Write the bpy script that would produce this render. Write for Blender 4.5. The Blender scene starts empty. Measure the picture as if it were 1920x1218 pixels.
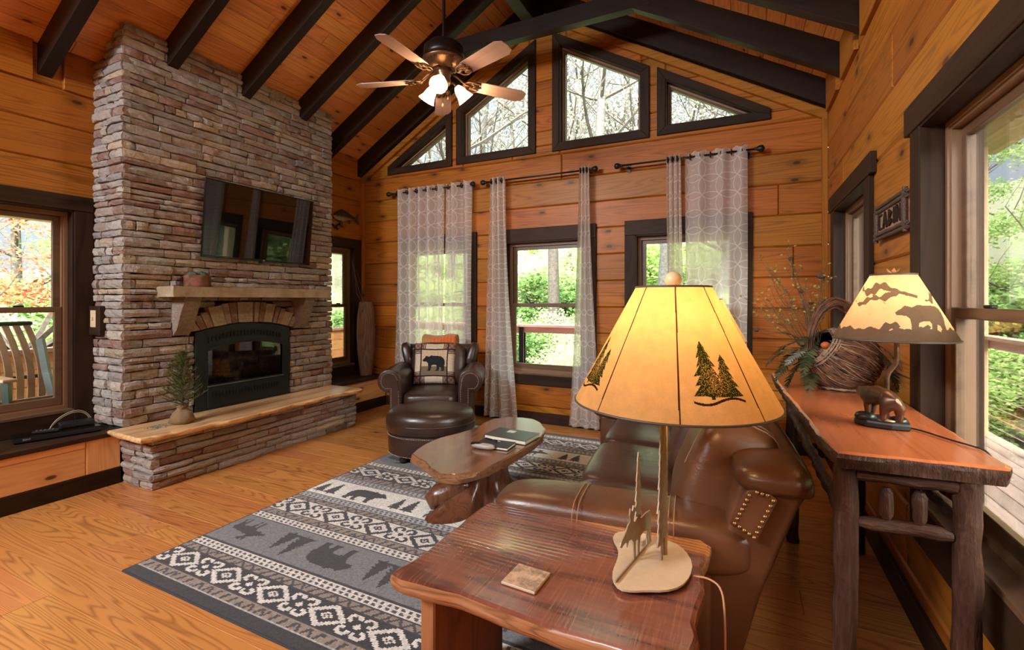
import bpy, bmesh, math, random
import numpy as np
from mathutils import Vector, Matrix, noise

rnd = random.Random(7)
S = bpy.context.scene
COL = S.collection
PI = math.pi

# ------------------------------------------------------------------ camera
YAW = math.radians(25.94)
EYE = 1.45
cam_d = bpy.data.cameras.new('camera')
cam = bpy.data.objects.new('camera', cam_d)
COL.objects.link(cam)
cam.location = (0, 0, EYE)
cam.rotation_euler = (PI / 2, 0, YAW)
cam_d.sensor_width = 36
cam_d.lens = 36 * 888 / 1920
cam_d.shift_y = -47 / 1920
cam_d.clip_start = 0.05
cam_d.clip_end = 300
S.camera = cam

# ------------------------------------------------------------------ world, sun, exposure
S.view_settings.view_transform = 'Standard'
S.view_settings.look = 'None'
S.view_settings.exposure = 0.35
S.view_settings.gamma = 1.0
S.view_settings.use_curve_mapping = False
S.cycles.max_bounces = 9
S.cycles.diffuse_bounces = 4
S.cycles.glossy_bounces = 3
S.cycles.transmission_bounces = 5
S.cycles.transparent_max_bounces = 14
S.cycles.sample_clamp_indirect = 6
S.cycles.caustics_reflective = False
S.cycles.caustics_refractive = False

world = bpy.data.worlds.new('sky')
S.world = world
world.use_nodes = True
wn = world.node_tree
wbg = wn.nodes['Background']
# pale overcast sky (brighter overhead than at the horizon)
_tc = wn.nodes.new('ShaderNodeTexCoord'); _sp = wn.nodes.new('ShaderNodeSeparateXYZ'); _mr = wn.nodes.new('ShaderNodeMapRange')
wn.links.new(_tc.outputs['Generated'], _sp.inputs[0]); wn.links.new(_sp.outputs[2], _mr.inputs['Value'])
_mr.inputs['To Min'].default_value = 0.78; _mr.inputs['To Max'].default_value = 1.0
wn.links.new(_mr.outputs[0], wbg.inputs['Strength'])
wbg.inputs['Color'].default_value = (0.76, 0.89, 1.0, 1)

sun_d = bpy.data.lights.new('sun', 'SUN')
sun = bpy.data.objects.new('sun', sun_d)
COL.objects.link(sun)
sun_d.energy = 58.0
sun_d.angle = math.radians(110)
sun_d.color = (1.0, 0.97, 0.88)
sun.rotation_euler = (math.radians(28), math.radians(14), 0)

# added fill lights behind the camera
def area(name, loc, rot, sx, sy, power, col):
    d = bpy.data.lights.new(name, 'AREA')
    d.shape = 'RECTANGLE'
    d.size, d.size_y = sx, sy
    d.energy = power
    d.color = col
    o = bpy.data.objects.new(name, d)
    o.location = loc
    o.rotation_euler = rot
    COL.objects.link(o)
    return o
area('rear_high_fill', (-2.1, -3.45, 3.90), (math.radians(72), 0, 0), 3.6, 1.25, 115, (0.95, 0.97, 1.0))  # added fill from the rear, set high to keep out of the window reflections
d_ = Vector((4.4, 3.6, -2.2))
area('right_wall_fill', (-3.9, -1.9, 3.72), d_.to_track_quat('-Z', 'Y').to_euler(), 1.6, 1.1, 400, (0.93, 0.97, 1.0))  # added fill aimed at the right wall, set above what the panes mirror

# ------------------------------------------------------------------ mesh helpers
FR = {}          # world matrix of every parent, so children can be given in world coordinates


def frame(o, x, y):
    x = Vector(x).normalized(); y = Vector(y).normalized(); z = x.cross(y)
    m = Matrix((x, y, z)).transposed().to_4x4()
    m.translation = Vector(o)
    return m


def empty(name, loc=(0, 0, 0), rz=0.0):
    o = bpy.data.objects.new(name, None)
    o.empty_display_size = 0.1
    o.location = loc
    o.rotation_euler = (0, 0, rz)
    COL.objects.link(o)
    FR[o.name] = Matrix.Translation(Vector(loc)) @ Matrix.Rotation(rz, 4, 'Z')
    return o


def tag(o, label=None, cat=None, group=None, kind=None):
    if label: o['label'] = label
    if cat: o['category'] = cat
    if group: o['group'] = group
    if kind: o['kind'] = kind
    return o


def thing(name, label, cat, loc=(0, 0, 0), rz=0.0, group=None):
    return tag(empty(name, loc, rz), label, cat, group)


def link(name, me, parent=None, mw=None, mat=None):
    """a mesh object placed at the world matrix mw under parent"""
    o = bpy.data.objects.new(name, me)
    COL.objects.link(o)
    mw = mw or (FR[parent.name] if parent else Matrix())
    FR[o.name] = mw.copy()
    if parent:
        o.parent = parent
        o.matrix_local = FR[parent.name].inverted() @ mw
    else:
        o.matrix_world = mw
    if mat and not me.materials:
        for m in (mat if isinstance(mat, (list, tuple)) else [mat]):
            me.materials.append(m)
    return o


class B:
    """collects faces for one mesh"""
    def __init__(s):
        s.v = []; s.f = []; s.mi = []; s.cur = 0; s.col = []; s.c = None; s.uv = None

    def add(s, vs, fs):
        b = len(s.v)
        s.v += [tuple(v) for v in vs]
        for f in fs:
            s.f.append([i + b for i in f]); s.mi.append(s.cur); s.col.append(s.c)
        return s

    def box(s, x0, x1, y0, y1, z0, z1, m=None):
        vs = [Vector(p) for p in ((x0, y0, z0), (x1, y0, z0), (x1, y1, z0), (x0, y1, z0), (x0, y0, z1), (x1, y0, z1), (x1, y1, z1), (x0, y1, z1))]
        if m: vs = [m @ v for v in vs]
        return s.add(vs, [(3, 2, 1, 0), (4, 5, 6, 7), (0, 1, 5, 4), (1, 2, 6, 5), (2, 3, 7, 6), (3, 0, 4, 7)])

    def tube(s, pts, r, n=8, cap=True, flat=None):
        pts = [Vector(p) for p in pts]
        rs = r if isinstance(r, (list, tuple)) else [r] * len(pts)
        vs, fs = [], []
        ref = None
        for i, p in enumerate(pts):
            t = (pts[min(i + 1, len(pts) - 1)] - pts[max(i - 1, 0)]).normalized()
            if ref is None:
                ref = Vector((0, 0, 1)) if abs(t.z) < 0.9 else Vector((1, 0, 0))
            a = (ref - t * ref.dot(t)).normalized(); b = t.cross(a); ref = a
            for k in range(n):
                w = 2 * PI * k / n
                vs.append(p + (a * math.cos(w) * (flat or 1) + b * math.sin(w)) * rs[i])
        for i in range(len(pts) - 1):
            for k in range(n):
                k2 = (k + 1) % n
                fs.append((i * n + k, i * n + k2, (i + 1) * n + k2, (i + 1) * n + k))
        if cap:
            fs.append(tuple(range(n))[::-1])
            fs.append(tuple((len(pts) - 1) * n + k for k in range(n)))
        return s.add(vs, fs)

    def lathe(s, prof, c=(0, 0, 0), n=24, m=None, sx=1, sy=1):
        vs, fs = [], []
        for r, z in prof:
            for k in range(n):
                w = 2 * PI * k / n
                v = Vector((r * math.cos(w) * sx, r * math.sin(w) * sy, z))
                vs.append((m @ v if m else v) + Vector(c))
        for i in range(len(prof) - 1):
            for k in range(n):
                k2 = (k + 1) % n
                fs.append((i * n + k, i * n + k2, (i + 1) * n + k2, (i + 1) * n + k))
        if prof[0][0] > 1e-5: fs.append(tuple(range(n))[::-1])
        if prof[-1][0] > 1e-5: fs.append(tuple((len(prof) - 1) * n + k for k in range(n)))
        return s.add(vs, fs)

    def prism(s, poly, z0, z1, m=None, inset=0.0, ih=0.0):
        """poly (CCW) extruded z0..z1; optional chamfer of the top edge"""
        n = len(poly)
        rings = [[(x, y, z0) for x, y in poly]]
        if inset:
            rings.append([(x, y, z1 - ih) for x, y in poly])
            rings.append([(x, y, z1) for x, y in offset(poly, inset)])
        else:
            rings.append([(x, y, z1) for x, y in poly])
        vs = [Vector(p) for r in rings for p in r]
        if m: vs = [m @ v for v in vs]
        fs = [tuple(range(n))[::-1]]
        for i in range(len(rings) - 1):
            for k in range(n):
                k2 = (k + 1) % n
                fs.append((i * n + k, i * n + k2, (i + 1) * n + k2, (i + 1) * n + k))
        fs.append(tuple((len(rings) - 1) * n + k for k in range(n)))
        return s.add(vs, fs)

    def se(s, c, a, e1=0.3, e2=0.3, nu=24, nv=12, m=None, fn=None):
        """superellipsoid: a soft box (small e) to a ball (e = 1)"""
        def pw(x, e): return math.copysign(abs(x) ** e, x)
        vs, fs = [], []
        for j in range(nv + 1):
            ph = -PI / 2 + PI * j / nv
            for i in range(nu):
                th = 2 * PI * i / nu
                v = Vector((a[0] * pw(math.cos(ph), e1) * pw(math.cos(th), e2), a[1] * pw(math.cos(ph), e1) * pw(math.sin(th), e2), a[2] * pw(math.sin(ph), e1)))
                if fn: v = fn(v)
                if m: v = m @ v
                vs.append(v + Vector(c))
        for j in range(nv):
            for i in range(nu):
                i2 = (i + 1) % nu
                fs.append((j * nu + i, j * nu + i2, (j + 1) * nu + i2, (j + 1) * nu + i))
        return s.add(vs, fs)

    def ring(s, outer, inner, z0, z1, m=None):
        """frame between two polygons of as many corners"""
        n = len(outer)
        vs = [Vector((x, y, z)) for z in (z0, z1) for P in (outer, inner) for x, y in P]
        if m: vs = [m @ v for v in vs]
        fs = []
        for k in range(n):
            k2 = (k + 1) % n
            fs.append((2 * n + k, 2 * n + k2, 3 * n + k2, 3 * n + k))
            fs.append((n + k, n + k2, k2, k))
            fs.append((k, k2, 2 * n + k2, 2 * n + k))
            fs.append((3 * n + k, 3 * n + k2, n + k2, n + k))
        return s.add(vs, fs)

    def grid(s, nu, nv, fn, closed=False):
        vs = [fn(i / nu, j / nv) for j in range(nv + 1) for i in range(nu + 1)]
        w = nu + 1
        return s.add(vs, [(j * w + i, j * w + i + 1, (j + 1) * w + i + 1, (j + 1) * w + i) for j in range(nv) for i in range(nu)])

    def build(s, name, mat, parent=None, mw=None, smooth=False, local=False, bevel=0.0, seg=1, uv=None, sub=0, angle=None):
        """verts are in world coordinates unless local=True (then in the frame mw / the parent's frame)"""
        me = bpy.data.meshes.new(name)
        mw = mw or (FR[parent.name] if parent else Matrix())
        vs = s.v if local else [mw.inverted() @ Vector(v) for v in s.v]
        me.from_pydata([tuple(v) for v in vs], [], s.f)
        mats = mat if isinstance(mat, (list, tuple)) else [mat]
        for m in mats: me.materials.append(m)
        if len(mats) > 1: me.polygons.foreach_set('material_index', s.mi)
        if any(c is not None for c in s.col):
            at = me.color_attributes.new('Col', 'FLOAT_COLOR', 'CORNER')
            d = []
            for p, c in zip(me.polygons, s.col):
                d += list((c or (1, 1, 1)) + (1,)) * p.loop_total
            at.data.foreach_set('color', d)
        if uv:
            ul = me.uv_layers.new(name='UVMap')
            d = []
            for lp in me.loops: d += list(uv[lp.vertex_index])
            ul.data.foreach_set('uv', d)
        if bevel or smooth:
            bm = bmesh.new(); bm.from_mesh(me)
            if bevel:
                bmesh.ops.bevel(bm, geom=[e for e in bm.edges if e.calc_face_angle(0) > 0.5], offset=bevel, segments=seg, affect='EDGES', profile=0.6)
            if smooth:
                for f in bm.faces: f.smooth = True
                if angle:
                    for e in bm.edges:
                        if e.calc_face_angle(0) > angle: e.smooth = False
            bm.to_mesh(me); bm.free()
        o = link(name, me, parent, mw)
        if sub:
            md = o.modifiers.new('sub', 'SUBSURF'); md.levels = sub; md.render_levels = sub
        return o


def offset(P, d):
    """convex polygon (CCW) moved inward by d"""
    n = len(P); out = []
    for i in range(n):
        a, b, c = Vector(P[i - 1]), Vector(P[i]), Vector(P[(i + 1) % n])
        e1 = (b - a).normalized(); e2 = (c - b).normalized()
        n1 = Vector((-e1.y, e1.x)); n2 = Vector((-e2.y, e2.x))
        k = 1 + n1.dot(n2)
        out.append(tuple(b + (n1 + n2) * (d / max(k, 0.15))))
    return out


def area2(P):
    return 0.5 * sum(P[i - 1][0] * P[i][1] - P[i][0] * P[i - 1][1] for i in range(len(P)))


def clip(P, a, b, keep_left=True):
    """half-plane clip of P by line a->b"""
    sg = 1 if keep_left else -1
    def d(p): return sg * ((b[0] - a[0]) * (p[1] - a[1]) - (b[1] - a[1]) * (p[0] - a[0]))
    out = []
    for i in range(len(P)):
        p, q = P[i - 1], P[i]
        dp, dq = d(p), d(q)
        if (dp >= 0) != (dq >= 0):
            t = dp / (dp - dq)
            out.append((p[0] + (q[0] - p[0]) * t, p[1] + (q[1] - p[1]) * t))
        if dq >= 0: out.append(q)
    return out


def clean(P):
    out = []
    for p in P:
        if not out or math.dist(p, out[-1]) > 2e-3: out.append(p)
    while len(out) > 1 and math.dist(out[0], out[-1]) <= 2e-3: out.pop()
    return out


def subtract(P, H):
    """convex P minus convex H (CCW) as convex pieces"""
    q = intersect(P, H)
    if len(q) < 3 or abs(area2(q)) < 1e-4: return [P]
    res = []; cur = P
    for i in range(len(H)):
        a, b = H[i - 1], H[i]
        o = clean(clip(cur, a, b, False))
        if len(o) > 2 and abs(area2(o)) > 1e-4: res.append(o)
        cur = clean(clip(cur, a, b, True))
        if len(cur) < 3 or abs(area2(cur)) < 1e-4: return res
    return res


def intersect(P, H):
    for i in range(len(H)):
        P = clip(P, H[i - 1], H[i], True)
        if len(P) < 3: return []
    return clean(P)


def minus(polys, holes):
    for H in holes:
        polys = [q for P in polys for q in subtract(P, H)]
    return polys


def rect(x0, x1, y0, y1): return [(x0, y0), (x1, y0), (x1, y1), (x0, y1)]


def plank(name, P, fr, t, mat, parent, groove=0.006, gap=0.0012, grain='x'):
    """one board: outline P in the frame fr (x, y), thickness t along its z"""
    P = clean(P)
    if len(P) < 3 or abs(area2(P)) < 4e-4: return None
    if area2(P) < 0: P = P[::-1]
    cx = sum(p[0] for p in P) / len(P); cy = sum(p[1] for p in P) / len(P)
    Q = [(x - cx, y - cy) for x, y in P]
    mw = fr @ Matrix.Translation((cx, cy, 0))
    if grain == 'y':
        mw = mw @ Matrix.Rotation(PI / 2, 4, 'Z'); Q = [(y, -x) for x, y in Q]
    Q = offset(Q, gap)
    b = B().prism(Q, 0, t, None, groove, groove)
    return b.build(name, mat, parent, mw, local=True)


# ------------------------------------------------------------------ material helpers
class NT:
    def __init__(s, name):
        s.m = bpy.data.materials.new(name); s.m.use_nodes = True
        s.t = s.m.node_tree
        s.p = s.t.nodes['Principled BSDF']; s.out = s.t.nodes['Material Output']

    def n(s, typ, **kw):
        nd = s.t.nodes.new(typ)
        ins = kw.pop('i', {})
        for k, v in kw.items(): setattr(nd, k, v)
        for k, v in ins.items(): s.set(nd.inputs[k], v)
        return nd

    def set(s, sock, v):
        if isinstance(v, bpy.types.NodeSocket): s.t.links.new(v, sock)
        else:
            if isinstance(v, (tuple, list)) and len(v) == 3 and sock.type == 'RGBA': v = tuple(v) + (1,)
            sock.default_value = v

    def math(s, op, a, b=None, c=None, clamp=False):
        nd = s.n('ShaderNodeMath', operation=op, use_clamp=clamp)
        for i, v in enumerate((a, b, c)):
            if v is not None: s.set(nd.inputs[i], v)
        return nd.outputs[0]

    def vmath(s, op, a, b=None, scale=None):
        nd = s.n('ShaderNodeVectorMath', operation=op)
        s.set(nd.inputs[0], a)
        if b is not None: s.set(nd.inputs[1], b)
        if scale is not None: s.set(nd.inputs['Scale'], scale)
        return nd.outputs['Value' if op in ('LENGTH', 'DISTANCE', 'DOT_PRODUCT') else 'Vector']

    def map(s, vec, scale=(1, 1, 1), rot=(0, 0, 0), loc=(0, 0, 0)):
        return s.n('ShaderNodeMapping', i={'Vector': vec, 'Scale': scale, 'Rotation': rot, 'Location': loc}).outputs[0]

    def noise(s, vec, scale=5, detail=3, rough=0.5, dist=0.0):
        return s.n('ShaderNodeTexNoise', i={'Vector': vec, 'Scale': scale, 'Detail': detail, 'Roughness': rough, 'Distortion': dist}).outputs['Fac']

    def ramp(s, fac, stops, interp='LINEAR'):
        nd = s.n('ShaderNodeValToRGB')
        r = nd.color_ramp; r.interpolation = interp
        while len(r.elements) < len(stops): r.elements.new(0.5)
        for e, (p, c) in zip(r.elements, stops):
            e.position = p; e.color = tuple(c) + (1,) if len(c) == 3 else c
        s.set(nd.inputs['Fac'], fac)
        return nd.outputs['Color']

    def mix(s, fac, a, b, blend='MIX'):
        nd = s.n('ShaderNodeMix', data_type='RGBA', blend_type=blend)
        s.set(nd.inputs['Factor'], fac)
        s.set(nd.inputs['A'] if False else nd.inputs[6], a); s.set(nd.inputs[7], b)
        return nd.outputs[2]

    def smooth(s, v, lo, hi):
        return s.n('ShaderNodeMapRange', interpolation_type='SMOOTHSTEP', i={'Value': v, 'From Min': lo, 'From Max': hi}).outputs[0]

    def obj(s): return s.n('ShaderNodeTexCoord').outputs['Object']
    def rand(s): return s.n('ShaderNodeObjectInfo').outputs['Random']

    def bump(s, h, strength=0.2, dist=0.01, normal=None):
        i = {'Height': h, 'Strength': strength, 'Distance': dist}
        if normal is not None: i['Normal'] = normal
        return s.n('ShaderNodeBump', i=i).outputs[0]

    def fin(s, color=None, rough=None, metal=None, normal=None, **kw):
        for k, v in (('Base Color', color), ('Roughness', rough), ('Metallic', metal), ('Normal', normal)):
            if v is not None: s.set(s.p.inputs[k], v)
        for k, v in kw.items(): s.set(s.p.inputs[k.replace('_', ' ')], v)
        return s.m


def plain(name, c, rough=0.5, metal=0.0, var=0.0, **kw):
    t = NT(name)
    if var:
        f = t.noise(t.obj(), 18, 4, 0.6)
        c2 = tuple(max(0, x * (1 - var)) for x in c); c1 = tuple(x * (1 + var) for x in c)
        return t.fin(t.ramp(f, [(0.3, c2), (0.7, c1)]), rough, metal, **kw)
    return t.fin(c, rough, metal, **kw)


def wood(name, dark, light, knots=0.0, rough=0.45, var=0.25, figure=0.5, fig_scale=1.0, axis='x', spec=0.4, coat=0.0, bump=0.12, kcol=(0.05, 0.018, 0.008), rings=26.0, kscale=1.0, fx=0.55):
    t = NT(name)
    v = t.obj()
    if axis == 'y': v = t.map(v, rot=(0, 0, PI / 2))
    if axis == 'z': v = t.map(v, rot=(0, PI / 2, 0))
    r = t.rand()
    off = t.n('ShaderNodeCombineXYZ', i={'X': t.math('MULTIPLY', r, 71.0), 'Y': t.math('MULTIPLY', r, 37.0), 'Z': t.math('MULTIPLY', r, 53.0)}).outputs[0]
    v = t.vmath('ADD', v, off)
    big = t.noise(t.map(v, (fx * fig_scale, 4.2 * fig_scale, 4.2 * fig_scale)), 1.0, 2, 0.45, 0.4)
    ring = t.math('ABSOLUTE', t.math('SINE', t.math('MULTIPLY', big, rings)))
    fine = t.noise(t.map(v, (2.5, 95, 95)), 1.0, 3, 0.6)
    mid = t.noise(t.map(v, (0.8, 9, 9)), 1.0, 3, 0.55)
    g = t.math('ADD', t.math('MULTIPLY', ring, figure), t.math('ADD', t.math('MULTIPLY', fine, 0.45 * (1 - figure) + 0.2), t.math('MULTIPLY', mid, 0.6 * (1 - figure) + 0.1)))
    col = t.ramp(g, [(0.18, dark), (0.80, light)])
    if knots:
        vo = t.n('ShaderNodeTexVoronoi', voronoi_dimensions='2D', i={'Vector': t.map(v, (2.3 * kscale, 5.2 * kscale, 0.6)), 'Scale': 1.0, 'Randomness': 1.0})
        sel = t.math('GREATER_THAN', t.n('ShaderNodeSeparateColor', i={'Color': vo.outputs['Color']}).outputs[0], 1 - knots)
        d = vo.outputs['Distance']
        k = t.math('MULTIPLY', t.math('SUBTRACT', 1.0, t.smooth(d, 0.05, 0.10)), sel)
        halo = t.math('MULTIPLY', t.math('SUBTRACT', 1.0, t.smooth(d, 0.08, 0.30)), sel)
        col = t.mix(t.math('MULTIPLY', halo, 0.5), col, dark)
        col = t.mix(t.math('MULTIPLY', k, 0.9), col, kcol)
    hv = t.n('ShaderNodeHueSaturation', i={'Color': col, 'Value': t.math('ADD', 1 - var / 2, t.math('MULTIPLY', t.math('FRACT', t.math('MULTIPLY', r, 17.3)), var)),
                                           'Hue': t.math('ADD', 0.492, t.math('MULTIPLY', t.math('FRACT', t.math('MULTIPLY', r, 7.7)), 0.016))})
    nrm = t.bump(t.math('ADD', fine, t.math('MULTIPLY', ring, 0.3)), bump, 0.004)
    m = t.fin(hv.outputs[0], rough, 0, nrm, Coat_Weight=coat, Coat_Roughness=0.12)
    t.p.inputs['Specular IOR Level'].default_value = spec
    return m


M = {}
M['pine'] = wood('honey_pine_boards', (0.110, 0.0315, 0.0032), (0.37, 0.122, 0.0145), knots=0.26, rough=0.42, var=0.26, figure=0.34, spec=0.22, rings=90, fx=0.22)
M['ceil'] = wood('ceiling_pine_boards', (0.38, 0.135, 0.034), (0.70, 0.295, 0.088), knots=0.30, rough=0.42, var=0.28, figure=0.34, rings=90, fx=0.22, kscale=1.15)
M['bench'] = wood('light_pine_panels', (0.52, 0.235, 0.085), (0.76, 0.40, 0.16), knots=0.30, rough=0.4, var=0.2, figure=0.3, rings=70, fx=0.25)
M['floor'] = wood('pine_floor_planks', (0.235, 0.078, 0.021), (0.51, 0.205, 0.056), knots=0.05, rough=0.24, var=0.20, figure=0.55, fig_scale=1.0, rings=130, fx=0.30, spec=0.5, bump=0.04)
M['beam'] = wood('dark_stained_beam', (0.006, 0.003, 0.002), (0.019, 0.010, 0.006), knots=0.1, rough=0.42, var=0.3, figure=0.3, spec=0.28, kcol=(0.006, 0.004, 0.003))
M['trim'] = wood('dark_stained_trim', (0.009, 0.0042, 0.0022), (0.032, 0.0150, 0.0075), knots=0.12, rough=0.55, var=0.35, figure=0.35, spec=0.16, kcol=(0.008, 0.005, 0.004))
M['sash'] = wood('brown_sash_wood', (0.055, 0.028, 0.015), (0.13, 0.070, 0.038), rough=0.4, var=0.1, figure=0.3)
M['vinyl'] = plain('tan_window_liner', (0.21, 0.115, 0.060), 0.45)
M['wallcore'] = plain('dark_wall_core', (0.05, 0.02, 0.008), 0.9)
M['iron'] = plain('black_iron', (0.010, 0.009, 0.009), 0.42, 0.4)


def glass_mat(name, tint=(1, 1, 1), refl=0.07, rough=0.0):
    t = NT(name)
    tr = t.n('ShaderNodeBsdfTransparent', i={'Color': tint})
    gl = t.n('ShaderNodeBsdfGlossy', i={'Color': (1, 1, 1), 'Roughness': rough})
    fr = t.n('ShaderNodeFresnel', i={'IOR': 1.45})
    f = t.math('MULTIPLY', fr.outputs[0], refl / 0.04, clamp=True)
    mx = t.n('ShaderNodeMixShader', i={0: f, 1: tr.outputs[0], 2: gl.outputs[0]})
    t.t.links.new(mx.outputs[0], t.out.inputs['Surface'])
    return t.m
M['glass'] = glass_mat('window_glass', (0.97, 0.985, 0.98), 0.024)

# ================================================================== ROOM SHELL
XL, XR, YB, YF = -4.9, 0.70, 5.17, -3.6
XC = -2.10
EAVE, PITCH = 3.43, 0.583
ALPHA = math.atan(PITCH)
def roof(x): return EAVE + PITCH * (2.8 - abs(x - XC))
RIDGE = roof(XC)
T = 0.022                       # board thickness, board faces stand at the room planes below

F_back = frame((0, YB, 0), (1, 0, 0), (0, 0, 1))
F_left = frame((XL, 0, 0), (0, 1, 0), (0, 0, 1))
F_right = frame((XR, 0, 0), (0, -1, 0), (0, 0, 1))
def sunk(fr): return fr @ Matrix.Translation((0, 0, -T))
LEVELS = [0.19 + 0.295 * k for k in range(-1, 18)]


def wall(name, fr, region, holes, levels, seams=2.6, seed=1):
    """substrate 0.17 deep behind the boards + every board a part"""
    r = random.Random(seed)
    b = B()
    for P in minus([region], holes):
        b.prism(P, -0.18, -T, fr)
    w = tag(b.build(name, M['wallcore'], None), kind='structure')
    s0 = min(p[0] for p in region) - 1; s1 = max(p[0] for p in region) + 1
    fs = sunk(fr)
    for z0, z1 in zip(levels, levels[1:]):
        x = s0 + r.uniform(0.3, seams)
        cuts = [s0]
        while x < s1: cuts.append(x); x += r.uniform(seams * 0.6, seams * 1.5)
        cuts.append(s1)
        for a, c in zip(cuts, cuts[1:]):
            P = intersect(rect(a, c, z0, z1), region)
            if not P: continue
            for q in minus([P], holes):
                plank('board', q, fs, T, M['pine'], w, 0.011)
    return w


GAB_Y = YB
def sc(poly): return [(x * 1.004, z) for x, z in poly]
GABLE = [  # outer casing outlines on the back wall, CCW
    sc([(-4.60, 3.175), (-3.355, 3.175), (-3.355, 3.90)]),
    sc([(-3.288, 3.18), (-2.19, 3.18), (-2.19, 4.525), (-3.288, 3.888)]),
    sc([(-1.978, 3.172), (-0.885, 3.172), (-0.885, 3.93), (-1.978, 4.56)]),
    sc([(-0.805, 3.178), (0.418, 3.178), (-0.805, 3.90)]),
]
CW = 0.115
BW = [(-4.235, -3.0), (-2.70, -1.465), (-1.147, 0.088)]          # outer casing extents of the three double-hung windows
ZW0, ZW1 = 0.575, 2.145
holes_back = [offset(p, 0.085) for p in GABLE] + [rect(a + CW, c - CW, ZW0, ZW1) for a, c in BW]
region_back = [(XL, 0), (XR, 0), (XR, EAVE + 0.05), (XC, RIDGE + 0.05), (XL, EAVE + 0.05)]
wall('wall_back', F_back, region_back, holes_back, LEVELS, 4.6, 3)

LW = [(0.79, 2.027), (4.22, 5.122)]
ZL0, ZL1 = 0.56, 2.175
wall('wall_left', F_left, rect(YF, YB, 0, EAVE + 0.06), [rect(a + 0.125, c - 0.125, ZL0, ZL1) for a, c in LW], LEVELS, 4.8, 5)

RW = [(-2.68, -1.30), (-4.80, -3.45)]                            # s = -Y
ZR0, ZR1 = 0.60, 2.19
wall('wall_right', F_right, rect(-YB, -YF, 0, EAVE + 0.06), [rect(a + 0.122, c - 0.122, ZR0, ZR1) for a, c in RW], LEVELS, 4.6, 8)

# the rear of the room, behind the camera: a plain gable wall
F_front = frame((0, YF, 0), (-1, 0, 0), (0, 0, 1))
b = B().prism([(-XR, 0), (-XL, 0), (-XL, EAVE), (-XC, RIDGE), (-XR, EAVE)], -0.15, 0, F_front)
tag(b.build('wall_front', M['pine']), kind='structure')

# ------------------------------------------------------------------ floor
b = B().box(XL - 0.2, XR + 0.2, YF - 0.2, YB + 0.2, -0.25, -T)
floor = tag(b.build('floor', M['wallcore']), kind='structure')
F_floor = frame((0, 0, -T), (1, 0, 0), (0, 1, 0))
r = random.Random(21)
y = 0.55
while y < YB:
    w = r.choice((0.13, 0.17, 0.17, 0.21))
    cuts = [XL]; x = XL + r.uniform(0.5, 2.2)
    while x < XR - 0.4: cuts.append(x); x += r.uniform(1.3, 2.8)
    cuts.append(XR)
    for a, c in zip(cuts, cuts[1:]):
        plank('plank', rect(a, c, y, min(y + w, YB)), F_floor, T, M['floor'], floor, 0.0018, 0.0007)
    y += w
plank('plank', rect(XL, XR, YF, 0.55), F_floor, T, M['floor'], floor, 0.0018)

# ------------------------------------------------------------------ ceiling: boards along the room, rafters, collar tie, ridge beam
ca, sa = math.cos(ALPHA), math.sin(ALPHA)
F_cl = frame((XL, 0, EAVE), (0, 1, 0), (ca, 0, sa))
F_cr = frame((XR, 0, EAVE), (0, -1, 0), (-ca, 0, sa))
SL = 2.8 / ca
b = B()
for fr, y0, y1 in ((F_cl, YF, YB), (F_cr, -YB, -YF)):
    b.prism(rect(y0 - 0.5, y1 + 0.5, -0.6, SL), -0.12, -T, fr)
ceiling = tag(b.build('ceiling', M['wallcore']), kind='structure')
r = random.Random(33)
for fr, y0, y1 in ((F_cl, YF, YB), (F_cr, -YB, -YF)):
    u = 0.0
    while u < SL - 0.01:
        u1 = min(u + 0.152, SL)
        cuts = [y0]; x = y0 + r.uniform(1.0, 3.0)
        while x < y1 - 0.5: cuts.append(x); x += r.uniform(2.2, 4.0)
        cuts.append(y1)
        for a, c in zip(cuts, cuts[1:]):
            plank('board', rect(a, c, u, u1), sunk(fr), T, M['ceil'], ceiling, 0.005)
        u = u1
RAFT_Y = [5.07 - 0.677 * k for k in range(0, 12)]     # near faces
RD, RWD = 0.205, 0.09
for y in RAFT_Y:
    for side in (0, 1):
        fr = (F_cl, F_cr)[side]
        x0, x1 = (y, y + RWD) if side == 0 else (-y - RWD, -y)
        # plumb-cut foot at the wall
        prof = [(0.0, 0.0), (-RD * PITCH, RD), (SL, RD), (SL + RD * 0, 0.0)]
        bb = B()
        vs = [fr @ Vector((x, p[0], p[1])) for x in (x0, x1) for p in prof]
        bb.add(vs, [(0, 1, 2, 3), (7, 6, 5, 4), (1, 0, 4, 5), (2, 1, 5, 6), (3, 2, 6, 7), (0, 3, 7, 4)])
        mw = fr @ Matrix.Translation(((x0 + x1) / 2, SL / 2, 0)) @ Matrix.Rotation(PI / 2, 4, 'Z')
        bb.build('rafter', M['beam'], ceiling, mw, bevel=0.004)
# collar tie in the plane of the second rafter pair, ridge beam under the boards
yt = RAFT_Y[1]
for y in (yt, RAFT_Y[7]):
    zc = 4.13
    hw = (RIDGE - zc - 0.22) / PITCH + 0.14
    B().prism([(XC - hw, zc), (XC + hw, zc), (XC + hw - 0.26, zc + 0.17), (XC - hw + 0.26, zc + 0.17)], -0.0, 0.10, frame((0, y + 0.095, 0), (1, 0, 0), (0, 0, 1))).build(
        'collar_tie', M['beam'], ceiling, frame((XC, y, zc), (1, 0, 0), (0, 1, 0)), bevel=0.004)
B().box(XC - 0.12, XC + 0.02, YF, YB, 4.56, RIDGE).build('ridge_beam', M['beam'], ceiling, frame((XC, 1, 4.7), (0, 1, 0), (-1, 0, 0)), bevel=0.004)
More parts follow.
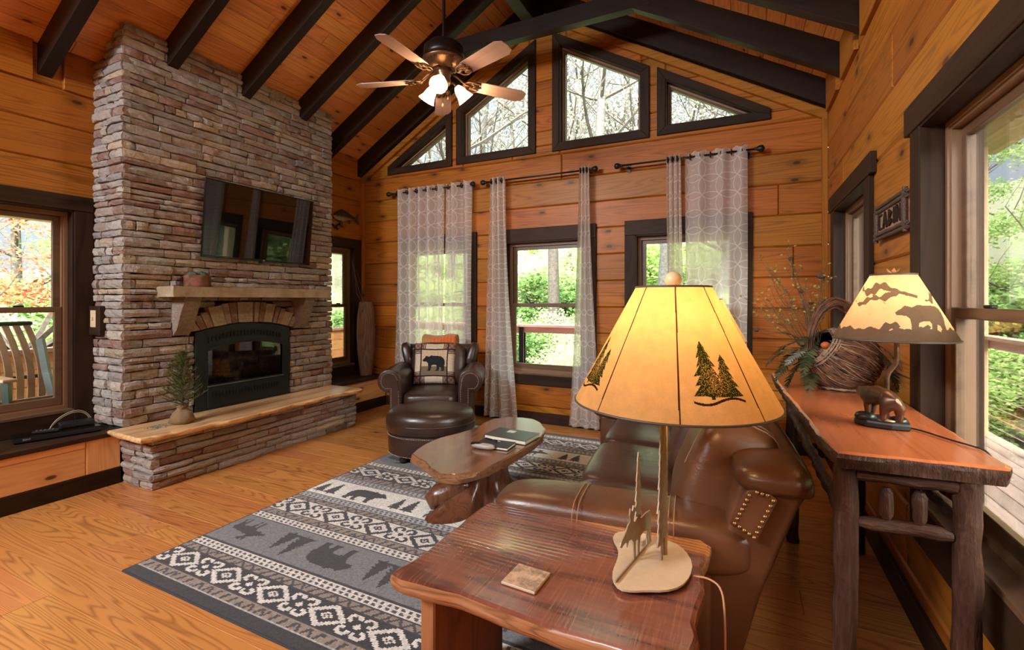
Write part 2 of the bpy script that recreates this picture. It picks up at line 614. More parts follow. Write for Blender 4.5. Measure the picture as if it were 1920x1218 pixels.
# blocking boards between the rafter feet
for side in (0, 1):
    for ya, yb in zip(RAFT_Y[1:], RAFT_Y):
        X = XL if side == 0 else XR
        fr = frame((X, 0, 0), (0, 1 if side == 0 else -1, 0), (0, 0, 1))
        s0, s1 = (ya + RWD + 0.06, yb - 0.03) if side == 0 else (-yb + 0.03, -ya - RWD - 0.06)
        plank('blocking_board', rect(s0, s1, EAVE - 0.30, EAVE + 0.01), fr, 0.03, M['pine'], ceiling, 0.004)
# rake trim under the last rafters on the gable wall
for side in (-1, 1):
    q = [(XC + side * 2.8, EAVE - 0.345), (XC + side * 2.8, EAVE - 0.255), (XC, RIDGE - 0.255), (XC, RIDGE - 0.345)]
    if area2(q) < 0: q = q[::-1]
    plank('rake_board', q, F_back, 0.05, M['pine'], ceiling, 0.004)

# corner strips, baseboards
def strip(name, x0, x1, y0, y1, z0, z1, m, long='z'):
    c = ((x0 + x1) / 2, (y0 + y1) / 2, (z0 + z1) / 2)
    ax = {'x': ((1, 0, 0), (0, 1, 0)), 'y': ((0, 1, 0), (-1, 0, 0)), 'z': ((0, 0, 1), (1, 0, 0))}[long]
    return tag(B().box(x0, x1, y0, y1, z0, z1).build(name, m, None, frame(c, *ax), bevel=0.003), kind='structure')
strip('trim_1', XL, XL + 0.045, YB - 0.045, YB, 0.42, 3.14, M['pine'])
strip('trim_2', XR - 0.045, XR, YB - 0.045, YB, 0.13, 3.14, M['pine'])
strip('baseboard_back', XL + 0.45, XR - 0.02, YB - 0.022, YB, 0, 0.125, M['trim'], 'x')
strip('baseboard_right', XR - 0.022, XR, YF, YB - 0.022, 0, 0.125, M['trim'], 'y')


# ------------------------------------------------------------------ windows
WN = [0]
def new_window():
    WN[0] += 1
    return tag(empty('window_%d' % WN[0]), kind='structure')


def bar(parent, name, fr, s0, s1, z0, z1, n0, n1, mat, long='x', bevel=0.003):
    mw = fr @ Matrix.Translation(((s0 + s1) / 2, (z0 + z1) / 2, (n0 + n1) / 2))
    if long == 'y': mw = mw @ Matrix.Rotation(PI / 2, 4, 'Z')
    return B().box(s0, s1, z0, z1, n0, n1, fr).build(name, mat, parent, mw, bevel=bevel)


def dh_window(fr, s0, s1, z0, z1, cw, head=(0.16, 0.0), apron=0.13, rail=1.385, depth=0.15):
    """double-hung window; s0..s1 outer casing, z0..z1 opening"""
    w = new_window()
    a, c = s0 + cw, s1 - cw
    bar(w, 'head_casing', fr, s0 - head[1], s1 + head[1], z1, z1 + head[0], 0, 0.034, M['trim'])
    bar(w, 'side_casing', fr, s0, a, z0 - apron, z1, 0, 0.028, M['trim'], 'y')
    bar(w, 'side_casing', fr, c, s1, z0 - apron, z1, 0, 0.028, M['trim'], 'y')
    bar(w, 'apron', fr, a, c, z0 - apron, z0, 0, 0.026, M['trim'])
    bar(w, 'sill', fr, a, c, z0 - 0.012, z0 + 0.012, -depth, 0.03, M['sash'])
    for x0, x1 in ((a, a + 0.012), (c - 0.012, c)):
        bar(w, 'jamb', fr, x0, x1, z0, z1, -depth, 0.026, M['trim'], 'y', 0)
    bar(w, 'head_jamb', fr, a, c, z1 - 0.012, z1, -depth, 0.026, M['trim'], 'x', 0)
    o = rect(a + 0.012, c - 0.012, z0 + 0.012, z1 - 0.012)
    i = offset(o, 0.022)
    B().ring(o, i, -0.075, -0.055, fr).build('liner', M['vinyl'], w)
    B().ring(i, offset(i, 0.012), -0.14, -0.065, fr).build('liner', M['vinyl'], w)
    g = offset(i, 0.012)
    xa, xb, za, zb = g[0][0], g[1][0], g[0][1], g[2][1]
    for lo, hi, n0, n1 in ((rail - 0.02, zb, -0.125, -0.095), (za, rail + 0.025, -0.092, -0.062)):
        P = rect(xa, xb, lo, hi)
        sw = 0.045
        I = [(xa + sw, lo + (0.06 if lo == za else 0.04)), (xb - sw, lo + (0.06 if lo == za else 0.04)), (xb - sw, hi - 0.042), (xa + sw, hi - 0.042)]
        s = B().ring(P, I, n0, n1, fr).build('sash', M['sash'], w, fr @ Matrix.Translation(((xa + xb) / 2, (lo + hi) / 2, n0)), bevel=0.003)
        nm = (n0 + n1) / 2
        B().prism([(x, z) for x, z in I], nm - 0.002, nm + 0.002, fr).build('pane', M['glass'], s)
    for x in (xa + (xb - xa) * 0.28, xa + (xb - xa) * 0.72):
        bar(w, 'sash_lock', fr, x - 0.03, x + 0.03, rail + 0.025, rail + 0.037, -0.09, -0.07, M['iron'])
    return w

for a, c in BW: dh_window(F_back, a, c, ZW0, ZW1, CW, (0.158, 0.0), 0.13, 1.385)
for a, c in LW: dh_window(F_left, a, c, ZL0, ZL1, 0.125, (0.12, 0.0), 0.14, 1.37)
for a, c in RW: dh_window(F_right, a, c, ZR0, ZR1, 0.122, (0.125, 0.065), 0.19, 1.395, 0.17)


def fixed_window(P, fr, cw):
    w = new_window()
    n = len(P); I = offset(P, cw)
    for k in range(n):
        k2 = (k + 1) % n
        q = [P[k], P[k2], I[k2], I[k]]
        d = Vector(P[k2]) - Vector(P[k])
        c = (Vector(P[k]) + Vector(P[k2])) / 2
        mw = fr @ Matrix.Translation((c.x, c.y, 0)) @ Matrix.Rotation(math.atan2(d.y, d.x), 4, 'Z')
        q = clean(clip(clip(q, (-4.42, 9), (-4.42, 0)), (0.241, 0), (0.241, 9)))
        if len(q) < 3: continue
        B().prism(q, 0, 0.03, fr, 0.003, 0.003).build('casing', M['trim'], w, mw)
    B().ring(offset(P, cw - 0.005), offset(P, cw + 0.012), -0.15, 0.02, fr).build('jamb', M['trim'], w)
    B().ring(offset(P, cw + 0.012), offset(P, cw + 0.032), -0.075, -0.05, fr).build('liner', M['vinyl'], w)
    B().ring(offset(P, cw + 0.030), offset(P, cw + 0.046), -0.13, -0.07, fr).build('sash', M['sash'], w)
    B().prism(offset(P, cw + 0.044), -0.105, -0.10, fr).build('pane', M['glass'], w)
for p in GABLE: fixed_window(p, F_back, 0.085)

# ================================================================== WINDOW BENCHES beside the chimney
XCOL, YC0, YC1 = -4.45, 2.04, 4.17
for n, (y0, y1) in enumerate(((-0.2, YC0 - 0.012), (YC1 + 0.012, YB - 0.03))):
    t = tag(empty('trim_%d' % (3 + n), (XCOL - 0.2, (y0 + y1) / 2, 0)), kind='structure')
    B().box(XL + 0.002, XCOL - 0.022, y0, y1, 0.0, 0.385).build('bench_core', M['wallcore'], t)
    fr = frame((XCOL - 0.022, 0, 0), (0, 1, 0), (0, 0, 1))
    if n == 0: cuts = [(y0, 1.0, 'x'), (1.0, 1.805, 'x'), (1.805, y1, 'y')]
    else: cuts = [(y0, y1, 'x')]
    for a, c, g in cuts:
        plank('panel', rect(a, c, 0.125, 0.33 if g == 'x' else 0.385), fr, 0.022, M['bench'], t, 0.005, grain=g)
        if g == 'x': plank('panel', rect(a, c, 0.33, 0.385), fr, 0.022, M['bench'], t, 0.004)
    bar(t, 'toe_board', fr, y0, y1, 0.0, 0.125, 0, 0.03, M['trim'])
    bar(t, 'bench_top', frame((XCOL + 0.02, 0, 0.385), (0, 1, 0), (-1, 0, 0)), y0, y1, 0.0, -(XL - XCOL) + 0.018, 0, 0.034, M['trim'])

# ================================================================== STONE CHIMNEY
def stone_mat():
    t = NT('ledge_stone')
    at = t.n('ShaderNodeVertexColor', layer_name='Col').outputs['Color']
    v = t.obj()
    n1 = t.noise(v, 9, 5, 0.65); n2 = t.noise(v, 42, 4, 0.7); n3 = t.noise(t.map(v, (3, 3, 14)), 4, 3, 0.6)
    c = t.mix(t.math('MULTIPLY', t.smooth(n1, 0.42, 0.72), 0.45), at, (0.40, 0.36, 0.325), 'MIX')
    c = t.mix(t.math('MULTIPLY', t.smooth(n3, 0.5, 0.75), 0.35), c, (0.19, 0.105, 0.075))
    c = t.mix(0.55, c, t.ramp(n2, [(0.3, (0.55, 0.55, 0.55)), (0.7, (1.25, 1.25, 1.25))]), 'MULTIPLY')
    h = t.math('ADD', t.math('MULTIPLY', n1, 1.2), t.math('ADD', n2, n3))
    return t.fin(c, 0.85, 0, t.bump(h, 0.75, 0.016))
M['stone'] = stone_mat()
M['mortar'] = plain('dark_mortar', (0.022, 0.018, 0.016), 0.95)
PAL = [(0.36, 0.30, 0.25), (0.32, 0.275, 0.24), (0.41, 0.345, 0.285), (0.29, 0.215, 0.17), (0.25, 0.145, 0.11), (0.33, 0.24, 0.19),
       (0.38, 0.335, 0.30), (0.25, 0.215, 0.195), (0.41, 0.315, 0.22), (0.34, 0.295, 0.265), (0.24, 0.135, 0.10), (0.36, 0.31, 0.27), (0.31, 0.26, 0.225)]


def stone_shape(b, r, fr, s0, s1, z0, z1, depth, back=-0.03, left=False, right=False):
    """one rough ledge stone: a wavy box with a split face"""
    nx = 3 if s1 - s0 < 0.16 else 4
    k_ = r.uniform(0.82, 1.18); b.c = tuple(c * k_ for c in r.choice(PAL))
    g = 0.0035
    j = lambda a: r.uniform(-a, a)
    vs = []
    zt = [z1 - g + j(0.0035) for _ in range(nx + 1)]; zb = [z0 + g + j(0.0035) for _ in range(nx + 1)]
    for row in range(4):                       # back top, front top, front mid, front bottom, then back bottom
        pass
    rows = []
    for (zf, d) in ((1.0, None), (0.93, 0.0), (0.5, 0.006), (0.07, -0.001), (0.0, None)):
        rw = []
        for k in range(nx + 1):
            f = k / nx
            s = s0 + g + (s1 - s0 - 2 * g) * f + (j(0.004) if d is not None else 0)
            z = zb[k] + (zt[k] - zb[k]) * zf
            if d is None: n = depth - 0.005 + j(0.003)
            else: n = depth + d + j(0.006)
            if k in (0, nx): n -= 0.006
            rw.append(Vector((s, z, n)))
        rows.append(rw)
    top = [Vector((v.x, v.y, back)) for v in rows[0]]; bot = [Vector((v.x, v.y, back)) for v in rows[-1]]
    rows = [top] + rows + [bot]
    w = nx + 1
    vs = [fr @ v for rw in rows for v in rw]
    fs = []
    for i in range(len(rows) - 1):
        for k in range(nx):
            fs.append((i * w + k, (i + 1) * w + k, (i + 1) * w + k + 1, i * w + k + 1))
    L = [i * w for i in range(len(rows))]; R = [i * w + nx for i in range(len(rows))]
    fs.append(tuple(L)[::-1]); fs.append(tuple(R))
    b.add(vs, fs)


class Stones:
    """collects stones; the largest ones become parts of their own, the rest one stuff part"""
    def __init__(s): s.items = []
    def put(s, fr, s0, s1, z0, z1, depth, back=-0.03): s.items.append((fr, s0, s1, z0, z1, depth, back))
    def build(s, parent, seed, name='stone', limit=295):
        r = random.Random(seed)
        def size(i):
            fr, s0, s1, z0, z1 = i[:5]
            c = fr @ Vector(((s0 + s1) / 2, (z0 + z1) / 2, 0))
            return (s1 - s0) * (z1 - z0) / (c - cam.location).length ** 2
        items = sorted(s.items, key=size, reverse=True)
        for it in items[:limit]:
            b = B(); stone_shape(b, r, *it)
            fr, s0, s1, z0, z1 = it[:5]
            b.build(name, M['stone'], parent)
        if len(items) > limit:
            b = B()
            for it in items[limit:]: stone_shape(b, r, *it)
            tag(b.build('small_' + name + 's', M['stone'], parent), kind='stuff')


chim = thing('stone_chimney', 'floor to ceiling stacked ledgestone chimney breast with an arched opening', 'fireplace', (XCOL - 0.2, (YC0 + YC1) / 2, 0))
F_cf = frame((XCOL, 0, 0), (0, 1, 0), (0, 0, 1))              # front face
F_cs = frame((0, YC0, 0), (1, 0, 0), (0, 0, 1))               # left side, faces -Y, s = x
F_ce = frame((0, YC1, 0), (-1, 0, 0), (0, 0, 1))              # right side, faces +Y, s = -x
def core_bits(b, x0, x1, y0, y1, z0, z1=None):
    zt = lambda x: (roof(x) - 0.02) if z1 is None else z1
    vs = [(x, y, z) for y in (y0, y1) for x, z in ((x0, z0), (x1, z0), (x1, zt(x1)), (x0, zt(x0)))]
    b.add(vs, [(0, 1, 2, 3), (7, 6, 5, 4), (1, 0, 4, 5), (2, 1, 5, 6), (3, 2, 6, 7), (0, 3, 7, 4)])
b = B()
core_bits(b, XL + 0.002, XCOL - 0.03, YC0 + 0.03, 2.62, 0); core_bits(b, XL + 0.002, XCOL - 0.03, 3.54, YC1 - 0.03, 0)
core_bits(b, XL + 0.002, XCOL - 0.03, 2.62, 3.54, 1.14); core_bits(b, XL + 0.002, XCOL - 0.03, 2.62, 3.54, 0, 0.60)
core_bits(b, XL + 0.002, XL + 0.04, 2.62, 3.54, 0.60, 1.14)
b.build('core', M['mortar'], chim)
# fire opening: box up to 1.16 at the sides, arch to 1.235
FY0, FY1, FZ0, FZS, FZA = 2.585, 3.575, 0.44, 1.155, 1.225
FC = (FY0 + FY1) / 2
def arch(y, zs, za, half):
    u = min(1, abs(y - FC) / half)
    return zs + (za - zs) * (1 - u * u)
st = Stones()
r = random.Random(11)
z = 0.43
rows = []
while z < roof(XCOL) - 0.02:
    h = r.choice((0.048, 0.056, 0.062, 0.070, 0.076))
    rows.append((z, min(z + h, roof(XCOL) + 0.01))); z += h
AR = 0.27                                                       # depth of the arch stones
for z0, z1 in rows:
    zm = (z0 + z1) / 2
    y = YC0
    segs = []
    while y < YC1 - 0.001:
        w = r.choice((0.09, 0.14, 0.18, 0.22, 0.26, 0.30, 0.36))
        if YC1 - (y + w) < 0.08: w = YC1 - y
        segs.append((y, y + w)); y += w
    for a, c in segs:
        parts = [(a, c)]
        # keep out of the opening and its arch stones
        if z1 > FZ0 - 0.01:
            half = (FY1 - FY0) / 2
            if zm < FZS: lo, hi = FY0 + 0.0, FY1 + 0.02
            elif zm < arch(FC, FZS, FZA, half) + AR - 0.05:
                hw = 0.0
                for q in np.linspace(0, half + 0.19, 60):
                    if zm < arch(FC + min(q, half + 0.12), FZS, FZA, half + 0.12) + AR - 0.045 - 0.12 * (q / (half + 0.19)) ** 2: hw = q
                lo, hi = FC - hw, FC + hw
            else: lo = hi = None
            if lo is not None and hi - lo > 0.05:
                parts = []
                if a < lo: parts.append((a, min(c, lo)))
                if c > hi: parts.append((max(a, hi), c))
        for p, q in parts:
            if q - p > 0.03: st.put(F_cf, p, q, z0, z1, r.uniform(0.0, 0.022), -0.05)
    # left side: s = -x from XCOL-ish to the wall; a corner stone wraps visually by standing proud
    x = XCOL + 0.012
    first = True
    while x > XL + 0.02:
        w = r.choice((0.10, 0.16, 0.22, 0.28))
        if x - w < XL + 0.07: w = x - XL
        if z1 < roof(x - w / 2): st.put(F_cs, x - w, x, z0, z1, r.uniform(0.0, 0.02), -0.05)
        x -= w
    st.put(F_ce, -(XCOL + 0.008), -(XL + 0.24), z0, z1, r.uniform(0.0, 0.02), -0.05)
st.build(chim, 5)

M['tan_stone'] = None
def tanstone():
    t = NT('tan_sandstone')
    v = t.obj(); n1 = t.noise(v, 6, 5, 0.65); n2 = t.noise(v, 50, 3, 0.6)
    c = t.ramp(n1, [(0.3, (0.235, 0.155, 0.085)), (0.55, (0.37, 0.29, 0.185)), (0.75, (0.42, 0.36, 0.27))])
    return t.fin(c, 0.8, 0, t.bump(t.math('ADD', n1, t.math('MULTIPLY', n2, 0.5)), 0.6, 0.012))
M['tan_stone'] = tanstone()
M['arch_stone'] = stone_mat()


def roughen(bm, amp, seed, keep=None):
    for v in bm.verts:
        o = noise.noise_vector(Vector(v.co) * 9 + Vector((seed, seed * 2, 0))) * amp
        v.co += o


def rough_block(name, b, mat, parent, amp=0.008, cuts=2, seed=1, bevel=0.006):
    o = b.build(name, mat, parent)
    bm = bmesh.new(); bm.from_mesh(o.data)
    bmesh.ops.subdivide_edges(bm, edges=[e for e in bm.edges if e.calc_length() > 0.05], cuts=cuts, use_grid_fill=True)
    roughen(bm, amp, seed)
    bm.to_mesh(o.data); bm.free()
    return o

# arch stones
r = random.Random(4)
half = (FY1 - FY0) / 2
widths = [0.11, 0.055, 0.06, 0.115, 0.055, 0.06, 0.15, 0.045, 0.055, 0.10, 0.045, 0.05, 0.095, 0.05, 0.05]
tot = sum(widths); s = FY0 - 0.075; scale = (FY1 - FY0 + 0.15) / tot
tans = [(0.34, 0.26, 0.18), (0.22, 0.13, 0.08), (0.27, 0.19, 0.12), (0.38, 0.31, 0.22), (0.30, 0.22, 0.15), (0.19, 0.10, 0.06), (0.36, 0.30, 0.21), (0.3, 0.22, 0.15), (0.20, 0.10, 0.05)]
for k, w in enumerate(widths):
    w *= scale
    a, c = s + 0.004, s + w - 0.004
    m = (a + c) / 2
    lean = (m - FC) * 0.34
    zi0 = arch(a, FZS, FZA, half) + 0.008; zi1 = arch(c, FZS, FZA, half) + 0.008
    hh = AR - 0.065 + r.uniform(-0.01, 0.006) - 0.13 * ((m - FC) / half) ** 2 * 0.8
    b = B(); b.c = tans[k % len(tans)]
    b.prism([(a, zi0), (c, zi1), (c + lean * (hh / 0.3) + 0.006, zi1 + hh), (a + lean * (hh / 0.3) - 0.006, zi0 + hh)], -0.06, 0.03 + r.uniform(0, 0.02), F_cf)
    rough_block('arch_stone', b, M['arch_stone'], chim, 0.005, 2, k + 3)
    s += w
# mantel shelf and corbels
b = B().box(XCOL - 0.05, -4.205, 2.285, 3.935, 1.475, 1.562)
mant = rough_block('mantel_shelf', b, M['tan_stone'], chim, 0.007, 5, 9)
for y0, y1 in ((2.40, 2.535), (3.625, 3.765)):
    b = B(); b.c = (0.25, 0.19, 0.14)
    vs = []
    prof = [(-0.05, 1.14), (0.03, 1.14), (0.075, 1.20), (0.19, 1.43), (0.20, 1.474), (-0.05, 1.474)]
    b.prism([(p[0], p[1]) for p in prof], y0, y1, frame((XCOL, 0, 0), (1, 0, 0), (0, 0, 1)) @ Matrix.Scale(-1, 4, (0, 0, 1)))
    b.f = [f[::-1] for f in b.f]
    rough_block('corbel', b, M['arch_stone'], chim, 0.012, 2, int(y0 * 10))

# ------------------------------------------------------------------ raised hearth
HX = -4.03
hearth = thing('stone_hearth', 'raised stacked stone hearth under a live edge slab', 'hearth', ((XCOL + HX) / 2, 3.08, 0))
B().box(XCOL - 0.02, HX - 0.03, YC0 + 0.03, 4.10, 0, 0.38).build('core', M['mortar'], hearth)
hs = Stones(); r = random.Random(77)
F_hf = frame((HX, 0, 0), (0, 1, 0), (0, 0, 1)); F_hs = frame((0, 2.035, 0), (1, 0, 0), (0, 0, 1)); F_he = frame((0, 4.135, 0), (-1, 0, 0), (0, 0, 1))
z = 0.0
for h in (0.062, 0.058, 0.048, 0.062, 0.052, 0.060, 0.045):
    y = 2.035
    while y < 4.13:
        w = r.choice((0.10, 0.17, 0.24, 0.30, 0.38))
        if 4.135 - (y + w) < 0.08: w = 4.135 - y
        hs.put(F_hf, y, y + w, z, z + h, r.uniform(-0.006, 0.022), -0.05); y += w
    x = HX + 0.01
    while x > XCOL + 0.03:
        w = r.choice((0.12, 0.18, 0.25))
        if x - w < XCOL + 0.07: w = x - XCOL
        hs.put(F_hs, x - w, x, z, z + h, r.uniform(-0.004, 0.018), -0.05)
        hs.put(F_he, -x, -(x - w), z, z + h, r.uniform(-0.004, 0.018), -0.05)
        x -= w
    z += h
hs.build(hearth, 13)


def slab(name, mat, parent, P, z0, z1, wav=0.006, seed=1, bark=None, res=0.03, under=0.012, dz=None, mw=None):
    """live-edge slab: outline P resampled and wobbled; sides ragged. mats: [top, edge]"""
    pts = []
    for i in range(len(P)):
        a, c = Vector(P[i - 1]), Vector(P[i])
        n = max(1, int((c - a).length / res))
        for k in range(n): pts.append(a + (c - a) * (k / n))
    if area2([tuple(p) for p in pts]) < 0: pts = pts[::-1]
    n = len(pts); T_ = z1 - z0
    b = B()
    rings = []
    for lv, (dz_, out) in enumerate(((0.0, -0.010), (-0.006, 0.0), (-T_ * 0.35, 0.004), (-T_ * 0.7, 0.0), (-T_, -under))):
        ring = []
        for i, p in enumerate(pts):
            t = (pts[(i + 1) % n] - pts[i - 1]).normalized(); nn = Vector((t.y, -t.x))
            w = noise.noise(Vector((p.x * 8, p.y * 8, seed + lv * 0.45))) * wav * (0.6 if lv == 0 else 1.0) + noise.noise(Vector((p.x * 30, p.y * 30, seed + lv * 7.0))) * wav * (0.0 if lv == 0 else 0.7)
            q = p + nn * (out + w)
            ring.append((q.x, q.y, z1 + dz_))
        rings.append(ring)
    vs = [v for ring in rings for v in ring]
    b.cur = 1
    fs = []
    for i in range(4):
        b.cur = 0 if i == 0 else 1
        b2 = []
        for k in range(n):
            k2 = (k + 1) % n
            b2.append(((i + 1) * n + k, (i + 1) * n + k2, i * n + k2, i * n + k))
        if i == 0:
            b.add(vs, b2)
        else:
            for f in b2: b.f.append(list(f)); b.mi.append(1); b.col.append(None)
    b.f.append(list(range(n))); b.mi.append(0); b.col.append(None)
    b.f.append([4 * n + k for k in range(n)][::-1]); b.mi.append(1); b.col.append(None)
    o = b.build(name, mat, parent, mw, smooth=True, angle=.75)
    for p in o.data.polygons:
        if p.loop_total > 4: p.use_smooth = False
    for e in o.data.edges:
        if all(i < n for i in e.vertices): e.use_edge_sharp = True
    return o


def chaikin(pts, n=2):
    """rounds the corners of a polyline (cords, cables)"""
    P = [Vector(p) for p in pts]
    for _ in range(n):
        P = [P[0]] + [q for a, c in zip(P, P[1:]) for q in (a.lerp(c, .25), a.lerp(c, .75))] + [P[-1]]
    return P


M['honey_slab'] = wood('honey_live_edge', (0.36, 0.18, 0.07), (0.72, 0.46, 0.22), rough=0.24, var=0, figure=0.45, coat=0.4, rings=22)
M['honey_edge'] = wood('honey_live_edge_side', (0.42, 0.20, 0.07), (0.74, 0.47, 0.21), rough=0.3, var=0, figure=0.7, coat=0.4, fig_scale=2.2, bump=0.5)
P = [(-4.452, 1.94), (-4.02, 1.925), (-3.965, 1.93), (-3.955, 2.02), (-3.965, 2.15), (-3.935, 2.28), (-3.945, 2.45), (-3.90, 2.56), (-3.905, 2.70), (-3.945, 2.86), (-3.93, 3.05), (-3.96, 3.25), (-3.945, 3.5), (-3.975, 3.75), (-3.95, 3.95), (-3.90, 4.08), (-3.93, 4.155), (-4.20, 4.165), (-4.452, 4.16)]
slab('hearth_slab', [M['honey_slab'], M['honey_edge']], hearth, P, 0.388, 0.432, 0.010, 3, mw=frame((-4.2, 3, 0.4), (0, 1, 0), (-1, 0, 0)))

# ------------------------------------------------------------------ gas fireplace insert
M['ins'] = plain('slate_green_metal', (0.020, 0.028, 0.031), 0.42, 0.5)
M['black'] = plain('matt_black', (0.006, 0.006, 0.006), 0.6)
M['brick_dark'] = plain('firebox_brick', (0.075, 0.05, 0.04), 0.85, 0, 0.4)
M['log'] = plain('charred_log', (0.10, 0.085, 0.07), 0.9, 0, 0.7)
ins = thing('gas_fireplace', 'dark slate arched gas fireplace with a glass front and black vents', 'fireplace', (XCOL, FC, FZ0))
N_ = 12
def archpoly(y0, y1, z0, zs, za):
    h = (y1 - y0) / 2; c = (y0 + y1) / 2
    return [(y0, z0), (y1, z0)] + [(c + h * math.cos(PI * 0 + (k / N_) * PI) if False else y1 - (y1 - y0) * k / N_, zs + (za - zs) * (1 - ((y1 - (y1 - y0) * k / N_ - c) / h) ** 2)) for k in range(N_ + 1)]
GO = archpoly(FY0 + 0.105, FY1 - 0.08, 0.655, 0.985, 1.045)
OUT = archpoly(FY0 + 0.004, FY1 - 0.002, FZ0 - 0.006, FZS, FZA)
B().ring(OUT, GO, -0.02, 0.018, F_cf).build('front_frame', M['ins'], ins, bevel=0.003)
B().ring(offset(GO, -0.012), offset(GO, 0.010), 0.017, 0.024, F_cf).build('glass_trim', M['ins'], ins)
B().prism(GO, 0.004, 0.008, F_cf).build('pane', glass_mat('fire_glass', (0.80, 0.80, 0.80), 0.06), ins)
B().box(XCOL + 0.017, XCOL + 0.026, FY0 + 0.105, FY1 - 0.075, 0.645, 0.655).build('glass_sill', plain('steel_sill', (0.35, 0.36, 0.37), 0.3, 0.9), ins)
b0 = (2.625, 3.535)
B().box(XL + 0.045, XCOL - 0.02, b0[0], b0[1], 0.602, 0.655).build('firebox_floor', M['black'], ins)
fb = B().box(XL + 0.045, XL + 0.06, b0[0], b0[1], 0.655, 1.135).box(XL + 0.06, XCOL - 0.03, b0[0], b0[0] + 0.02, 0.655, 1.135).box(XL + 0.06, XCOL - 0.03, b0[1] - 0.02, b0[1], 0.655, 1.135)
fb.box(XL + 0.06, XCOL - 0.03, b0[0], b0[1], 1.12, 1.135).build('firebox_lining', M['brick_dark'], ins)
r = random.Random(8)
def logpts(a, c, n=6):
    a, c = Vector(a), Vector(c)
    return [a.lerp(c, k / n) + Vector((r.uniform(-.012, .012), 0, r.uniform(-.01, .01))) for k in range(n + 1)]
for a, c, rad in (((-4.62, 2.72, 0.73), (-4.60, 3.42, 0.72), 0.05), ((-4.72, 2.80, 0.80), (-4.70, 3.36, 0.79), 0.055), ((-4.56, 2.80, 0.80), (-4.70, 3.16, 0.88), 0.036), ((-4.58, 3.38, 0.78), (-4.70, 3.04, 0.90), 0.036), ((-4.66, 2.9, 0.86), (-4.62, 3.30, 0.87), 0.04)):
    B().tube(logpts(a, c), [rad * r.uniform(.85, 1.1) for _ in range(7)], 9).build('log', M['log'], ins, smooth=True)
for y in (2.88, 3.28):
    B().tube([(-4.53, y - 0.05, 0.655), (-4.53, y - 0.03, 0.70), (-4.53, y, 0.73), (-4.53, y, 0.86), (-4.53, y + 0.012, 0.885)], 0.010, 6).tube([(-4.53, y + 0.05, 0.655), (-4.53, y + 0.03, 0.70), (-4.53, y, 0.73)], 0.010, 6).tube([(-4.53, y, 0.72), (-4.75, y, 0.72)], 0.009, 6).build('andiron', M['iron'], ins, smooth=True)
e_ = B()
for k in range(60):
    p = Vector((r.uniform(-4.78, -4.52), r.uniform(2.70, 3.46), 0.66))
    e_.se(p, (r.uniform(.012, .028), r.uniform(.012, .03), r.uniform(.01, .02)), 0.8, 0.8, 6, 4)
tag(e_.build('embers', M['log'], ins), kind='stuff')
pl = B().prism(rect(FY0 + 0.11, FY1 - 0.075, 0.455, 0.640), 0.016, 0.026, F_cf).build('lower_panel', M['ins'], ins, bevel=0.004)
for (y0, y1, zc, curved) in ((FY0 + 0.15, FY1 - 0.13, 0.565, 0), (FY0 + 0.11, FY1 - 0.10, 1.075, 1)):
    n = 22
    for k in range(n):
        y = y0 + (y1 - y0) * (k + 0.5) / n
        zz = zc + (0.055 * (1 - ((y - FC) / (half - 0.1)) ** 2) if curved else 0)
        w = (y1 - y0) / n
        d = 0.024 if curved else 0.030
        q = [(y - w * 0.36, zz), (y - w * 0.20, zz - 0.026), (y + w * 0.20, zz - 0.026), (y + w * 0.36, zz), (y + w * 0.2, zz + 0.026), (y - w * 0.2, zz + 0.026)]
        B().prism(q, 0.016, d, F_cf).build('vent_slot', M['black'], ins)
        B().ring(q, [(yy * 0.55 + y * 0.45, z2 * 0.55 + zz * 0.45) for yy, z2 in q], 0.016, d + 0.003, F_cf).build('vent_ring', M['ins'], ins) if k % 1 == 0 else None

# ------------------------------------------------------------------ television
M['tvblack'] = plain('gloss_black', (0.004, 0.004, 0.004), 0.12)
M['screen'] = plain('dark_screen', (0.002, 0.0022, 0.0025), 0.03, 0, Specular_IOR_Level=0.9)
tv = thing('television', 'black flat screen television on a tilting wall bracket above the mantel', 'television', (-4.37, 3.215, 1.84))
lean = math.atan2(0.064, 0.716)
F_tv = frame((-4.40, 2.62, 1.84), (0, 1, 0), (math.sin(lean), 0, math.cos(lean)))
b = B().box(0, 1.19, 0, 0.716, -0.016, 0.0, F_tv); b.build('case', M['tvblack'], tv, bevel=0.006)
B().prism(rect(0.012, 1.178, 0.022, 0.704), 0.0, 0.0015, F_tv).build('screen', M['screen'], tv)
B().ring(rect(0, 1.19, 0, 0.716), rect(0.011, 1.179, 0.021, 0.705), 0.0, 0.006, F_tv).build('bezel', M['tvblack'], tv, bevel=0.002)
B().box(0.3, 0.9, 0.3, 0.60, -0.042, -0.016, F_tv).build('bracket', M['iron'], tv)


def text(name, body, size, mat, parent, mw, ext=0.001, align='CENTER'):
    c = bpy.data.curves.new(name, 'FONT'); c.body = body; c.size = size; c.extrude = ext
    c.align_x = align; c.align_y = 'CENTER'; c.resolution_u = 3
    o = bpy.data.objects.new(name, c)
    dg = None
    COL.objects.link(o); bpy.context.view_layer.update()
    me = bpy.data.meshes.new_from_object(o.evaluated_get(bpy.context.evaluated_depsgraph_get()))
    bpy.data.objects.remove(o); bpy.data.curves.remove(c)
    me.name = name
    me.materials.clear(); me.materials.append(mat)
    return link(name, me, parent, mw)
M['silver'] = plain('silver_print', (0.5, 0.5, 0.5), 0.4, 0.3)
text('lettering', 'LG', 0.018, M['silver'], tv, F_tv @ Matrix.Translation((0.62, 0.011, 0.0065)))
B().box(0.575, 0.615, -0.022, 0.0, -0.012, -0.003, F_tv).build('sensor', M['tvblack'], tv)

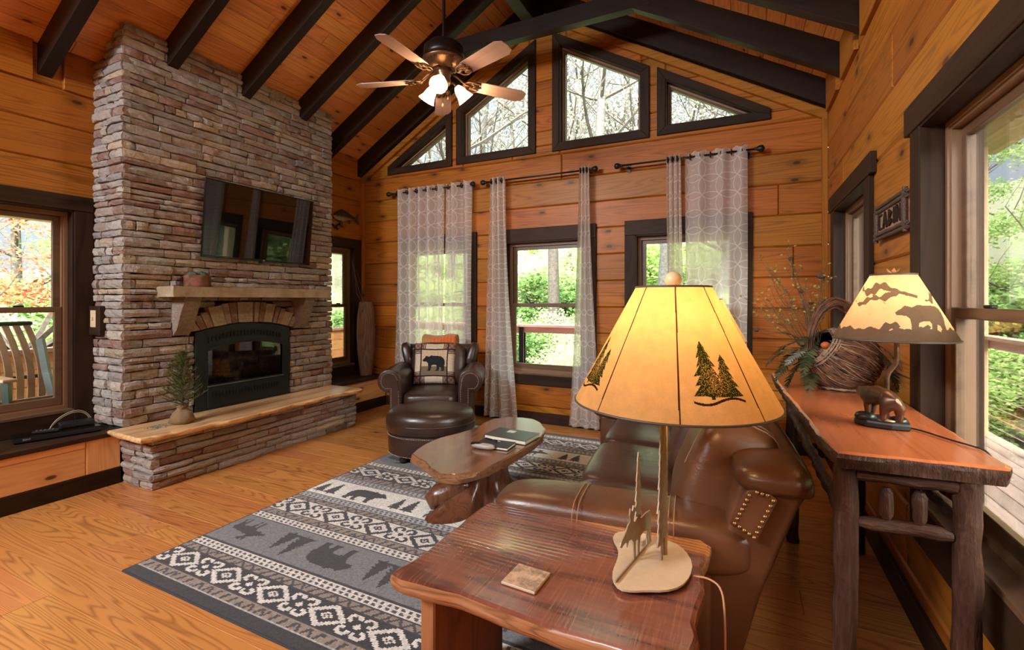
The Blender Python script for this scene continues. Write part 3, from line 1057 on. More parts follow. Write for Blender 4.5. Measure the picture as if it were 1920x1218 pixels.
# ------------------------------------------------------------------ light switch on the chimney side
sw = thing('light_switch', 'ivory light switch on a dark wood backing board beside the chimney', 'switch', (-4.80, YC0 - 0.02, 1.29))
B().box(-4.90 + 0.03, -4.70, YC0 - 0.045, YC0 - 0.004, 1.16, 1.40).build('backing_board', M['trim'], sw, bevel=0.004)
B().box(-4.832, -4.752, YC0 - 0.052, YC0 - 0.045, 1.225, 1.365).build('cover_plate', plain('ivory_plastic', (0.62, 0.47, 0.30), 0.4), sw, bevel=0.003)
B().box(-4.80, -4.784, YC0 - 0.062, YC0 - 0.052, 1.28, 1.31).build('toggle', bpy.data.materials['ivory_plastic'], sw, bevel=0.002)

# ================================================================== OUTSIDE: decks, rails, hillside, woods
M['deck'] = wood('weathered_deck_boards', (0.21, 0.145, 0.128), (0.37, 0.275, 0.245), rough=0.6, var=0.2, figure=0.2, spec=0.25)
M['rail'] = wood('red_brown_rail', (0.36, 0.20, 0.17), (0.52, 0.31, 0.27), rough=0.55, var=0.15, figure=0.2, spec=0.25)
M['soffit'] = wood('porch_ceiling_pine', (0.42, 0.25, 0.13), (0.62, 0.42, 0.24), rough=0.5, var=0.2, figure=0.3)
M['cable'] = plain('steel_cable', (0.55, 0.55, 0.53), 0.35, 0.6)
M['ground'] = plain('mossy_leaf_litter', (0.05, 0.055, 0.028), 0.95, 0, 0.6)
M['rockgrey'] = plain('creek_stone', (0.20, 0.20, 0.19), 0.85, 0, 0.5)


def deck(name, x0, x1, y0, y1, along, z=-0.10, w=0.145):
    d = tag(empty(name, ((x0 + x1) / 2, (y0 + y1) / 2, z)), kind='structure')
    if along == 'y':
        fr = frame((0, 0, z - 0.03), (0, 1, 0), (-1, 0, 0)); a0, a1, b0, b1 = y0, y1, -x1, -x0
    else:
        fr = frame((0, 0, z - 0.03), (1, 0, 0), (0, 1, 0)); a0, a1, b0, b1 = x0, x1, y0, y1
    q = b0
    while q < b1 - 0.02:
        plank('deck_board', rect(a0, a1, q, min(q + w, b1)), fr, 0.03, M['deck'], d, 0.003, 0.003)
        q += w
    B().box(x0, x1, y0, y1, z - 0.25, z - 0.04).build('joists', M['wallcore'], d)
    return d
XO = XR + 0.2
deck('floor_porch_right', XO, 2.62, -1.0, 8.2, 'y')
deck('floor_porch_back', XL - 0.2, XO - 0.003, YB + 0.2, 7.35, 'x')
deck('floor_porch_left', XL - 2.4, XL - 0.2, -0.5, 7.35, 'y')


def railing(label, pts, cables=True, post_gap=1.8, loc=None):
    t = thing('deck_railing', label, 'railing', loc or (pts[0][0], pts[0][1], -0.1))
    for (xa, ya), (xb, yb) in zip(pts, pts[1:]):
        L = math.dist((xa, ya), (xb, yb)); dx, dy = (xb - xa) / L, (yb - ya) / L
        fr = frame((xa, ya, 0), (dx, dy, 0), (-dy, dx, 0))
        bar(t, 'top_rail', fr, 0, L, -0.07, 0.07, 1.00, 1.04, M['rail'])
        bar(t, 'under_rail', fr, 0, L, -0.02, 0.02, 0.90, 1.00, M['rail'])
        n = max(1, round(L / post_gap))
        for k in range(n + 1):
            s = L * k / n
            bar(t, 'post', fr, s - 0.045, s + 0.045, -0.045, 0.045, -0.12, 1.0, M['rail'], 'x')
        if cables:
            for z in np.linspace(0.02, 0.80, 8):
                a = fr @ Vector((0, 0, z)); c = fr @ Vector((L, 0, z))
                B().tube([a, c], 0.004, 5).build('cable', M['cable'], t)
        else:
            bar(t, 'bottom_rail', fr, 0, L, -0.02, 0.02, 0.06, 0.14, M['rail'])
    return t
railing('red brown deck railing with steel cables beyond the large right hand window', [(2.55, -0.9), (2.55, 8.1)])
railing('red brown deck railing across the back, outside the gable wall windows', [(XL - 2.0, 7.28), (XL + 0.05, 7.28), (-3.35, 7.28), (-0.2, 7.28)], False, 1.75)
pw = tag(empty('wall_porch', (XL - 2.3, 3.4, -0.1)), kind='structure')
F_pw = frame((XL - 2.35, 0, 0), (0, 1, 0), (0, 0, 1))
r = random.Random(9)
for k in range(5):
    y = -0.4
    while y < 7.2:
        y1 = min(7.2, y + r.uniform(1.8, 3.0)); plank('board', rect(y, y1, -0.1 + 0.19 * k, 0.09 + 0.19 * k), F_pw, 0.06, M['bench'], pw, 0.012); y = y1
bar(pw, 'cap_rail', F_pw, -0.45, 7.25, 0.85, 0.90, -0.04, 0.12, M['rail'])
# stair down from the back deck: sloped rails
stair = thing('deck_stair_rail', 'sloping red brown stair rail below the middle gable wall window', 'railing', (-1.5, 6.6, -0.1))
for k, y in enumerate((6.35, 7.0)):
    a, c = Vector((-2.25, y, 0.18)), Vector((-0.9, y, 0.72))
    fr = frame(a, c - a, (0, 1, 0))
    bar(stair, 'hand_rail', fr, 0, (c - a).length, -0.045, 0.045, -0.02, 0.02, M['rail'])
    for f in (0.05, 0.5, 0.95):
        p = a.lerp(c, f)
        B().box(p.x - 0.04, p.x + 0.04, y - 0.04, y + 0.04, -0.1, p.z).build('post', M['rail'], stair)
# porch roofs (soffit boards and a carrying beam), right and left
for n, (x0, x1, sgn) in enumerate(((XO, 3.0, 1), (XL - 2.8, XL - 0.2, -1))):
    t = tag(empty('roof_porch_%s' % ('right', 'left')[n], ((x0 + x1) / 2, 2, 2.6)), kind='structure')
    zi, zo = (3.95, 3.38) if sgn > 0 else (3.10, 2.52)
    zb_ = zo - .18
    xi, xo = (x0, x1) if sgn > 0 else (x1, x0)
    d = Vector((xo - xi, 0, zo - zi)); L = d.length; d.normalize()
    fr = frame((xi, 0, zi), (0, 1, 0), d)
    if fr.col[2].z > 0: fr = frame((xi, 0, zi), (0, -1, 0), d); a0, a1 = -8.4, 1.2
    else: a0, a1 = -1.2, 8.4
    q = 0
    while q < L - 0.02:
        plank('soffit_board', rect(a0, a1, q, min(q + 0.15, L)), fr, 0.02, M['soffit'], t, 0.004); q += 0.15
    B().prism(rect(a0, a1, 0, L), -0.12, -0.005, fr).build('roof_deck', M['wallcore'], t)
    xm = 2.45 if sgn > 0 else XL - 2.2
    B().box(xm - 0.07, xm + 0.07, -1.2, 8.4, zb_, zb_ + .24).build('beam', M['soffit'], t, frame((xm, 3, 2.4), (0, 1, 0), (-1, 0, 0)))
    for y in (-0.8, 3.4 if sgn < 0 else 4.6, 7.3):
        B().box(xm - 0.07, xm + 0.07, y - 0.07, y + 0.07, -0.1, zb_ + .01).build('post', M['rail'] if sgn < 0 else M['soffit'], t, frame((xm, y, 1), (0, 0, 1), (1, 0, 0)))


def leaf_mat(name, c1, c2, trans=0.45):
    t = NT(name)
    v = t.n('ShaderNodeNewGeometry').outputs['Random Per Island']
    col = t.ramp(v, [(0.0, c1), (1.0, c2)])
    d = t.n('ShaderNodeBsdfDiffuse', i={'Color': col})
    tl = t.n('ShaderNodeBsdfTranslucent', i={'Color': col})
    mx = t.n('ShaderNodeMixShader', i={0: min(trans + .1, .6), 1: d.outputs[0], 2: tl.outputs[0]})
    t.t.links.new(mx.outputs[0], t.out.inputs['Surface'])
    return t.m
M['leaf'] = leaf_mat('spring_green_leaf', (0.20, 0.34, 0.10), (0.58, 0.70, 0.30))
M['leaf_pale'] = leaf_mat('pale_new_leaf', (0.40, 0.52, 0.28), (0.68, 0.76, 0.46))
M['leaf_dark'] = leaf_mat('rhododendron_leaf', (0.06, 0.13, 0.045), (0.24, 0.38, 0.13), 0.3)
M['maple_leaf'] = leaf_mat('red_maple_leaf', (0.40, 0.10, 0.04), (0.78, 0.33, 0.20), 0.5)
M['trunk'] = plain('pale_grey_bark', (0.085, 0.082, 0.078), 0.9, 0, 0.5)
M['trunk_dark'] = plain('brown_bark', (0.060, 0.050, 0.042), 0.9, 0, 0.5)


def leaves(n, seed, fn, size, mat, parent=None, name='foliage', droop=0.4):
    rg = np.random.RandomState(seed)
    P = fn(rg, n)
    a = rg.normal(size=(n, 3)); a[:, 2] *= 0.35; a /= np.linalg.norm(a, axis=1)[:, None]
    b = np.cross(a, rg.normal(size=(n, 3)) * np.array([1, 1, 0.5]) + np.array([0, 0, 1.0])); b /= np.linalg.norm(b, axis=1)[:, None]
    s = size * rg.uniform(0.6, 1.4, n)[:, None]
    v = np.stack([P, P + (a * 0.45 + b * 0.28) * s, P + a * s, P + (a * 0.45 - b * 0.28) * s], 1).reshape(-1, 3)
    me = bpy.data.meshes.new(name)
    me.vertices.add(4 * n); me.vertices.foreach_set('co', v.astype(np.float32).ravel())
    me.loops.add(4 * n); me.loops.foreach_set('vertex_index', np.arange(4 * n, dtype=np.int32))
    me.polygons.add(n); me.polygons.foreach_set('loop_start', np.arange(0, 4 * n, 4, dtype=np.int32))
    me.update(calc_edges=True)
    o = link(name, me, parent, FR[parent.name] if parent else None, mat)
    return o


def ball(rx, ry, rz, c=(0, 0, 0), fill=0.55):
    def f(rg, n):
        d = rg.normal(size=(n, 3)); d /= np.linalg.norm(d, axis=1)[:, None]
        rr = rg.uniform(fill, 1.0, n)[:, None]
        return d * rr * np.array([rx, ry, rz]) + np.array(c)
    return f


def hill(x, y):
    """ground height: level by the house, a creek on the right, a rising slope behind"""
    h = -0.9
    h += max(0, y - 9.0) * 0.17 + max(0, y - 24) * 0.12
    h += max(0, x - 8.5) * 0.13 + max(0, -x - 9.5) * 0.10
    return h + noise.noise(Vector((x * 0.22, y * 0.22, 0))) * 0.55 + noise.noise(Vector((x * 0.9, y * 0.9, 3))) * 0.12
b = B()
b.grid(70, 60, lambda u, v: Vector((-42 + 74 * u, -8 + 60 * v, hill(-42 + 74 * u, -8 + 60 * v))))
gr = tag(b.build('ground', M['ground'], smooth=True), kind='structure')


def region(o, loc):
    """names the side of the cabin a plant stands on"""
    x, y = loc[0], loc[1]
    w = 'right' if x > 4.4 else ('left' if x < -8.9 and y < 10.5 else 'back')
    tone = o.children[0].data.name if o.children else ''
    for c in o.children:
        if c.name.startswith('foliage' if o['category'] == 'bush' else 'trunk'): tone = c.data.materials[0].name; break
    if o.name.startswith('leafy'): kind = 'full leafy green tree standing '
    elif o['category'] == 'bush': kind = {'spring_green_leaf': 'fresh green bush growing on the ground ', 'rhododendron_leaf': 'dark green large leaved bush growing on the ground ', 'pale_new_leaf': 'pale yellow green bush growing on the ground '}[tone]
    else: kind = {'pale_grey_bark': 'slender grey barked woodland tree with thin new leaves ', 'brown_bark': 'slender dark barked woodland tree with thin new leaves '}[tone]
    key = kind.split(' bush')[0].split(' woodland')[0].replace('slender ', '') + ' '
    o['label'] = kind + {'right': 'beyond the right porch rail', 'left': 'beyond the left porch', 'back': 'behind the gable wall deck'}[w]
    o['group'] = ('leafy ' if o.name.startswith('leafy') else key) + {'bush': 'bushes ', 'tree': 'trees '}[o['category']] + {'right': 'right of the cabin', 'left': 'left of the cabin', 'back': 'behind the cabin'}[w]


def copy_tree(src, loc, rz, sc_=1.0):
    o = src.copy(); COL.objects.link(o); o.location = loc; o.rotation_euler = (0, 0, rz); o.scale = (sc_,) * 3
    for ch in src.children:
        c = ch.copy(); COL.objects.link(c); c.parent = o; c.matrix_local = ch.matrix_local.copy()
    region(o, loc)
    return o


# understorey bushes
bush_src = []
for k, (m, n) in enumerate((('leaf', 8600), ('leaf_dark', 7000), ('leaf_pale', 8600))):
    t = thing('forest_bush', 'leafy green bush growing on the slope outside the windows', 'bush', (0, 0, -50), 0, 'bushes in the woods outside')
    def clumps(rg, n):
        cs = np.array([[rg.uniform(-0.9, 0.9), rg.uniform(-0.9, 0.9), rg.uniform(0.25, 1.35)] for _ in range(24)])
        i = rg.randint(0, 24, n)
        d = rg.normal(size=(n, 3)); d /= np.linalg.norm(d, axis=1)[:, None]
        return cs[i] + d * rg.uniform(0.1, 0.42, n)[:, None] * np.array([1, 1, 0.7])
    t.location = (0, 0, 0); FR[t.name] = Matrix()
    tag(leaves(n, 40 + k, clumps, (0.062, 0.095, 0.058)[k], M[m], t), kind='stuff')
    bb = B(); r = random.Random(k)
    for _ in range(9):
        e = Vector((r.uniform(-.8, .8), r.uniform(-.8, .8), r.uniform(0.7, 1.3)))
        bb.tube([(0, 0, -0.2), e * 0.5 + Vector((0, 0, 0.1)), e], [0.022, 0.014, 0.005], 5)
    bb.build('branches', M['trunk_dark'], t)
    bush_src.append(t)
r = random.Random(17)
first = [True, True, True]
spots = []
big = []
for _ in range(190):
    a = r.random()
    if a < 0.62: spots.append((r.uniform(-17, 6), 9.0 + 22 * r.random() ** 1.5))
    elif a < 0.82: spots.append((r.uniform(4.6, 15), r.uniform(1.0, 16)))
    else: spots.append((r.uniform(-18, -9), r.uniform(-0.5, 9)))
for _ in range(46): big.append((r.uniform(7.6, 14), r.uniform(2.5, 17)))
for _ in range(16): big.append((r.uniform(-16, 4), r.uniform(17, 26)))
for x, y in spots + big:
    if 4.0 < x < 7.6 and y < 9.0: continue
    k = r.choice((0, 0, 1, 2, 2)) if not (x > 4) else r.choice((0, 1, 1, 2))
    s_ = r.uniform(0.75, 1.5) * (1 + max(0, y - 14) * 0.03)
    if (x, y) in big: s_ *= 1.7; k = r.choice((0, 0, 2))
    p = (x, y, hill(x, y) - 0.15)
    if first[k]:
        first[k] = False; o = bush_src[k]; o.location = p; region(o, p); o.scale = (s_,) * 3; o.rotation_euler = (0, 0, r.uniform(0, 6))
    else: copy_tree(bush_src[k], p, r.uniform(0, 6), s_)

# trees with bare spring branches and thin new leaves
def branch(bb, r, p, d, L, rad, depth, tips):
    pts = [Vector(p)]; rs = [rad]; n = 5
    q = Vector(p); dd = Vector(d)
    for i in range(n):
        dd = (dd + Vector((r.uniform(-.16, .16), r.uniform(-.16, .16), r.uniform(-.02, .12)))).normalized()
        q = q + dd * L / n
        pts.append(q.copy()); rs.append(rad * (1 - 0.72 * (i + 1) / n))
        if depth > 0 and i >= 1:
            for _ in range(2 if depth > 1 else 1):
                a = r.uniform(0, 2 * PI)
                side = (Vector((math.cos(a), math.sin(a), 0.35)) * 0.8 + dd * 0.7).normalized()
                branch(bb, r, q, side, L * r.uniform(0.36, 0.55), rs[-1] * 0.5, depth - 1, tips)
    bb.tube(pts, rs, 7 if rad > 0.05 else 4, cap=False)
    tips.append(q)
tree_src = []
for k in range(4):
    r2 = random.Random(100 + k)
    t = thing('forest_tree', 'slender bare woodland tree with thin new leaves outside the windows', 'tree', (0, 0, 0), 0, 'trees in the woods outside')
    bb = B(); tips = []
    pts = [Vector((0, 0, -0.5))]; q = Vector((0, 0, 0)); rs = [0.17]
    H = (11, 13, 10, 12)[k]
    dd = Vector((r2.uniform(-.08, .08), r2.uniform(-.08, .08), 1)).normalized()
    bb2 = B()
    for i in range(9):
        q = q + dd * H / 9; dd = (dd + Vector((r2.uniform(-.10, .10), r2.uniform(-.10, .10), 0.05))).normalized()
        pts.append(q.copy()); rs.append(0.15 * (1 - 0.85 * i / 9))
        if i > 1:
            for _ in range(3):
                a = r2.uniform(0, 2 * PI)
                branch(bb2, r2, q, Vector((math.cos(a), math.sin(a), r2.uniform(0.3, 0.9))), r2.uniform(1.6, 3.4), rs[-1] * 0.42, 2 if i < 7 else 1, tips)
    bb.tube(pts, rs, 9)
    bb.build('trunk', (M['trunk'], M['trunk_dark'], M['trunk'], M['trunk'])[k], t, smooth=True)
    tag(bb2.build('branches', M['trunk_dark'], t), kind='stuff')
    tp = np.array([tuple(v) for v in tips])
    def near(rg, n, tp=tp): return tp[rg.randint(0, len(tp), n)] + rg.normal(size=(n, 3)) * 0.16
    tag(leaves((1500, 800, 1100, 600)[k], 60 + k, near, 0.085, M['leaf_pale'], t), kind='stuff')
    tree_src.append(t)
r = random.Random(29)
used = [False] * 4
tspots = [(-3.1, 11.5, 0), (-0.6, 12.2, 2), (-2.1, 14.2, 3), (0.75, 10.4, 0), (1.6, 13.0, 3), (-4.9, 12.6, 1), (-6.6, 10.8, 0), (-8.0, 13, 3), (-1.4, 17, 0), (0.4, 18, 3), (2.6, 16.5, 2), (-3.8, 18, 2), (-5.8, 17, 3), (-9.5, 17, 0)]
for _ in range(34): tspots.append((r.uniform(-20, 8), r.uniform(19, 36), r.randrange(4)))
for _ in range(12): tspots.append((r.uniform(7.6, 16), r.uniform(4, 16), r.randrange(4)))
for _ in range(10): tspots.append((r.uniform(-18, -10), r.uniform(0.5, 9), r.randrange(4)))
for x, y, k in tspots:
    p = (x, y, hill(x, y)); s_ = r.uniform(0.85, 1.25)
    if not used[k]:
        used[k] = True; o = tree_src[k]; o.location = p; region(o, p); o.scale = (s_,) * 3; o.rotation_euler = (0, 0, r.uniform(0, 6))
    else: copy_tree(tree_src[k], p, r.uniform(0, 6), s_)

# tall leafy trees filling the view to the right and left
lt = thing('leafy_tree', 'full leafy green tree beside the cabin, outside the side windows', 'tree', (0, 0, 0), 0, 'leafy trees beside the cabin')
def lclumps(rg, n):
    cs = np.array([[rg.uniform(-1.9, 1.9), rg.uniform(-1.9, 1.9), rg.uniform(1.0, 7.5)] for _ in range(46)])
    i = rg.randint(0, 46, n); d = rg.normal(size=(n, 3)); d /= np.linalg.norm(d, axis=1)[:, None]
    return cs[i] + d * rg.uniform(0.15, 0.75, n)[:, None] * np.array([1, 1, 0.5])
tag(leaves(30000, 91, lclumps, 0.08, M['leaf'], lt), kind='stuff')
bb = B(); tips = []; r2 = random.Random(15)
for z in (1.2, 2.0, 2.8, 3.6, 4.5, 5.5):
    for _ in range(2):
        a = r2.uniform(0, 6.28); branch(bb, r2, (0, 0, z), Vector((math.cos(a), math.sin(a), .5)), 2.2, .035, 1, tips)
bb.build('branches', M['trunk_dark'], lt)
B().tube([(0, 0, -.8), (.05, .02, 2), (-.03, .06, 4.5), (.05, 0, 7)], [.12, .10, .07, .03], 8).build('trunk', M['trunk'], lt, smooth=True)
r = random.Random(63)
ls = [(8.2, 3.4), (8.8, 5.4), (8.0, 7.4), (9.4, 9.0), (7.8, 10.8), (10.5, 6.5), (10.6, 11.5), (8.4, 13.5), (11.5, 3.2), (6.2, 14.5), (12.5, 9.0), (10.0, 15.5),
      (-14.0, 1.0), (-15.5, 5.0), (-13.5, 9.5), (15.0, 3.5), (15.5, 7.0), (16.0, 11.0), (14.5, 14.0), (19.0, 6.0), (19.5, 11.5), (13.5, 18.0), (18.0, 17.0), (22.0, 9.0)]
for k, (x, y) in enumerate(ls):
    p = (x, y, hill(x, y)); s_ = r.uniform(.8, 1.15) * (1.6 if x > 13 else 1)
    if k == 0: lt.location = p; region(lt, p); lt.scale = (s_,) * 3
    else: copy_tree(lt, p, r.uniform(0, 6), s_)

# the red Japanese maple beyond the left porch
mp = thing('maple_tree', 'spreading red leaved maple seen through the window left of the chimney', 'tree', (-9.0, 2.9, -0.9))
bb = B(); tips = []; r2 = random.Random(5)
for a in (0.2, 1.2, 2.3, 3.4, 4.4, 5.5):
    branch(bb, r2, (-9.0, 2.9, 0.6), Vector((math.cos(a), math.sin(a), 0.75)), 2.6, 0.05, 2, tips)
B().tube([(-9, 2.9, -1.2), (-9.03, 2.88, -0.2), (-9.0, 2.9, 0.7)], [0.13, 0.10, 0.08], 8).build('trunk', M['trunk_dark'], mp, smooth=True)
bb.build('branches', M['trunk_dark'], mp)
def layers(rg, n):
    i = rg.randint(0, 44, n)
    cs = np.random.RandomState(3).uniform([-1.9, -2.2, 1.35], [1.7, 2.2, 3.3], size=(44, 3))
    return np.array([-9.0, 2.9, 0]) + cs[i] + rg.normal(size=(n, 3)) * np.array([0.38, 0.38, 0.07])
o = leaves(12000, 5, layers, 0.052, M['maple_leaf'], None)
me = o.data; bpy.data.objects.remove(o)
import mathutils
me.transform(Matrix.Translation((9.0, -2.9, 0.9)))
tag(link('foliage', me, mp), kind='stuff')

# creek stones below the right deck
r = random.Random(41)
for k in range(14):
    x, y = r.uniform(4.0, 7.4), r.uniform(3.5, 11.0)
    sz = r.uniform(0.18, 0.5)
    b = B().se((x, y, hill(x, y) + sz * 0.2), (sz, sz * r.uniform(.7, 1.1), sz * r.uniform(.35, .6)), 0.8, 0.8, 12, 7, fn=lambda v, q=k: v * (1 + 0.25 * noise.noise(v * 4 + Vector((q, 0, 0)))))
    tag(b.build('creek_boulder', M['rockgrey'], None, frame((x, y, hill(x, y)), (1, 0, 0), (0, 1, 0)), smooth=True), 'grey boulder lying in the creek bed below the right deck', 'boulder', 'boulders in the creek bed')

# slatted glider on the left porch
M['slat'] = wood('tan_glider_slats', (0.42, 0.29, 0.18), (0.62, 0.46, 0.31), rough=0.5, var=0.15, figure=0.3)
M['green'] = plain('dark_green_frame', (0.022, 0.048, 0.040), 0.45)
M['green2'] = plain('green_top_rail', (0.055, 0.15, 0.10), 0.5)
gl = thing('porch_glider', 'slatted tan glider bench with dark green frame on the left porch', 'bench', (-5.80, 1.62, -0.1))
def seatpt(x, z): return (-5.75 - x, z)
for k in range(13):
    y0 = 1.945 - k * 0.070
    pts = []
    for j in range(9):
        f = j / 8
        pts.append((-5.56 - 0.31 * f + 0.06 * math.sin(PI * f), y0 + 0.02 * math.sin(PI * f), 0.60 + 0.63 * f))
    b = B(); vs = []
    for (x, yy, zz) in pts: vs += [(x, yy - 0.023, zz), (x, yy + 0.023, zz), (x - 0.018, yy + 0.023, zz), (x - 0.018, yy - 0.023, zz)]
    fs = [(0, 1, 2, 3), (32, 35, 34, 33)]
    for j in range(8):
        for q in range(4): fs.append((j * 4 + q, (j + 1) * 4 + q, (j + 1) * 4 + (q + 1) % 4, j * 4 + (q + 1) % 4))
    b.add(vs, [f[::-1] for f in fs]).build('back_slat', M['slat'], gl, frame((-5.8, y0, 0.9), (0, 0, 1), (0, 1, 0)))
B().box(-5.93, -5.86, 1.05, 1.99, 1.215, 1.255).build('top_rail', M['green2'], gl, bevel=0.012)
B().box(-5.665, -5.635, 1.05, 1.99, 0.76, 0.79).build('cross_rail', M['green'], gl)
for k in range(3):
    B().box(-5.52 + k * 0.085, -5.45 + k * 0.085, 1.06, 1.98, 0.575, 0.595).build('seat_slat', M['slat'], gl, frame((-5.5 + k * .08, 1.55, .58), (0, 1, 0), (-1, 0, 0)))
B().box(-5.27, -5.245, 1.06, 1.93, 0.56, 0.645).build('front_board', M['slat'], gl, frame((-5.26, 1.5, .6), (0, 1, 0), (-1, 0, 0)))
for y in (1.06, 1.99):
    B().tube([(-5.46, y, 0.56), (-5.60, y, 0.80), (-5.72, y, 1.09)], 0.034, 4).build('frame_post', M['green'], gl)
for y in (1.06, 1.62):
    B().tube([(-5.20, y, 0.30), (-5.22, y, 0.60), (-5.25, y, 0.80)], 0.03, 4).build('frame_post', M['green'], gl)
    B().box(-5.62, -5.17, y - 0.045, y + 0.045, 0.80, 0.825).build('arm_rest', M['slat'], gl, bevel=0.006)
for y in (1.06, 1.95):
    B().box(-5.90, -5.18, y - 0.03, y + 0.03, 0.48, 0.56).build('side_rail', M['green'], gl)
    B().box(-6.0, -5.15, y - 0.035, y + 0.035, -0.1, -0.02).build('runner', M['green'], gl)
    for x in (-5.86, -5.24): B().box(x - .03, x + .03, y - 0.03, y + 0.03, -0.04, 0.50).build('frame_post', M['green'], gl)

# ================================================================== SILHOUETTES (flat prints, cut-outs, weavings)
BEAR = [(0, .30), (.02, .42), (.08, .52), (.2, .58), (.35, .60), (.5, .60), (.62, .62), (.72, .56), (.78, .58), (.84, .60), (.87, .57), (.90, .53), (.97, .47), (1, .43), (.98, .38), (.90, .37), (.82, .36), (.76, .30), (.74, .2), (.73, .06), (.78, .02), (.76, 0), (.64, 0), (.62, .05), (.60, .2), (.52, .24), (.40, .24), (.36, .18), (.37, .06), (.42, .02), (.40, 0), (.28, 0), (.26, .05), (.24, .16), (.18, .14), (.14, .06), (.18, .02), (.16, 0), (.04, 0), (.02, .06), (.03, .18)]
MOOSE = [(0, .48), (.05, .56), (.2, .58), (.36, .58), (.48, .66), (.56, .62), (.62, .66), (.60, .74), (.52, .80), (.50, .90), (.56, .84), (.60, .90), (.64, .82), (.70, .90), (.72, .80), (.70, .70), (.76, .68), (.84, .60), (.97, .52), (1, .47), (.96, .43), (.86, .45), (.80, .42), (.79, .34), (.75, .42), (.66, .40), (.60, .32), (.585, .12), (.60, 0), (.545, 0), (.54, .14), (.53, .30), (.47, .30), (.46, .12), (.47, 0), (.42, 0), (.41, .15), (.38, .31), (.22, .33), (.17, .27), (.16, .12), (.18, 0), (.125, 0), (.11, .14), (.10, .24), (.07, .20), (.055, .1), (.065, 0), (.015, 0), (.005, .14), (.02, .30)]


def tree_poly(h=1.0, w=0.5, tiers=6, trunk=0.10, skew=0.0, seed=0):
    r = random.Random(seed)
    L, R = [], []
    for k in range(tiers):
        f0 = k / tiers; f1 = (k + 1) / tiers
        z1 = trunk + (h - trunk) * (1 - f1)
        R += [(w / 2 * (f1 ** 0.8) * r.uniform(.85, 1.1), z1 + 0.01), (w / 2 * (f1 ** 0.8) * 0.56, z1 + 0.035 * h)]
        L += [(-w / 2 * (f1 ** 0.8) * r.uniform(.85, 1.1), z1 + 0.01), (-w / 2 * (f1 ** 0.8) * 0.56, z1 + 0.035 * h)]
    R = R[:-1]; L = L[:-1]
    P = [(0.0, h)] + L + [(-0.05 * w, trunk), (-0.05 * w, 0), (0.05 * w, 0), (0.05 * w, trunk)] + R[::-1]
    return [(x + skew * z, z) for x, z in P]


def inside(X, Y, P):
    X = np.asarray(X); Y = np.asarray(Y)
    r = np.zeros(X.shape, bool)
    for i in range(len(P)):
        x0, y0 = P[i - 1]; x1, y1 = P[i]
        if y0 == y1: continue
        c = ((y0 > Y) != (y1 > Y)) & (X < (x1 - x0) * (Y - y0) / (y1 - y0) + x0)
        r ^= c
    return r


def place(P, x, y, sx, sy=None, fx=1, fy=1):
    sy = sy or sx
    return [(x + fx * (p[0]) * sx, y + fy * p[1] * sy) for p in P]


def color_grid(name, nu, nv, P, C, mat, parent=None, mw=None, smooth=True, wrap=False):
    """grid mesh with one flat colour per cell. P: (nv+1, nu+1, 3) points; C: (nv, nu, 3)"""
    me = bpy.data.meshes.new(name)
    W = nu if wrap else nu + 1
    V = (P[:, :-1] if wrap else P).reshape(-1, 3).astype(np.float64)
    mw = mw or (FR[parent.name] if parent else Matrix())
    im = np.array(mw.inverted())
    V = V @ im[:3, :3].T + im[:3, 3]
    jj, ii = np.meshgrid(np.arange(nv), np.arange(nu), indexing='ij')
    i2 = (ii + 1) % W if wrap else ii + 1
    q = np.stack([jj * W + ii, jj * W + i2, (jj + 1) * W + i2, (jj + 1) * W + ii], -1).reshape(-1, 4).astype(np.int32)
    n = len(q)
    me.vertices.add(len(V)); me.vertices.foreach_set('co', V.astype(np.float32).ravel())
    me.loops.add(4 * n); me.loops.foreach_set('vertex_index', q.ravel())
    me.polygons.add(n); me.polygons.foreach_set('loop_start', np.arange(0, 4 * n, 4, dtype=np.int32))
    me.update(calc_edges=True)
    at = me.color_attributes.new('Col', 'FLOAT_COLOR', 'CORNER')
    c = np.repeat(np.concatenate([C.reshape(-1, 3), np.ones((n, 1))], 1), 4, 0)
    at.data.foreach_set('color', c.astype(np.float32).ravel())
    if smooth: me.polygons.foreach_set('use_smooth', np.ones(n, bool))
    return link(name, me, parent, mw, mat)


# ------------------------------------------------------------------ rug
def rug_mat():
    t = NT('woven_wool_rug')
    c = t.n('ShaderNodeVertexColor', layer_name='Col').outputs['Color']
    v = t.obj()
    n = t.noise(v, 260, 2, 0.6); n2 = t.noise(t.map(v, (40, 300, 1)), 1, 2, 0.6)
    c = t.mix(0.8, c, t.ramp(t.math('ADD', t.math('MULTIPLY', n, 0.6), t.math('MULTIPLY', n2, 0.4)), [(0.3, (0.55, 0.55, 0.55)), (0.7, (1.3, 1.3, 1.3))]), 'MULTIPLY')
    return t.fin(c, 0.95, 0, t.bump(n, 0.5, 0.004), Sheen_Weight=0.15)
M['rug'] = rug_mat()
RX0, RX1, RY0, RY1 = -2.97, -0.56, 1.365, 4.78
nu, nv = 274, 388
xs = RX0 + (np.arange(nu) + .5) / nu * (RX1 - RX0); ys = RY0 + (np.arange(nv) + .5) / nv * (RY1 - RY0)
X, Y = np.meshgrid(xs, ys)
DK = np.array([.036, .033, .038]); LT = np.array([.66, .62, .57]); GY = np.array([.185, .185, .195]); TP = np.array([.27, .215, .175]); WH = np.array([.74, .72, .67]); GD = np.array([.26, .265, .275])
C = np.zeros((nv, nu, 3)); C[:] = TP
PER = 1.459
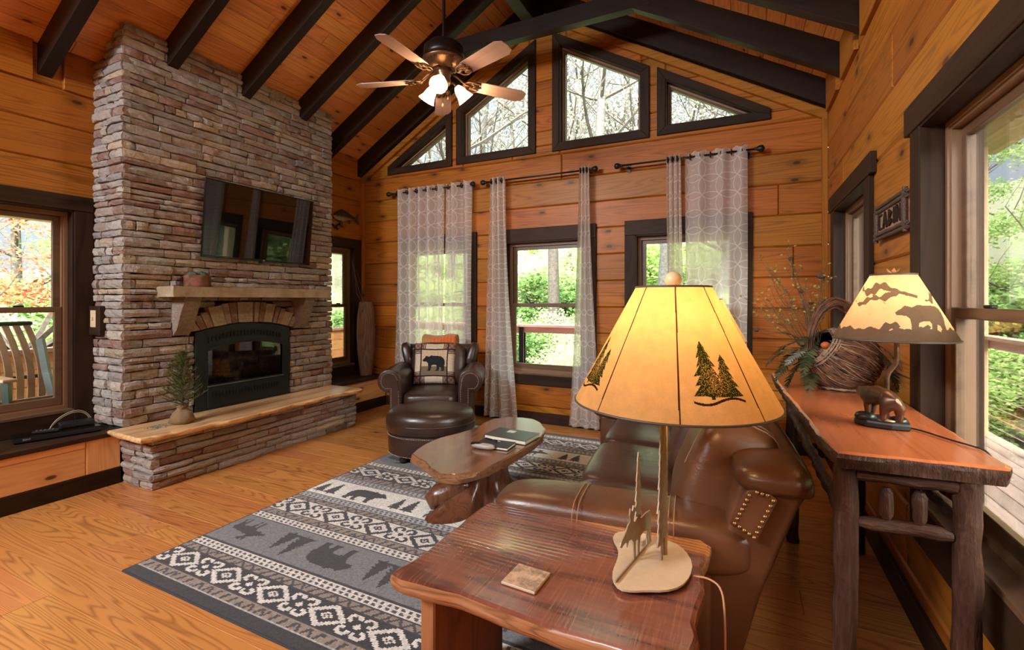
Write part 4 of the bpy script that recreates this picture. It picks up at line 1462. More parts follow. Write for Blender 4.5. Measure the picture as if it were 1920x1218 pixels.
for rep in (-1, 0, 1, 2):
    o = 1.49 + rep * PER
    def band(a, c): return (Y >= o + a) & (Y < o + c)
    def vv(a, c): return ((Y - o - a) / (c - a)) * 2 - 1
    for a, c, bg, fg in ((0.006, .160, DK, LT), (.734, .914, LT, DK)):
        m = band(a, c); v = vv(a, c)
        u = (((X + 2.425) / 0.36 + 0.5) % 1.0 - 0.5) * 2
        d = np.abs(u) / .62 + np.abs(v) / 0.98
        lt = ((d > .70) & (d < 1.08)) | ((d > .16) & (d < .34)) | (np.abs(u) + np.abs(v) * .25 < .04)
        for sx in (-1, 1):
            for sy in (-1, 1):
                rr = np.hypot((u - sx * .76) * 1.0, (v - sy * .52) * .62)
                lt |= (rr > .10) & (rr < .23) & ~((u * sx > .76) & (v * sy < .45) & (v * sy > .2))
        lt |= (np.abs(np.abs(u) - 1) / .13 + np.abs(v) / .24 < 1)
        C[m & lt] = fg; C[m & ~lt] = bg
    for a, c, bg in ((.163, .212, TP), (.668, .728, TP), (.918, .974, TP), (1.378, 1.459, TP)):
        m = band(a, c); v = vv(a, c)
        zz = np.abs(((X * 13) % 1) - .5) * 4 - 1
        seg = ((X * 2.8) % 1) < .5
        dk = (np.abs(v * 1.1 - zz) < .45) & seg | (np.abs(v * .9 - ((((X * 17) % 1) - .5) * 3)) < .5) & ~seg
        C[m] = bg; C[m & dk & (np.abs(v) < .8)] = DK * 1.6
    for a, c, bg in ((.212, .285, LT), (.60, .668, LT), (.974, 1.04, GD * 1.5), (1.303, 1.378, GD * 1.5)):
        m = band(a, c); v = vv(a, c)
        dk = (((X * 24 + v * .25) % 1) < .5) & (np.abs(v) < .62) & (np.abs(v) > .16)
        C[m] = bg; C[m & dk] = DK * 2.2
    for a, c, bg, up in ((.30, .60, GY, 0), (1.04, 1.303, WH, 1)):
        m = band(a, c); C[m] = bg
        y0 = o + a + .035 if up else o + c - .035
        fy = 1 if up else -1
        hh = (c - a) - .07
        f = np.zeros(X.shape, bool)
        start = -2.84 if up else -2.77
        seq = ('t', 'b', 't', 'm', 't', 'b', 't') if up else ('m', 't', 'b', 't', 'm', 't', 'b')
        for k, q in enumerate(seq):
            x = start + .357 * k
            if q == 't':
                for dx, s_ in ((-.055, .9), (.055, 1.0)):
                    f |= inside(X, Y, place(tree_poly(1, .62, 6, .08, 0, k), x + dx, y0, hh * s_, hh * s_, 1, fy))
            elif q == 'b': f |= inside(X, Y, place(BEAR, x - .165, y0, .33, hh * 1.5, 1, fy))
            else: f |= inside(X, Y, place(MOOSE, x - .145, y0, .29, hh * 1.05, 1, fy))
        C[m & f] = DK * 1.25
    for yl in (0, .163, .212, .289, .60, .668, .731, .916, .974, 1.04, 1.303, 1.378):
        C[np.abs(Y - o - yl) < .005] = DK * 1.3
edge = (Y < 1.426) | (Y > RY1 - .06)
C[edge] = DK
C[(Y >= 1.426) & (Y < 1.432)] = LT * .6
C[(X < RX0 + .012) | (X > RX1 - .012)] = DK
rs = np.random.RandomState(2)
C *= rs.uniform(.80, 1.2, (nv, nu, 1))
gx = RX0 + np.arange(nu + 1) / nu * (RX1 - RX0); gy = RY0 + np.arange(nv + 1) / nv * (RY1 - RY0)
GX, GY_ = np.meshgrid(gx, gy)
GZ = 0.0125 + rs.uniform(-.0006, .0006, GX.shape)
rug = thing('area_rug', 'charcoal and grey lodge rug woven with bears, trees and diamonds', 'rug', (-1.765, 3.07, 0))
color_grid('pile', nu, nv, np.stack([GX, GY_, GZ], -1), C, M['rug'], rug)
B().box(RX0 - .006, RX1 + .006, RY0 - .006, RY1 + .006, 0.0005, 0.011).build('binding', plain('rug_binding', (.030, .032, .040), .9), rug, bevel=.003)

# ------------------------------------------------------------------ coffee table
M['walnut'] = wood('burl_slab', (0.045, 0.018, 0.009), (0.19, 0.082, 0.041), rough=0.16, var=0, figure=0.45, fig_scale=2.2, rings=16, coat=0.6, axis='y', spec=0.5)
M['walnut_edge'] = wood('burl_slab_edge', (0.04, 0.016, 0.008), (0.25, 0.115, 0.05), rough=0.4, var=0, figure=0.3, fig_scale=3.2, bump=0.6)
M['stump'] = wood('lacquered_stump', (0.018, 0.007, 0.004), (0.15, 0.058, 0.025), rough=0.28, var=0, figure=0.3, fig_scale=1.6, bump=0.5, coat=0.4, axis='z')
ct = thing('coffee_table', 'low live edge burl slab coffee table on a tree stump', 'table', (-1.62, 2.95, 0.0125))
CP = [(-1.94, 2.49), (-1.99, 2.69), (-1.98, 2.87), (-1.92, 3.05), (-1.88, 3.22), (-1.9, 3.37), (-1.89, 3.53), (-1.81, 3.63), (-1.68, 3.67), (-1.58, 3.66), (-1.48, 3.59), (-1.4, 3.47), (-1.33, 3.26), (-1.31, 3.07), (-1.32, 2.88), (-1.34, 2.67), (-1.36, 2.49), (-1.41, 2.37), (-1.47, 2.3), (-1.57, 2.27), (-1.66, 2.32), (-1.77, 2.4), (-1.87, 2.45)]
slab('tabletop', [M['walnut'], M['walnut_edge']], ct, CP, 0.375, 0.45, 0.014, 5, under=0.05, mw=frame((-1.62, 2.95, 0.42), (1, 0, 0), (0, 1, 0)))
# stump: a twisted trunk flaring into roots, one continuous body
def stump(u, v):
    a = 2 * PI * u
    flare = 0.115 + 0.17 * (1 - v) ** 3.0 + 0.05 * v ** 4
    root = 1 + (0.36 * (1 - v) ** 2 + 0.07) * math.cos(4 * a + 1.1 + v * 1.3) + 0.22 * (1 - v) ** 2 * math.cos(a - 3.7) + 0.07 * math.cos(9 * a + 3 * v)
    r = flare * root + 0.012 * noise.noise(Vector((math.cos(a) * 3, math.sin(a) * 3, v * 5)))
    return Vector((-1.68 + 0.06 * v + r * math.cos(a), 3.0 + 0.02 * v + r * math.sin(a) * 1.15, 0.013 + 0.368 * v))
b = B().grid(56, 22, stump)
b.build('stump_base', M['stump'], ct, frame((-1.66, 2.98, 0.2), (1, 0, 0), (0, 1, 0)), smooth=True)
B().tube([(-1.70, 2.93, 0.10), (-1.80, 2.84, 0.14), (-1.90, 2.74, 0.085), (-1.95, 2.68, 0.05)], [0.10, 0.095, 0.085, 0.05], 10).build('root', M['stump'], ct, frame((-1.8, 2.8, 0.1), (1, 0, 0), (0, 1, 0)), smooth=True)
B().tube([(-1.62, 3.04, 0.37), (-1.575, 3.02, 0.22), (-1.55, 2.98, 0.02)], [0.075, 0.06, 0.085], 10).build('root', M['stump'], ct, frame((-1.6, 3, 0.2), (1, 0, 0), (0, 1, 0)), smooth=True)

M['cover'] = plain('slate_book_cover', (0.035, 0.045, 0.050), 0.35)
M['cover2'] = plain('blue_black_cover', (0.012, 0.018, 0.026), 0.35)
M['page'] = plain('cream_pages', (0.70, 0.62, 0.47), 0.8)


def book(label, cx, cy, z, sx, sy, h, rz, cover, group=None, cat='book', name='book'):
    t = thing(name, label, cat, (cx, cy, z), rz, group)
    fr = FR[t.name]
    B().box(-sx / 2, sx / 2, -sy / 2, sy / 2, h - .004, h).build('front_cover', cover, t, local=True, bevel=.0015)
    B().box(-sx / 2, sx / 2, -sy / 2, sy / 2, 0, .004).build('back_cover', cover, t, local=True, bevel=.0015)
    B().box(-sx / 2 - .002, -sx / 2 + .004, -sy / 2, sy / 2, 0, h).build('spine', cover, t, local=True, bevel=.002)
    B().box(-sx / 2 + .006, sx / 2 - .005, -sy / 2 + .005, sy / 2 - .005, .003, h - .003).build('pages', M['page'], t, local=True)
    return t
bk = book('large slate binder with a pale label lying on the coffee table', -1.50, 3.085, 0.4515, 0.34, 0.225, 0.03, math.radians(-4), M['cover'], name='binder', cat='binder')
B().box(-0.06, 0.0, 0.02, 0.075, 0.03, 0.0306).build('label', plain('pale_label', (.55, .56, .55), .6), bk, local=True)
nb = book('smaller dark notebook lying in front of the binder with a pen on it', -1.52, 2.865, 0.4515, 0.245, 0.15, 0.02, math.radians(3), M['cover2'], name='notebook', cat='notebook')
pen = thing('pen', 'black pen resting on the small dark notebook', 'pen', (-1.56, 2.905, 0.4725), math.radians(-14))
B().tube([(-.07, 0, .005), (.045, 0, .005)], .0045, 8).build('barrel', M['tvblack'], pen, local=True, smooth=True)
B().tube([(.045, 0, .005), (.072, 0, .005)], [.004, .001], 8).build('tip', M['silver'], pen, local=True, smooth=True)
B().box(-.068, -.03, -.001, .001, .0095, .0105).build('clip', M['silver'], pen, local=True)
mo = thing('remote_control', 'small rounded grey and black remote beside the notebook on the coffee table', 'remote', (-1.565, 2.775, 0.4515), math.radians(2))
B().se((0, 0, .018), (.088, .028, .018), .75, .75, 20, 10).build('body', plain('taupe_plastic', (.30, .25, .22), .35), mo, local=True, smooth=True)
B().se((-.045, .004, .026), (.05, .024, .012), .7, .8, 16, 8).build('grip', M['tvblack'], mo, local=True, smooth=True)

# ------------------------------------------------------------------ end table
def redwood():
    t = NT('ridged_redwood')
    v = t.obj()
    big = t.noise(t.map(v, (0.9, 5, 5)), 1, 3, .5, .4)
    ring = t.math('ABSOLUTE', t.math('SINE', t.math('MULTIPLY', big, 18)))
    saw = t.noise(t.map(v, (140, 5, 5)), 1, 2, .6)
    fine = t.noise(t.map(v, (4, 90, 90)), 1, 3, .6)
    sep = t.n('ShaderNodeSeparateXYZ', i={'Vector': v})
    edge = t.smooth(t.math('ADD', t.math('ADD', sep.outputs[1], t.math('MULTIPLY', sep.outputs[0], .12)), t.math('MULTIPLY', t.noise(v, 6, 2), 0.05)), .285, .325)
    col = t.ramp(t.math('ADD', t.math('MULTIPLY', ring, .5), t.math('MULTIPLY', fine, .5)), [(.15, (.070, .020, .015)), (.85, (.23, .075, .044))])
    col = t.mix(edge, col, (.46, .185, .06))
    col = t.mix(t.math('MULTIPLY', t.smooth(saw, .5, .7), .25), col, (.40, .15, .07))
    wob = t.noise(t.map(v, (2.6, 2.6, 1)), 1, 2, .5)
    rip = t.math('SINE', t.math('ADD', t.math('MULTIPLY', sep.outputs[1], 2 * PI / 0.021), t.math('MULTIPLY', wob, 16)))
    area_ = t.smooth(t.math('ADD', t.math('SUBTRACT', sep.outputs[1], t.math('MULTIPLY', sep.outputs[0], .45)), t.math('MULTIPLY', wob, .30)), .06, .22)
    h = t.math('ADD', t.math('MULTIPLY', t.math('MULTIPLY', rip, area_), .55), t.math('ADD', t.math('MULTIPLY', saw, .35), t.math('MULTIPLY', fine, .12)))
    nb = t.bump(h, .30, .004)
    return t.fin(col, .22, 0, nb, Coat_Weight=.9, Coat_Roughness=.12, Coat_IOR=1.8, Coat_Normal=nb)
M['redwood'] = redwood()
M['redwood_edge'] = wood('redwood_live_edge', (0.06, 0.022, 0.010), (0.34, 0.15, 0.058), rough=0.32, var=0, figure=0.5, fig_scale=3.0, bump=0.7, coat=.3)
M['redwood_leg'] = wood('rough_sawn_redwood', (0.10, 0.032, 0.013), (0.30, 0.115, 0.045), rough=0.45, var=0, figure=0.4, axis='z', bump=.4)
et = thing('end_table', 'glossy ridged redwood live edge end table at the near sofa arm', 'table', (-0.54, 1.48, 0.0125))
EP = [(-0.985, 1.165), (-0.985, 1.2), (-0.97, 1.26), (-0.965, 1.33), (-0.968, 1.4), (-0.97, 1.45), (-0.965, 1.52), (-0.97, 1.59), (-0.965, 1.67), (-0.965, 1.73), (-0.945, 1.765), (-0.9, 1.775), (-0.64, 1.79), (-0.46, 1.785), (-0.24, 1.805), (-0.13, 1.81), (-0.10, 1.775), (-0.10, 1.72), (-0.115, 1.62), (-0.10, 1.49), (-0.11, 1.42), (-0.115, 1.33), (-0.10, 1.28), (-0.11, 1.19), (-0.15, 1.16), (-0.41, 1.15), (-0.53, 1.155), (-0.61, 1.16), (-0.74, 1.17), (-0.94, 1.155)]
slab('tabletop', [M['redwood'], M['redwood_edge']], et, EP, 0.540, 0.60, 0.004, 9, under=0.014, mw=frame((-0.54, 1.47, 0.57), (1, 0, 0), (0, 1, 0)))
for x in (-0.90, -0.20):
    b = B().box(x - .028, x + .028, 1.235, 1.71, 0.013, 0.536)
    b.build('leg', M['redwood_leg'], et, frame((x, 1.47, .27), (1, 0, 0), (0, 1, 0)), bevel=.006)

# coaster
def coaster_mat():
    t = NT('woodland_print_coaster')
    v = t.obj(); n1 = t.noise(v, 22, 4, .65); n2 = t.noise(v, 60, 3, .6)
    c = t.ramp(n1, [(.35, (.62, .42, .28)), (.5, (.42, .24, .14)), (.6, (.10, .06, .04)), (.72, (.55, .38, .26))])
    return t.fin(t.mix(.3, c, t.ramp(n2, [(.3, (.2, .13, .09)), (.7, (.7, .52, .38))])), .4)
co = thing('coaster', 'square stone coaster with a brown woodland print on the end table', 'coaster', (-0.590, 1.312, 0.6015), math.radians(-3))
B().box(-.056, .056, -.056, .056, 0, .008).build('tile', plain('coaster_stone', (.55, .40, .28), .6), co, local=True, bevel=.0015)
B().box(-.0545, .0545, -.0545, .0545, .0081, .0086).build('print', coaster_mat(), co, local=True)

# ------------------------------------------------------------------ the moose lamp (and its twin on the far end table)
M['wire'] = plain('dark_shade_wire', (.06, .045, .03), .5)
M['plate'] = plain('tan_cut_steel', (.30, .215, .14), .5, .2, .2)
M['baseplate'] = plain('pale_tan_base_plate', (.50, .37, .25), .5, 0, .1)
M['dowel'] = wood('maple_dowel', (.50, .27, .11), (.66, .40, .19), rough=.45, var=0, figure=.3, axis='z')
M['cord'] = plain('gold_lamp_cord', (.42, .22, .10), .5)
M['finial'] = plain('onion_finial', (.75, .50, .26), .45)


def shade_mat(name, tr=0.75, base=(1, 1, 1)):
    t = NT(name)
    c = t.n('ShaderNodeVertexColor', layer_name='Col').outputs['Color']
    v = t.obj(); n = t.noise(v, 30, 4, .65); n2 = t.noise(v, 7, 3, .6)
    c = t.mix(.55, c, t.ramp(t.math('ADD', t.math('MULTIPLY', n, .5), t.math('MULTIPLY', n2, .5)), [(.3, (.62, .58, .52)), (.7, (1.1, 1.1, 1.1))]), 'MULTIPLY')
    d = t.n('ShaderNodeBsdfDiffuse', i={'Color': c})
    tl = t.n('ShaderNodeBsdfTranslucent', i={'Color': c})
    mx = t.n('ShaderNodeMixShader', i={0: tr, 1: d.outputs[0], 2: tl.outputs[0]})
    t.t.links.new(mx.outputs[0], t.out.inputs['Surface'])
    return t.m
M['parchment'] = shade_mat('parchment_shade', .7)


def cone_shade(t, cx, cy, z0, z1, r0, r1, painter, nu=880, nv=170, mat=None):
    a = np.arange(nu + 1) / nu * 2 * PI; f = np.arange(nv + 1) / nv
    A, Fv = np.meshgrid(a, f)
    Rr = r0 + (r1 - r0) * Fv
    P = np.stack([cx + Rr * np.cos(A), cy + Rr * np.sin(A), z0 + (z1 - z0) * Fv], -1)
    Ac, Fc = np.meshgrid((np.arange(nu) + .5) / nu * 2 * PI, (np.arange(nv) + .5) / nv)
    C = painter(Ac, Fc)
    o = color_grid('lamp_shade', nu, nv, P, C, mat or M['parchment'], t, wrap=True)
    for rr, z in ((r0, z0), (r1, z1)):
        B().tube([(cx + rr * math.cos(k * PI / 32), cy + rr * math.sin(k * PI / 32), z) for k in range(65)], .0035, 6, cap=False).build('shade_ring', M['wire'], t, smooth=True)
    return o


def point(name, loc, power, col, parent=None, size=.03):
    d = bpy.data.lights.new(name, 'POINT'); d.energy = power; d.color = col; d.shadow_soft_size = size
    o = bpy.data.objects.new(name, d); COL.objects.link(o)
    if parent: o.parent = parent; o.matrix_local = FR[parent.name].inverted() @ Matrix.Translation(loc)
    else: o.location = loc
    return o

SHADE_Z0, SHADE_Z1, SR0, SR1 = 1.118, 1.492, 0.318, 0.118
view_a = math.atan2(-1.65, 0.187)                  # direction from the lamp towards the eye
def tree_print(A, Fv):
    C = np.zeros(A.shape + (3,)); C[:] = (.88, .52, .215)
    rs = np.random.RandomState(8)
    for k in range(8):
        a0 = view_a + .46 + k * PI / 4
        d = ((A - a0 + PI) % (2 * PI) - PI)
        rr = SR0 + (SR1 - SR0) * Fv
        x = d * rr; z = Fv * .424
        if k % 2 == 0:
            m = inside(x, z, place(tree_poly(1, .60, 6, .05, 0, 3), -.020, .072, .172)) | inside(x, z, place(tree_poly(1, .66, 5, .06, 0, 6), .032, .070, .132))
            sp = rs.uniform(0, 1, A.shape)
            core = np.exp(-((x / .04) ** 2 + ((z - .13) / .05) ** 2))
            g = np.where((sp < .05 + .32 * core)[..., None], np.array([.62, .36, .10]), np.array([.030, .040, .010]))
            C[m] = g[m]
            gl = (np.abs(z - (.068 + .010 * np.sin(x * 38) - .10 * np.abs(x) * (x > 0))) < .0035) & (np.abs(x) < .075)
            C[gl] = (.05, .02, .008)
        d2 = ((A - (view_a + .46 + PI / 8 + k * PI / 4) + PI) % (2 * PI) - PI) * rr
        C[np.abs(d2) < .0022] = (.10, .035, .012)
    C *= np.random.RandomState(4).uniform(.95, 1.05, A.shape)[..., None]
    return C


def moose_lamp(label, bx, by, bz, group=None, power=8.5, res=(1000, 270)):
    t = thing('table_lamp', label, 'lamp', (bx, by, bz), 0, group)
    P = [(-0.41, 1.64), (-0.41, 1.69), (-0.37, 1.72), (-0.32, 1.73), (-0.27, 1.71), (-0.21, 1.71), (-0.17, 1.67), (-0.14, 1.6), (-0.14, 1.52), (-0.16, 1.45), (-0.2, 1.41), (-0.25, 1.39), (-0.28, 1.37), (-0.32, 1.36), (-0.35, 1.4), (-0.36, 1.45), (-0.36, 1.51), (-0.37, 1.58)]
    ox, oy = bx + .26, by - 1.56
    P = [(x + ox, y + oy) for x, y in P][::-1]
    sm = []
    for i in range(len(P)):
        a, b_, c = Vector(P[i - 1]), Vector(P[i]), Vector(P[(i + 1) % len(P)])
        sm += [tuple(b_.lerp(a, .25) * .92 + (a + c) * .04), tuple(b_.lerp(c, .25) * .92 + (a + c) * .04)]
    zb = bz + .012
    B().prism(sm, zb, zb + .006).build('base_plate', M['baseplate'], t)
    f_ = B()
    for q in ((-.33, 1.42), (-.2, 1.46), (-.36, 1.66), (-.19, 1.66)): f_.lathe([(.012, 0), (.012, .0125)], (q[0] + ox, q[1] + oy, bz), 10)
    f_.build('foot', M['iron'], t)
    d = Vector((.17, .985, 0)).normalized()
    def fr(x, y): return frame((x + ox, y + oy, zb + .006), d, (0, 0, 1))
    # moose facing the viewer's end of the plate
    f1 = fr(-.335, 1.385)
    B().prism([(.30 - p[0] * .27, p[1] * .20) for p in MOOSE][::-1], -.002, .002, f1).build('moose_plate', M['plate'], t)
    B().prism(rect(0.0, .30, 0, .008), -.002, .002, f1).build('moose_rail', M['plate'], t)
    f2 = fr(-.33, 1.60)
    B().prism(place(tree_poly(1, .28, 9, .05, 0, 2), .05, 0, .31), -.002, .002, f2).build('small_tree_plate', M['plate'], t)
    f3 = fr(-.245, 1.50)
    tp = place(tree_poly(1, .20, 13, .10, 0, 5), .075, 0, .515, .515)
    B().prism(tp, -.002, .002, f3).build('tree_plate', M['plate'], t)
    f4 = fr(-.238, 1.52)
    B().prism(place(tree_poly(1, .16, 13, .12, 0, 9), .07, 0.01, .49, .49), -.002, .002, f4).build('tree_plate', M['plate'], t)
    sx, sy = bx + .055, by + .07
    px_, py_ = -.228 + ox, 1.615 + oy
    B().tube([(px_, py_, zb + .004), (px_, py_, bz + .62)], .008, 10).build('dowel', M['dowel'], t, smooth=True)
    B().tube([(px_, py_, bz + .60), (sx, sy, bz + .66), (sx, sy, bz + .70)], .007, 8).build('socket_arm', M['wire'], t, smooth=True)
    B().lathe([(.018, 0), (.020, .045), (.012, .05)], (sx, sy, bz + .69), 14).build('socket', M['wire'], t, smooth=True)
    B().lathe([(.012, 0), (.02, .02), (.030, .05), (.026, .075), (.0, .09)], (sx, sy, bz + .735), 14).build('bulb', M['bulb'], t, smooth=True)
    cone_shade(t, sx, sy, bz + .518, bz + .892, SR0, SR1, tree_print, *res)
    h_ = B()
    for k in range(3):
        a = k * 2 * PI / 3
        h_.tube([(sx, sy, bz + .888), (sx + SR1 * math.cos(a), sy + SR1 * math.sin(a), bz + .892)], .002, 5)
    h_.tube([(sx + .045 * math.cos(k * PI / 12), sy, bz + .79 + .10 * math.sin(k * PI / 12)) for k in range(13)], .0018, 5)
    h_.build('harp', M['wire'], t)
    B().lathe([(0, .0), (.018, .004), (.026, .016), (.028, .026), (.022, .042), (.008, .050), (0, .051)], (sx, sy, bz + .892), 18).build('finial', M['finial'], t, smooth=True)
    point('lamp_bulb_light', (sx, sy, bz + .745), power, (1.0, .66, .30), t, .035)
    return t
def bulb_mat(name, c, s):
    t = NT(name)
    return t.fin(c, .4, 0, None, Emission_Color=tuple(c) + (1,), Emission_Strength=s)
M['bulb'] = bulb_mat('warm_lamp_bulb', (1.0, .68, .34), 4.0)
ml = moose_lamp('lit table lamp with fir tree shade and moose cut-out base, nearest the viewer', -.26, 1.56, .6)
B().tube(chaikin([(-.135, 1.545, .606), (-.09, 1.55, .608), (-.055, 1.53, .60), (-.045, 1.50, .55), (-.043, 1.47, .40), (-.05, 1.44, .15), (-.05, 1.46, .03)]), .0032, 6).build('cord', M['cord'], ml, smooth=True)

# ------------------------------------------------------------------ leather
def leather(name, c, c2, rough=.34, cr=1.0):
    t = NT(name)
    v = t.obj()
    big = t.noise(v, 3.2, 3, .55); n = t.noise(v, 160, 2, .6); wr = t.noise(t.map(v, (5, 9, 9)), 1, 4, .6, 1.4)
    col = t.ramp(t.math('ADD', t.math('MULTIPLY', big, .75), t.math('MULTIPLY', wr, .25)), [(.32, c), (.66, c2)])
    h = t.math('ADD', t.math('MULTIPLY', wr, .75 * cr), t.math('MULTIPLY', n, .16))
    return t.fin(col, t.math('ADD', rough - .06, t.math('MULTIPLY', big, .12)), 0, t.bump(h, .32, .013), Coat_Weight=.12, Coat_Roughness=.28)
M['lea'] = leather('saddle_brown_leather', (.062, .022, .0095), (.135, .052, .021), .33)
M['lea_seat'] = leather('dark_seat_leather', (.034, .014, .009), (.075, .032, .018), .30)
M['lea_dark'] = leather('espresso_leather', (.020, .0095, .007), (.043, .020, .014), .31)
M['brass'] = plain('antique_brass', (.35, .20, .085), .35, .9)
M['stitch'] = plain('tan_stitching', (.30, .15, .075), .6)

sofa = thing('leather_sofa', 'brown leather three seat sofa with nailhead trim behind the end table', 'sofa', (0.205, 1.835, 0), math.radians(5))
L = dict(local=True)
b = B().box(-1.02, -.30, .05, 2.30, .07, .33); b.build('base', M['lea'], sofa, bevel=.02, seg=2, **L)
prof = [(-.40, .07), (-.235, .07), (-.145, .42), (-.030, .74), (.005, .80), (-.010, .835), (-.06, .855), (-.15, .85), (-.215, .80), (-.255, .62), (-.33, .42)]
fx = frame((0, 0, 0), (1, 0, 0), (0, 0, 1))
b = B().prism(prof, -2.345, -.03, fx); b.build('back_frame', M['lea'], sofa, bevel=.022, seg=3, smooth=True, **L)
B().se((-.105, .15, .826), (.128, .175, .060), .8, .62, 28, 14).build('wing_puff', M['lea'], sofa, smooth=True, **L)
B().se((-.064, 1.180, .806), (.096, 1.178, .082), .8, .22, 40, 20, None, lambda v: Vector((v.x * (1 + .03 * noise.noise(Vector((v.y * 3, 1, 0)))), v.y, v.z * (1 + .08 * noise.noise(Vector((v.y * 4, 0, 2))))))).build('back_roll', M['lea'], sofa, smooth=True, **L)
# the wing that closes the near end of the back, with its nailhead panel
for yy, sg in ((-.012, -1), (2.362, 1)):
    wing = [(-.248, .675), (-.166, .622), (-.098, .778), (-.125, .803), (-.165, .810), (-.196, .792)]
    if sg < 0:
        B().prism(wing, .0, .03, frame((0, 0.018, 0), (1, 0, 0), (0, 0, 1))).build('nail_panel', M['lea'], sofa, bevel=.008, seg=2, **L)
        nb_ = B(); W = offset(wing, .013)
        per = [(Vector(W[i]), Vector(W[(i + 1) % len(W)])) for i in range(len(W))]
        for a, c in per:
            n = max(1, round((c - a).length / .020))
            for k in range(n):
                p = a.lerp(c, k / n)
                nb_.se((p.x, -.0135, p.y), (.0075, .005, .0075), 1, 1, 8, 5)
        tag(nb_.build('nailheads', M['brass'], sofa, smooth=True, **L), kind='stuff')


def puff(c, a, m=None, e1=.38, e2=.38, bulge=.0, seed=0, nu=36, nv=18):
    def fn(v):
        q = Vector(v)
        w = noise.noise(Vector((v.x * 3 + seed, v.y * 3, v.z * 3))) * .012
        k = 1 - ((v.x / a[0]) ** 2 + (v.y / a[1]) ** 2) / 2
        q.z += math.copysign(max(0, k) * bulge, v.z)
        return q * (1 + w)
    return B().se(c, a, e1, e2, nu, nv, m, fn)
for y0, arm in ((0.0, 1), (2.11, 2)):
    yc = y0 + .12
    B().box(-1.09, -.30, y0 + .02, y0 + .22, .07, .50).build('arm_panel', M['lea'], sofa, bevel=.03, seg=3, smooth=True, **L)
    puff((-.655, yc + .008, .555), (.505, .140, .095), None, .5, .42, .012, y0, 44, 20).build('arm_pad', M['lea'], sofa, smooth=True, **L)
    s_ = B()
    for x in (-.80, -.78, -.45, -.43):
        s_.tube([(x, yc + .1515 * math.copysign(abs(math.cos(q)) ** .5, math.cos(q)), .555 + .109 * math.copysign(abs(math.sin(q)) ** .5, math.sin(q))) for q in [PI * (k / 14) for k in range(15)]], .002, 5)
    s_.build('stitching', M['stitch'], sofa, **L)
for k, (a, c) in enumerate(((.225, .665), (.665, 1.385), (1.385, 2.105))):
    yc = (a + c) / 2; hw = (c - a) / 2 - .004
    puff((-.60, yc, .42), (.335 if k == 0 else .345, hw, .085), Matrix.Rotation(math.radians(3), 3, 'Y'), .34, .26, .022, k * 3.1, 44, 18).build('seat_cushion', M['lea_seat'], sofa, smooth=True, **L)
    my = Matrix.Rotation(math.radians(22 if k == 0 else 18), 3, 'Y')
    if k == 0: bc, bh, yb = (-.25, .49, .715), (.165, .30, .255), .5
    else: bc, bh, yb = (-.335, yc + .05 * (2 - k), .705), (.145, hw - .01 - (.04 if k == 1 else 0), .235), yc
    if k == 1: bc = (-.33, 1.11, .70); bh = (.14, .29, .235)
    puff(bc, bh, my, .52, .42, .0, 7 + k, 40, 22).build('back_cushion', M['lea_seat'] if k else M['lea'], sofa, smooth=True, **L)
    s_ = B()
    for off in (-.036, -.030, .030, .036):
        pts = []
        for q in range(17):
            th = -PI * .5 + PI * q / 16
            # over the top edge of the cushion, front to back, at mid height of its width
            x = bh[0] * math.copysign(abs(math.cos(PI * q / 16)) ** .52, math.cos(PI * q / 16)); z = bh[2] * abs(math.sin(PI * q / 16)) ** .52
            pts.append(my @ Vector((-x * .96, bh[1] * (.55 if k == 0 else 0) * -1 + off, z * 1.005)) + Vector(bc))
        s_.tube(pts, .0017, 5)
    s_.build('stitching', M['stitch'], sofa, **L)
for x, y in ((-1.0, .12), (-.30, .12), (-1.0, 2.22), (-.30, 2.22)):
    B().lathe([(.026, 0.013), (.032, .03), (.036, .075)], (x, y, 0.0), 12).build('foot', M['trim'], sofa, **L)

# ------------------------------------------------------------------ armchair
ch = thing('leather_armchair', 'espresso leather club chair with rolled nailhead arms by the curtained corner window', 'armchair', (-3.07, 4.38, 0), math.radians(26))
B().box(-.40, .40, -.40, .34, .09, .36).build('base', M['lea_dark'], ch, bevel=.02, seg=2, **L)
puff((0, -.10, .40), (.295, .36, .085), None, .36, .34, .02, 2).build('seat_cushion', M['lea_dark'], ch, smooth=True, **L)
for sg in (-1, 1):
    P = [(.285, .07), (.415, .07), (.418, .50)]
    for k in range(15):
        a = math.radians(-75 + 255 * k / 14)
        P.append((.415 + .125 * math.cos(a), .615 + .125 * math.sin(a)))
    P.append((.288, .52))
    P = [(sg * x, z) for x, z in P]
    if sg < 0: P = P[::-1]
    B().prism(P, -.22, .42, fx).build('arm', M['lea_dark'], ch, bevel=.016, seg=2, smooth=True, **L)
    # front panel edged with brass nails
    Q = [(.315, .09), (.395, .09), (.395, .54)] + [(.415 + .085 * math.cos(math.radians(-60 + 230 * k / 10)), .615 + .085 * math.sin(math.radians(-60 + 230 * k / 10))) for k in range(11)] + [(.318, .53)]
    Q = [(sg * x, z) for x, z in Q]
    if sg < 0: Q = Q[::-1]
    B().prism(Q, .42, .428, fx).build('arm_facing', M['lea_dark'], ch, bevel=.003, **L)
    nb_ = B()
    for a, c in zip(Q[1:] , Q[2:] + Q[:1]):
        a, c = Vector(a), Vector(c); n = max(1, round((c - a).length / .017))
        for k in range(n):
            p = a.lerp(c, k / n); nb_.se((p.x, -.429, p.y), (.0052, .004, .0052), 1, 1, 6, 4)
    tag(nb_.build('nailheads', plain('silvered_nails', (.42, .34, .25), .35, .8) if sg < 0 else bpy.data.materials['silvered_nails'], ch, smooth=True, **L), kind='stuff')
my = Matrix.Rotation(math.radians(-14), 3, 'X')
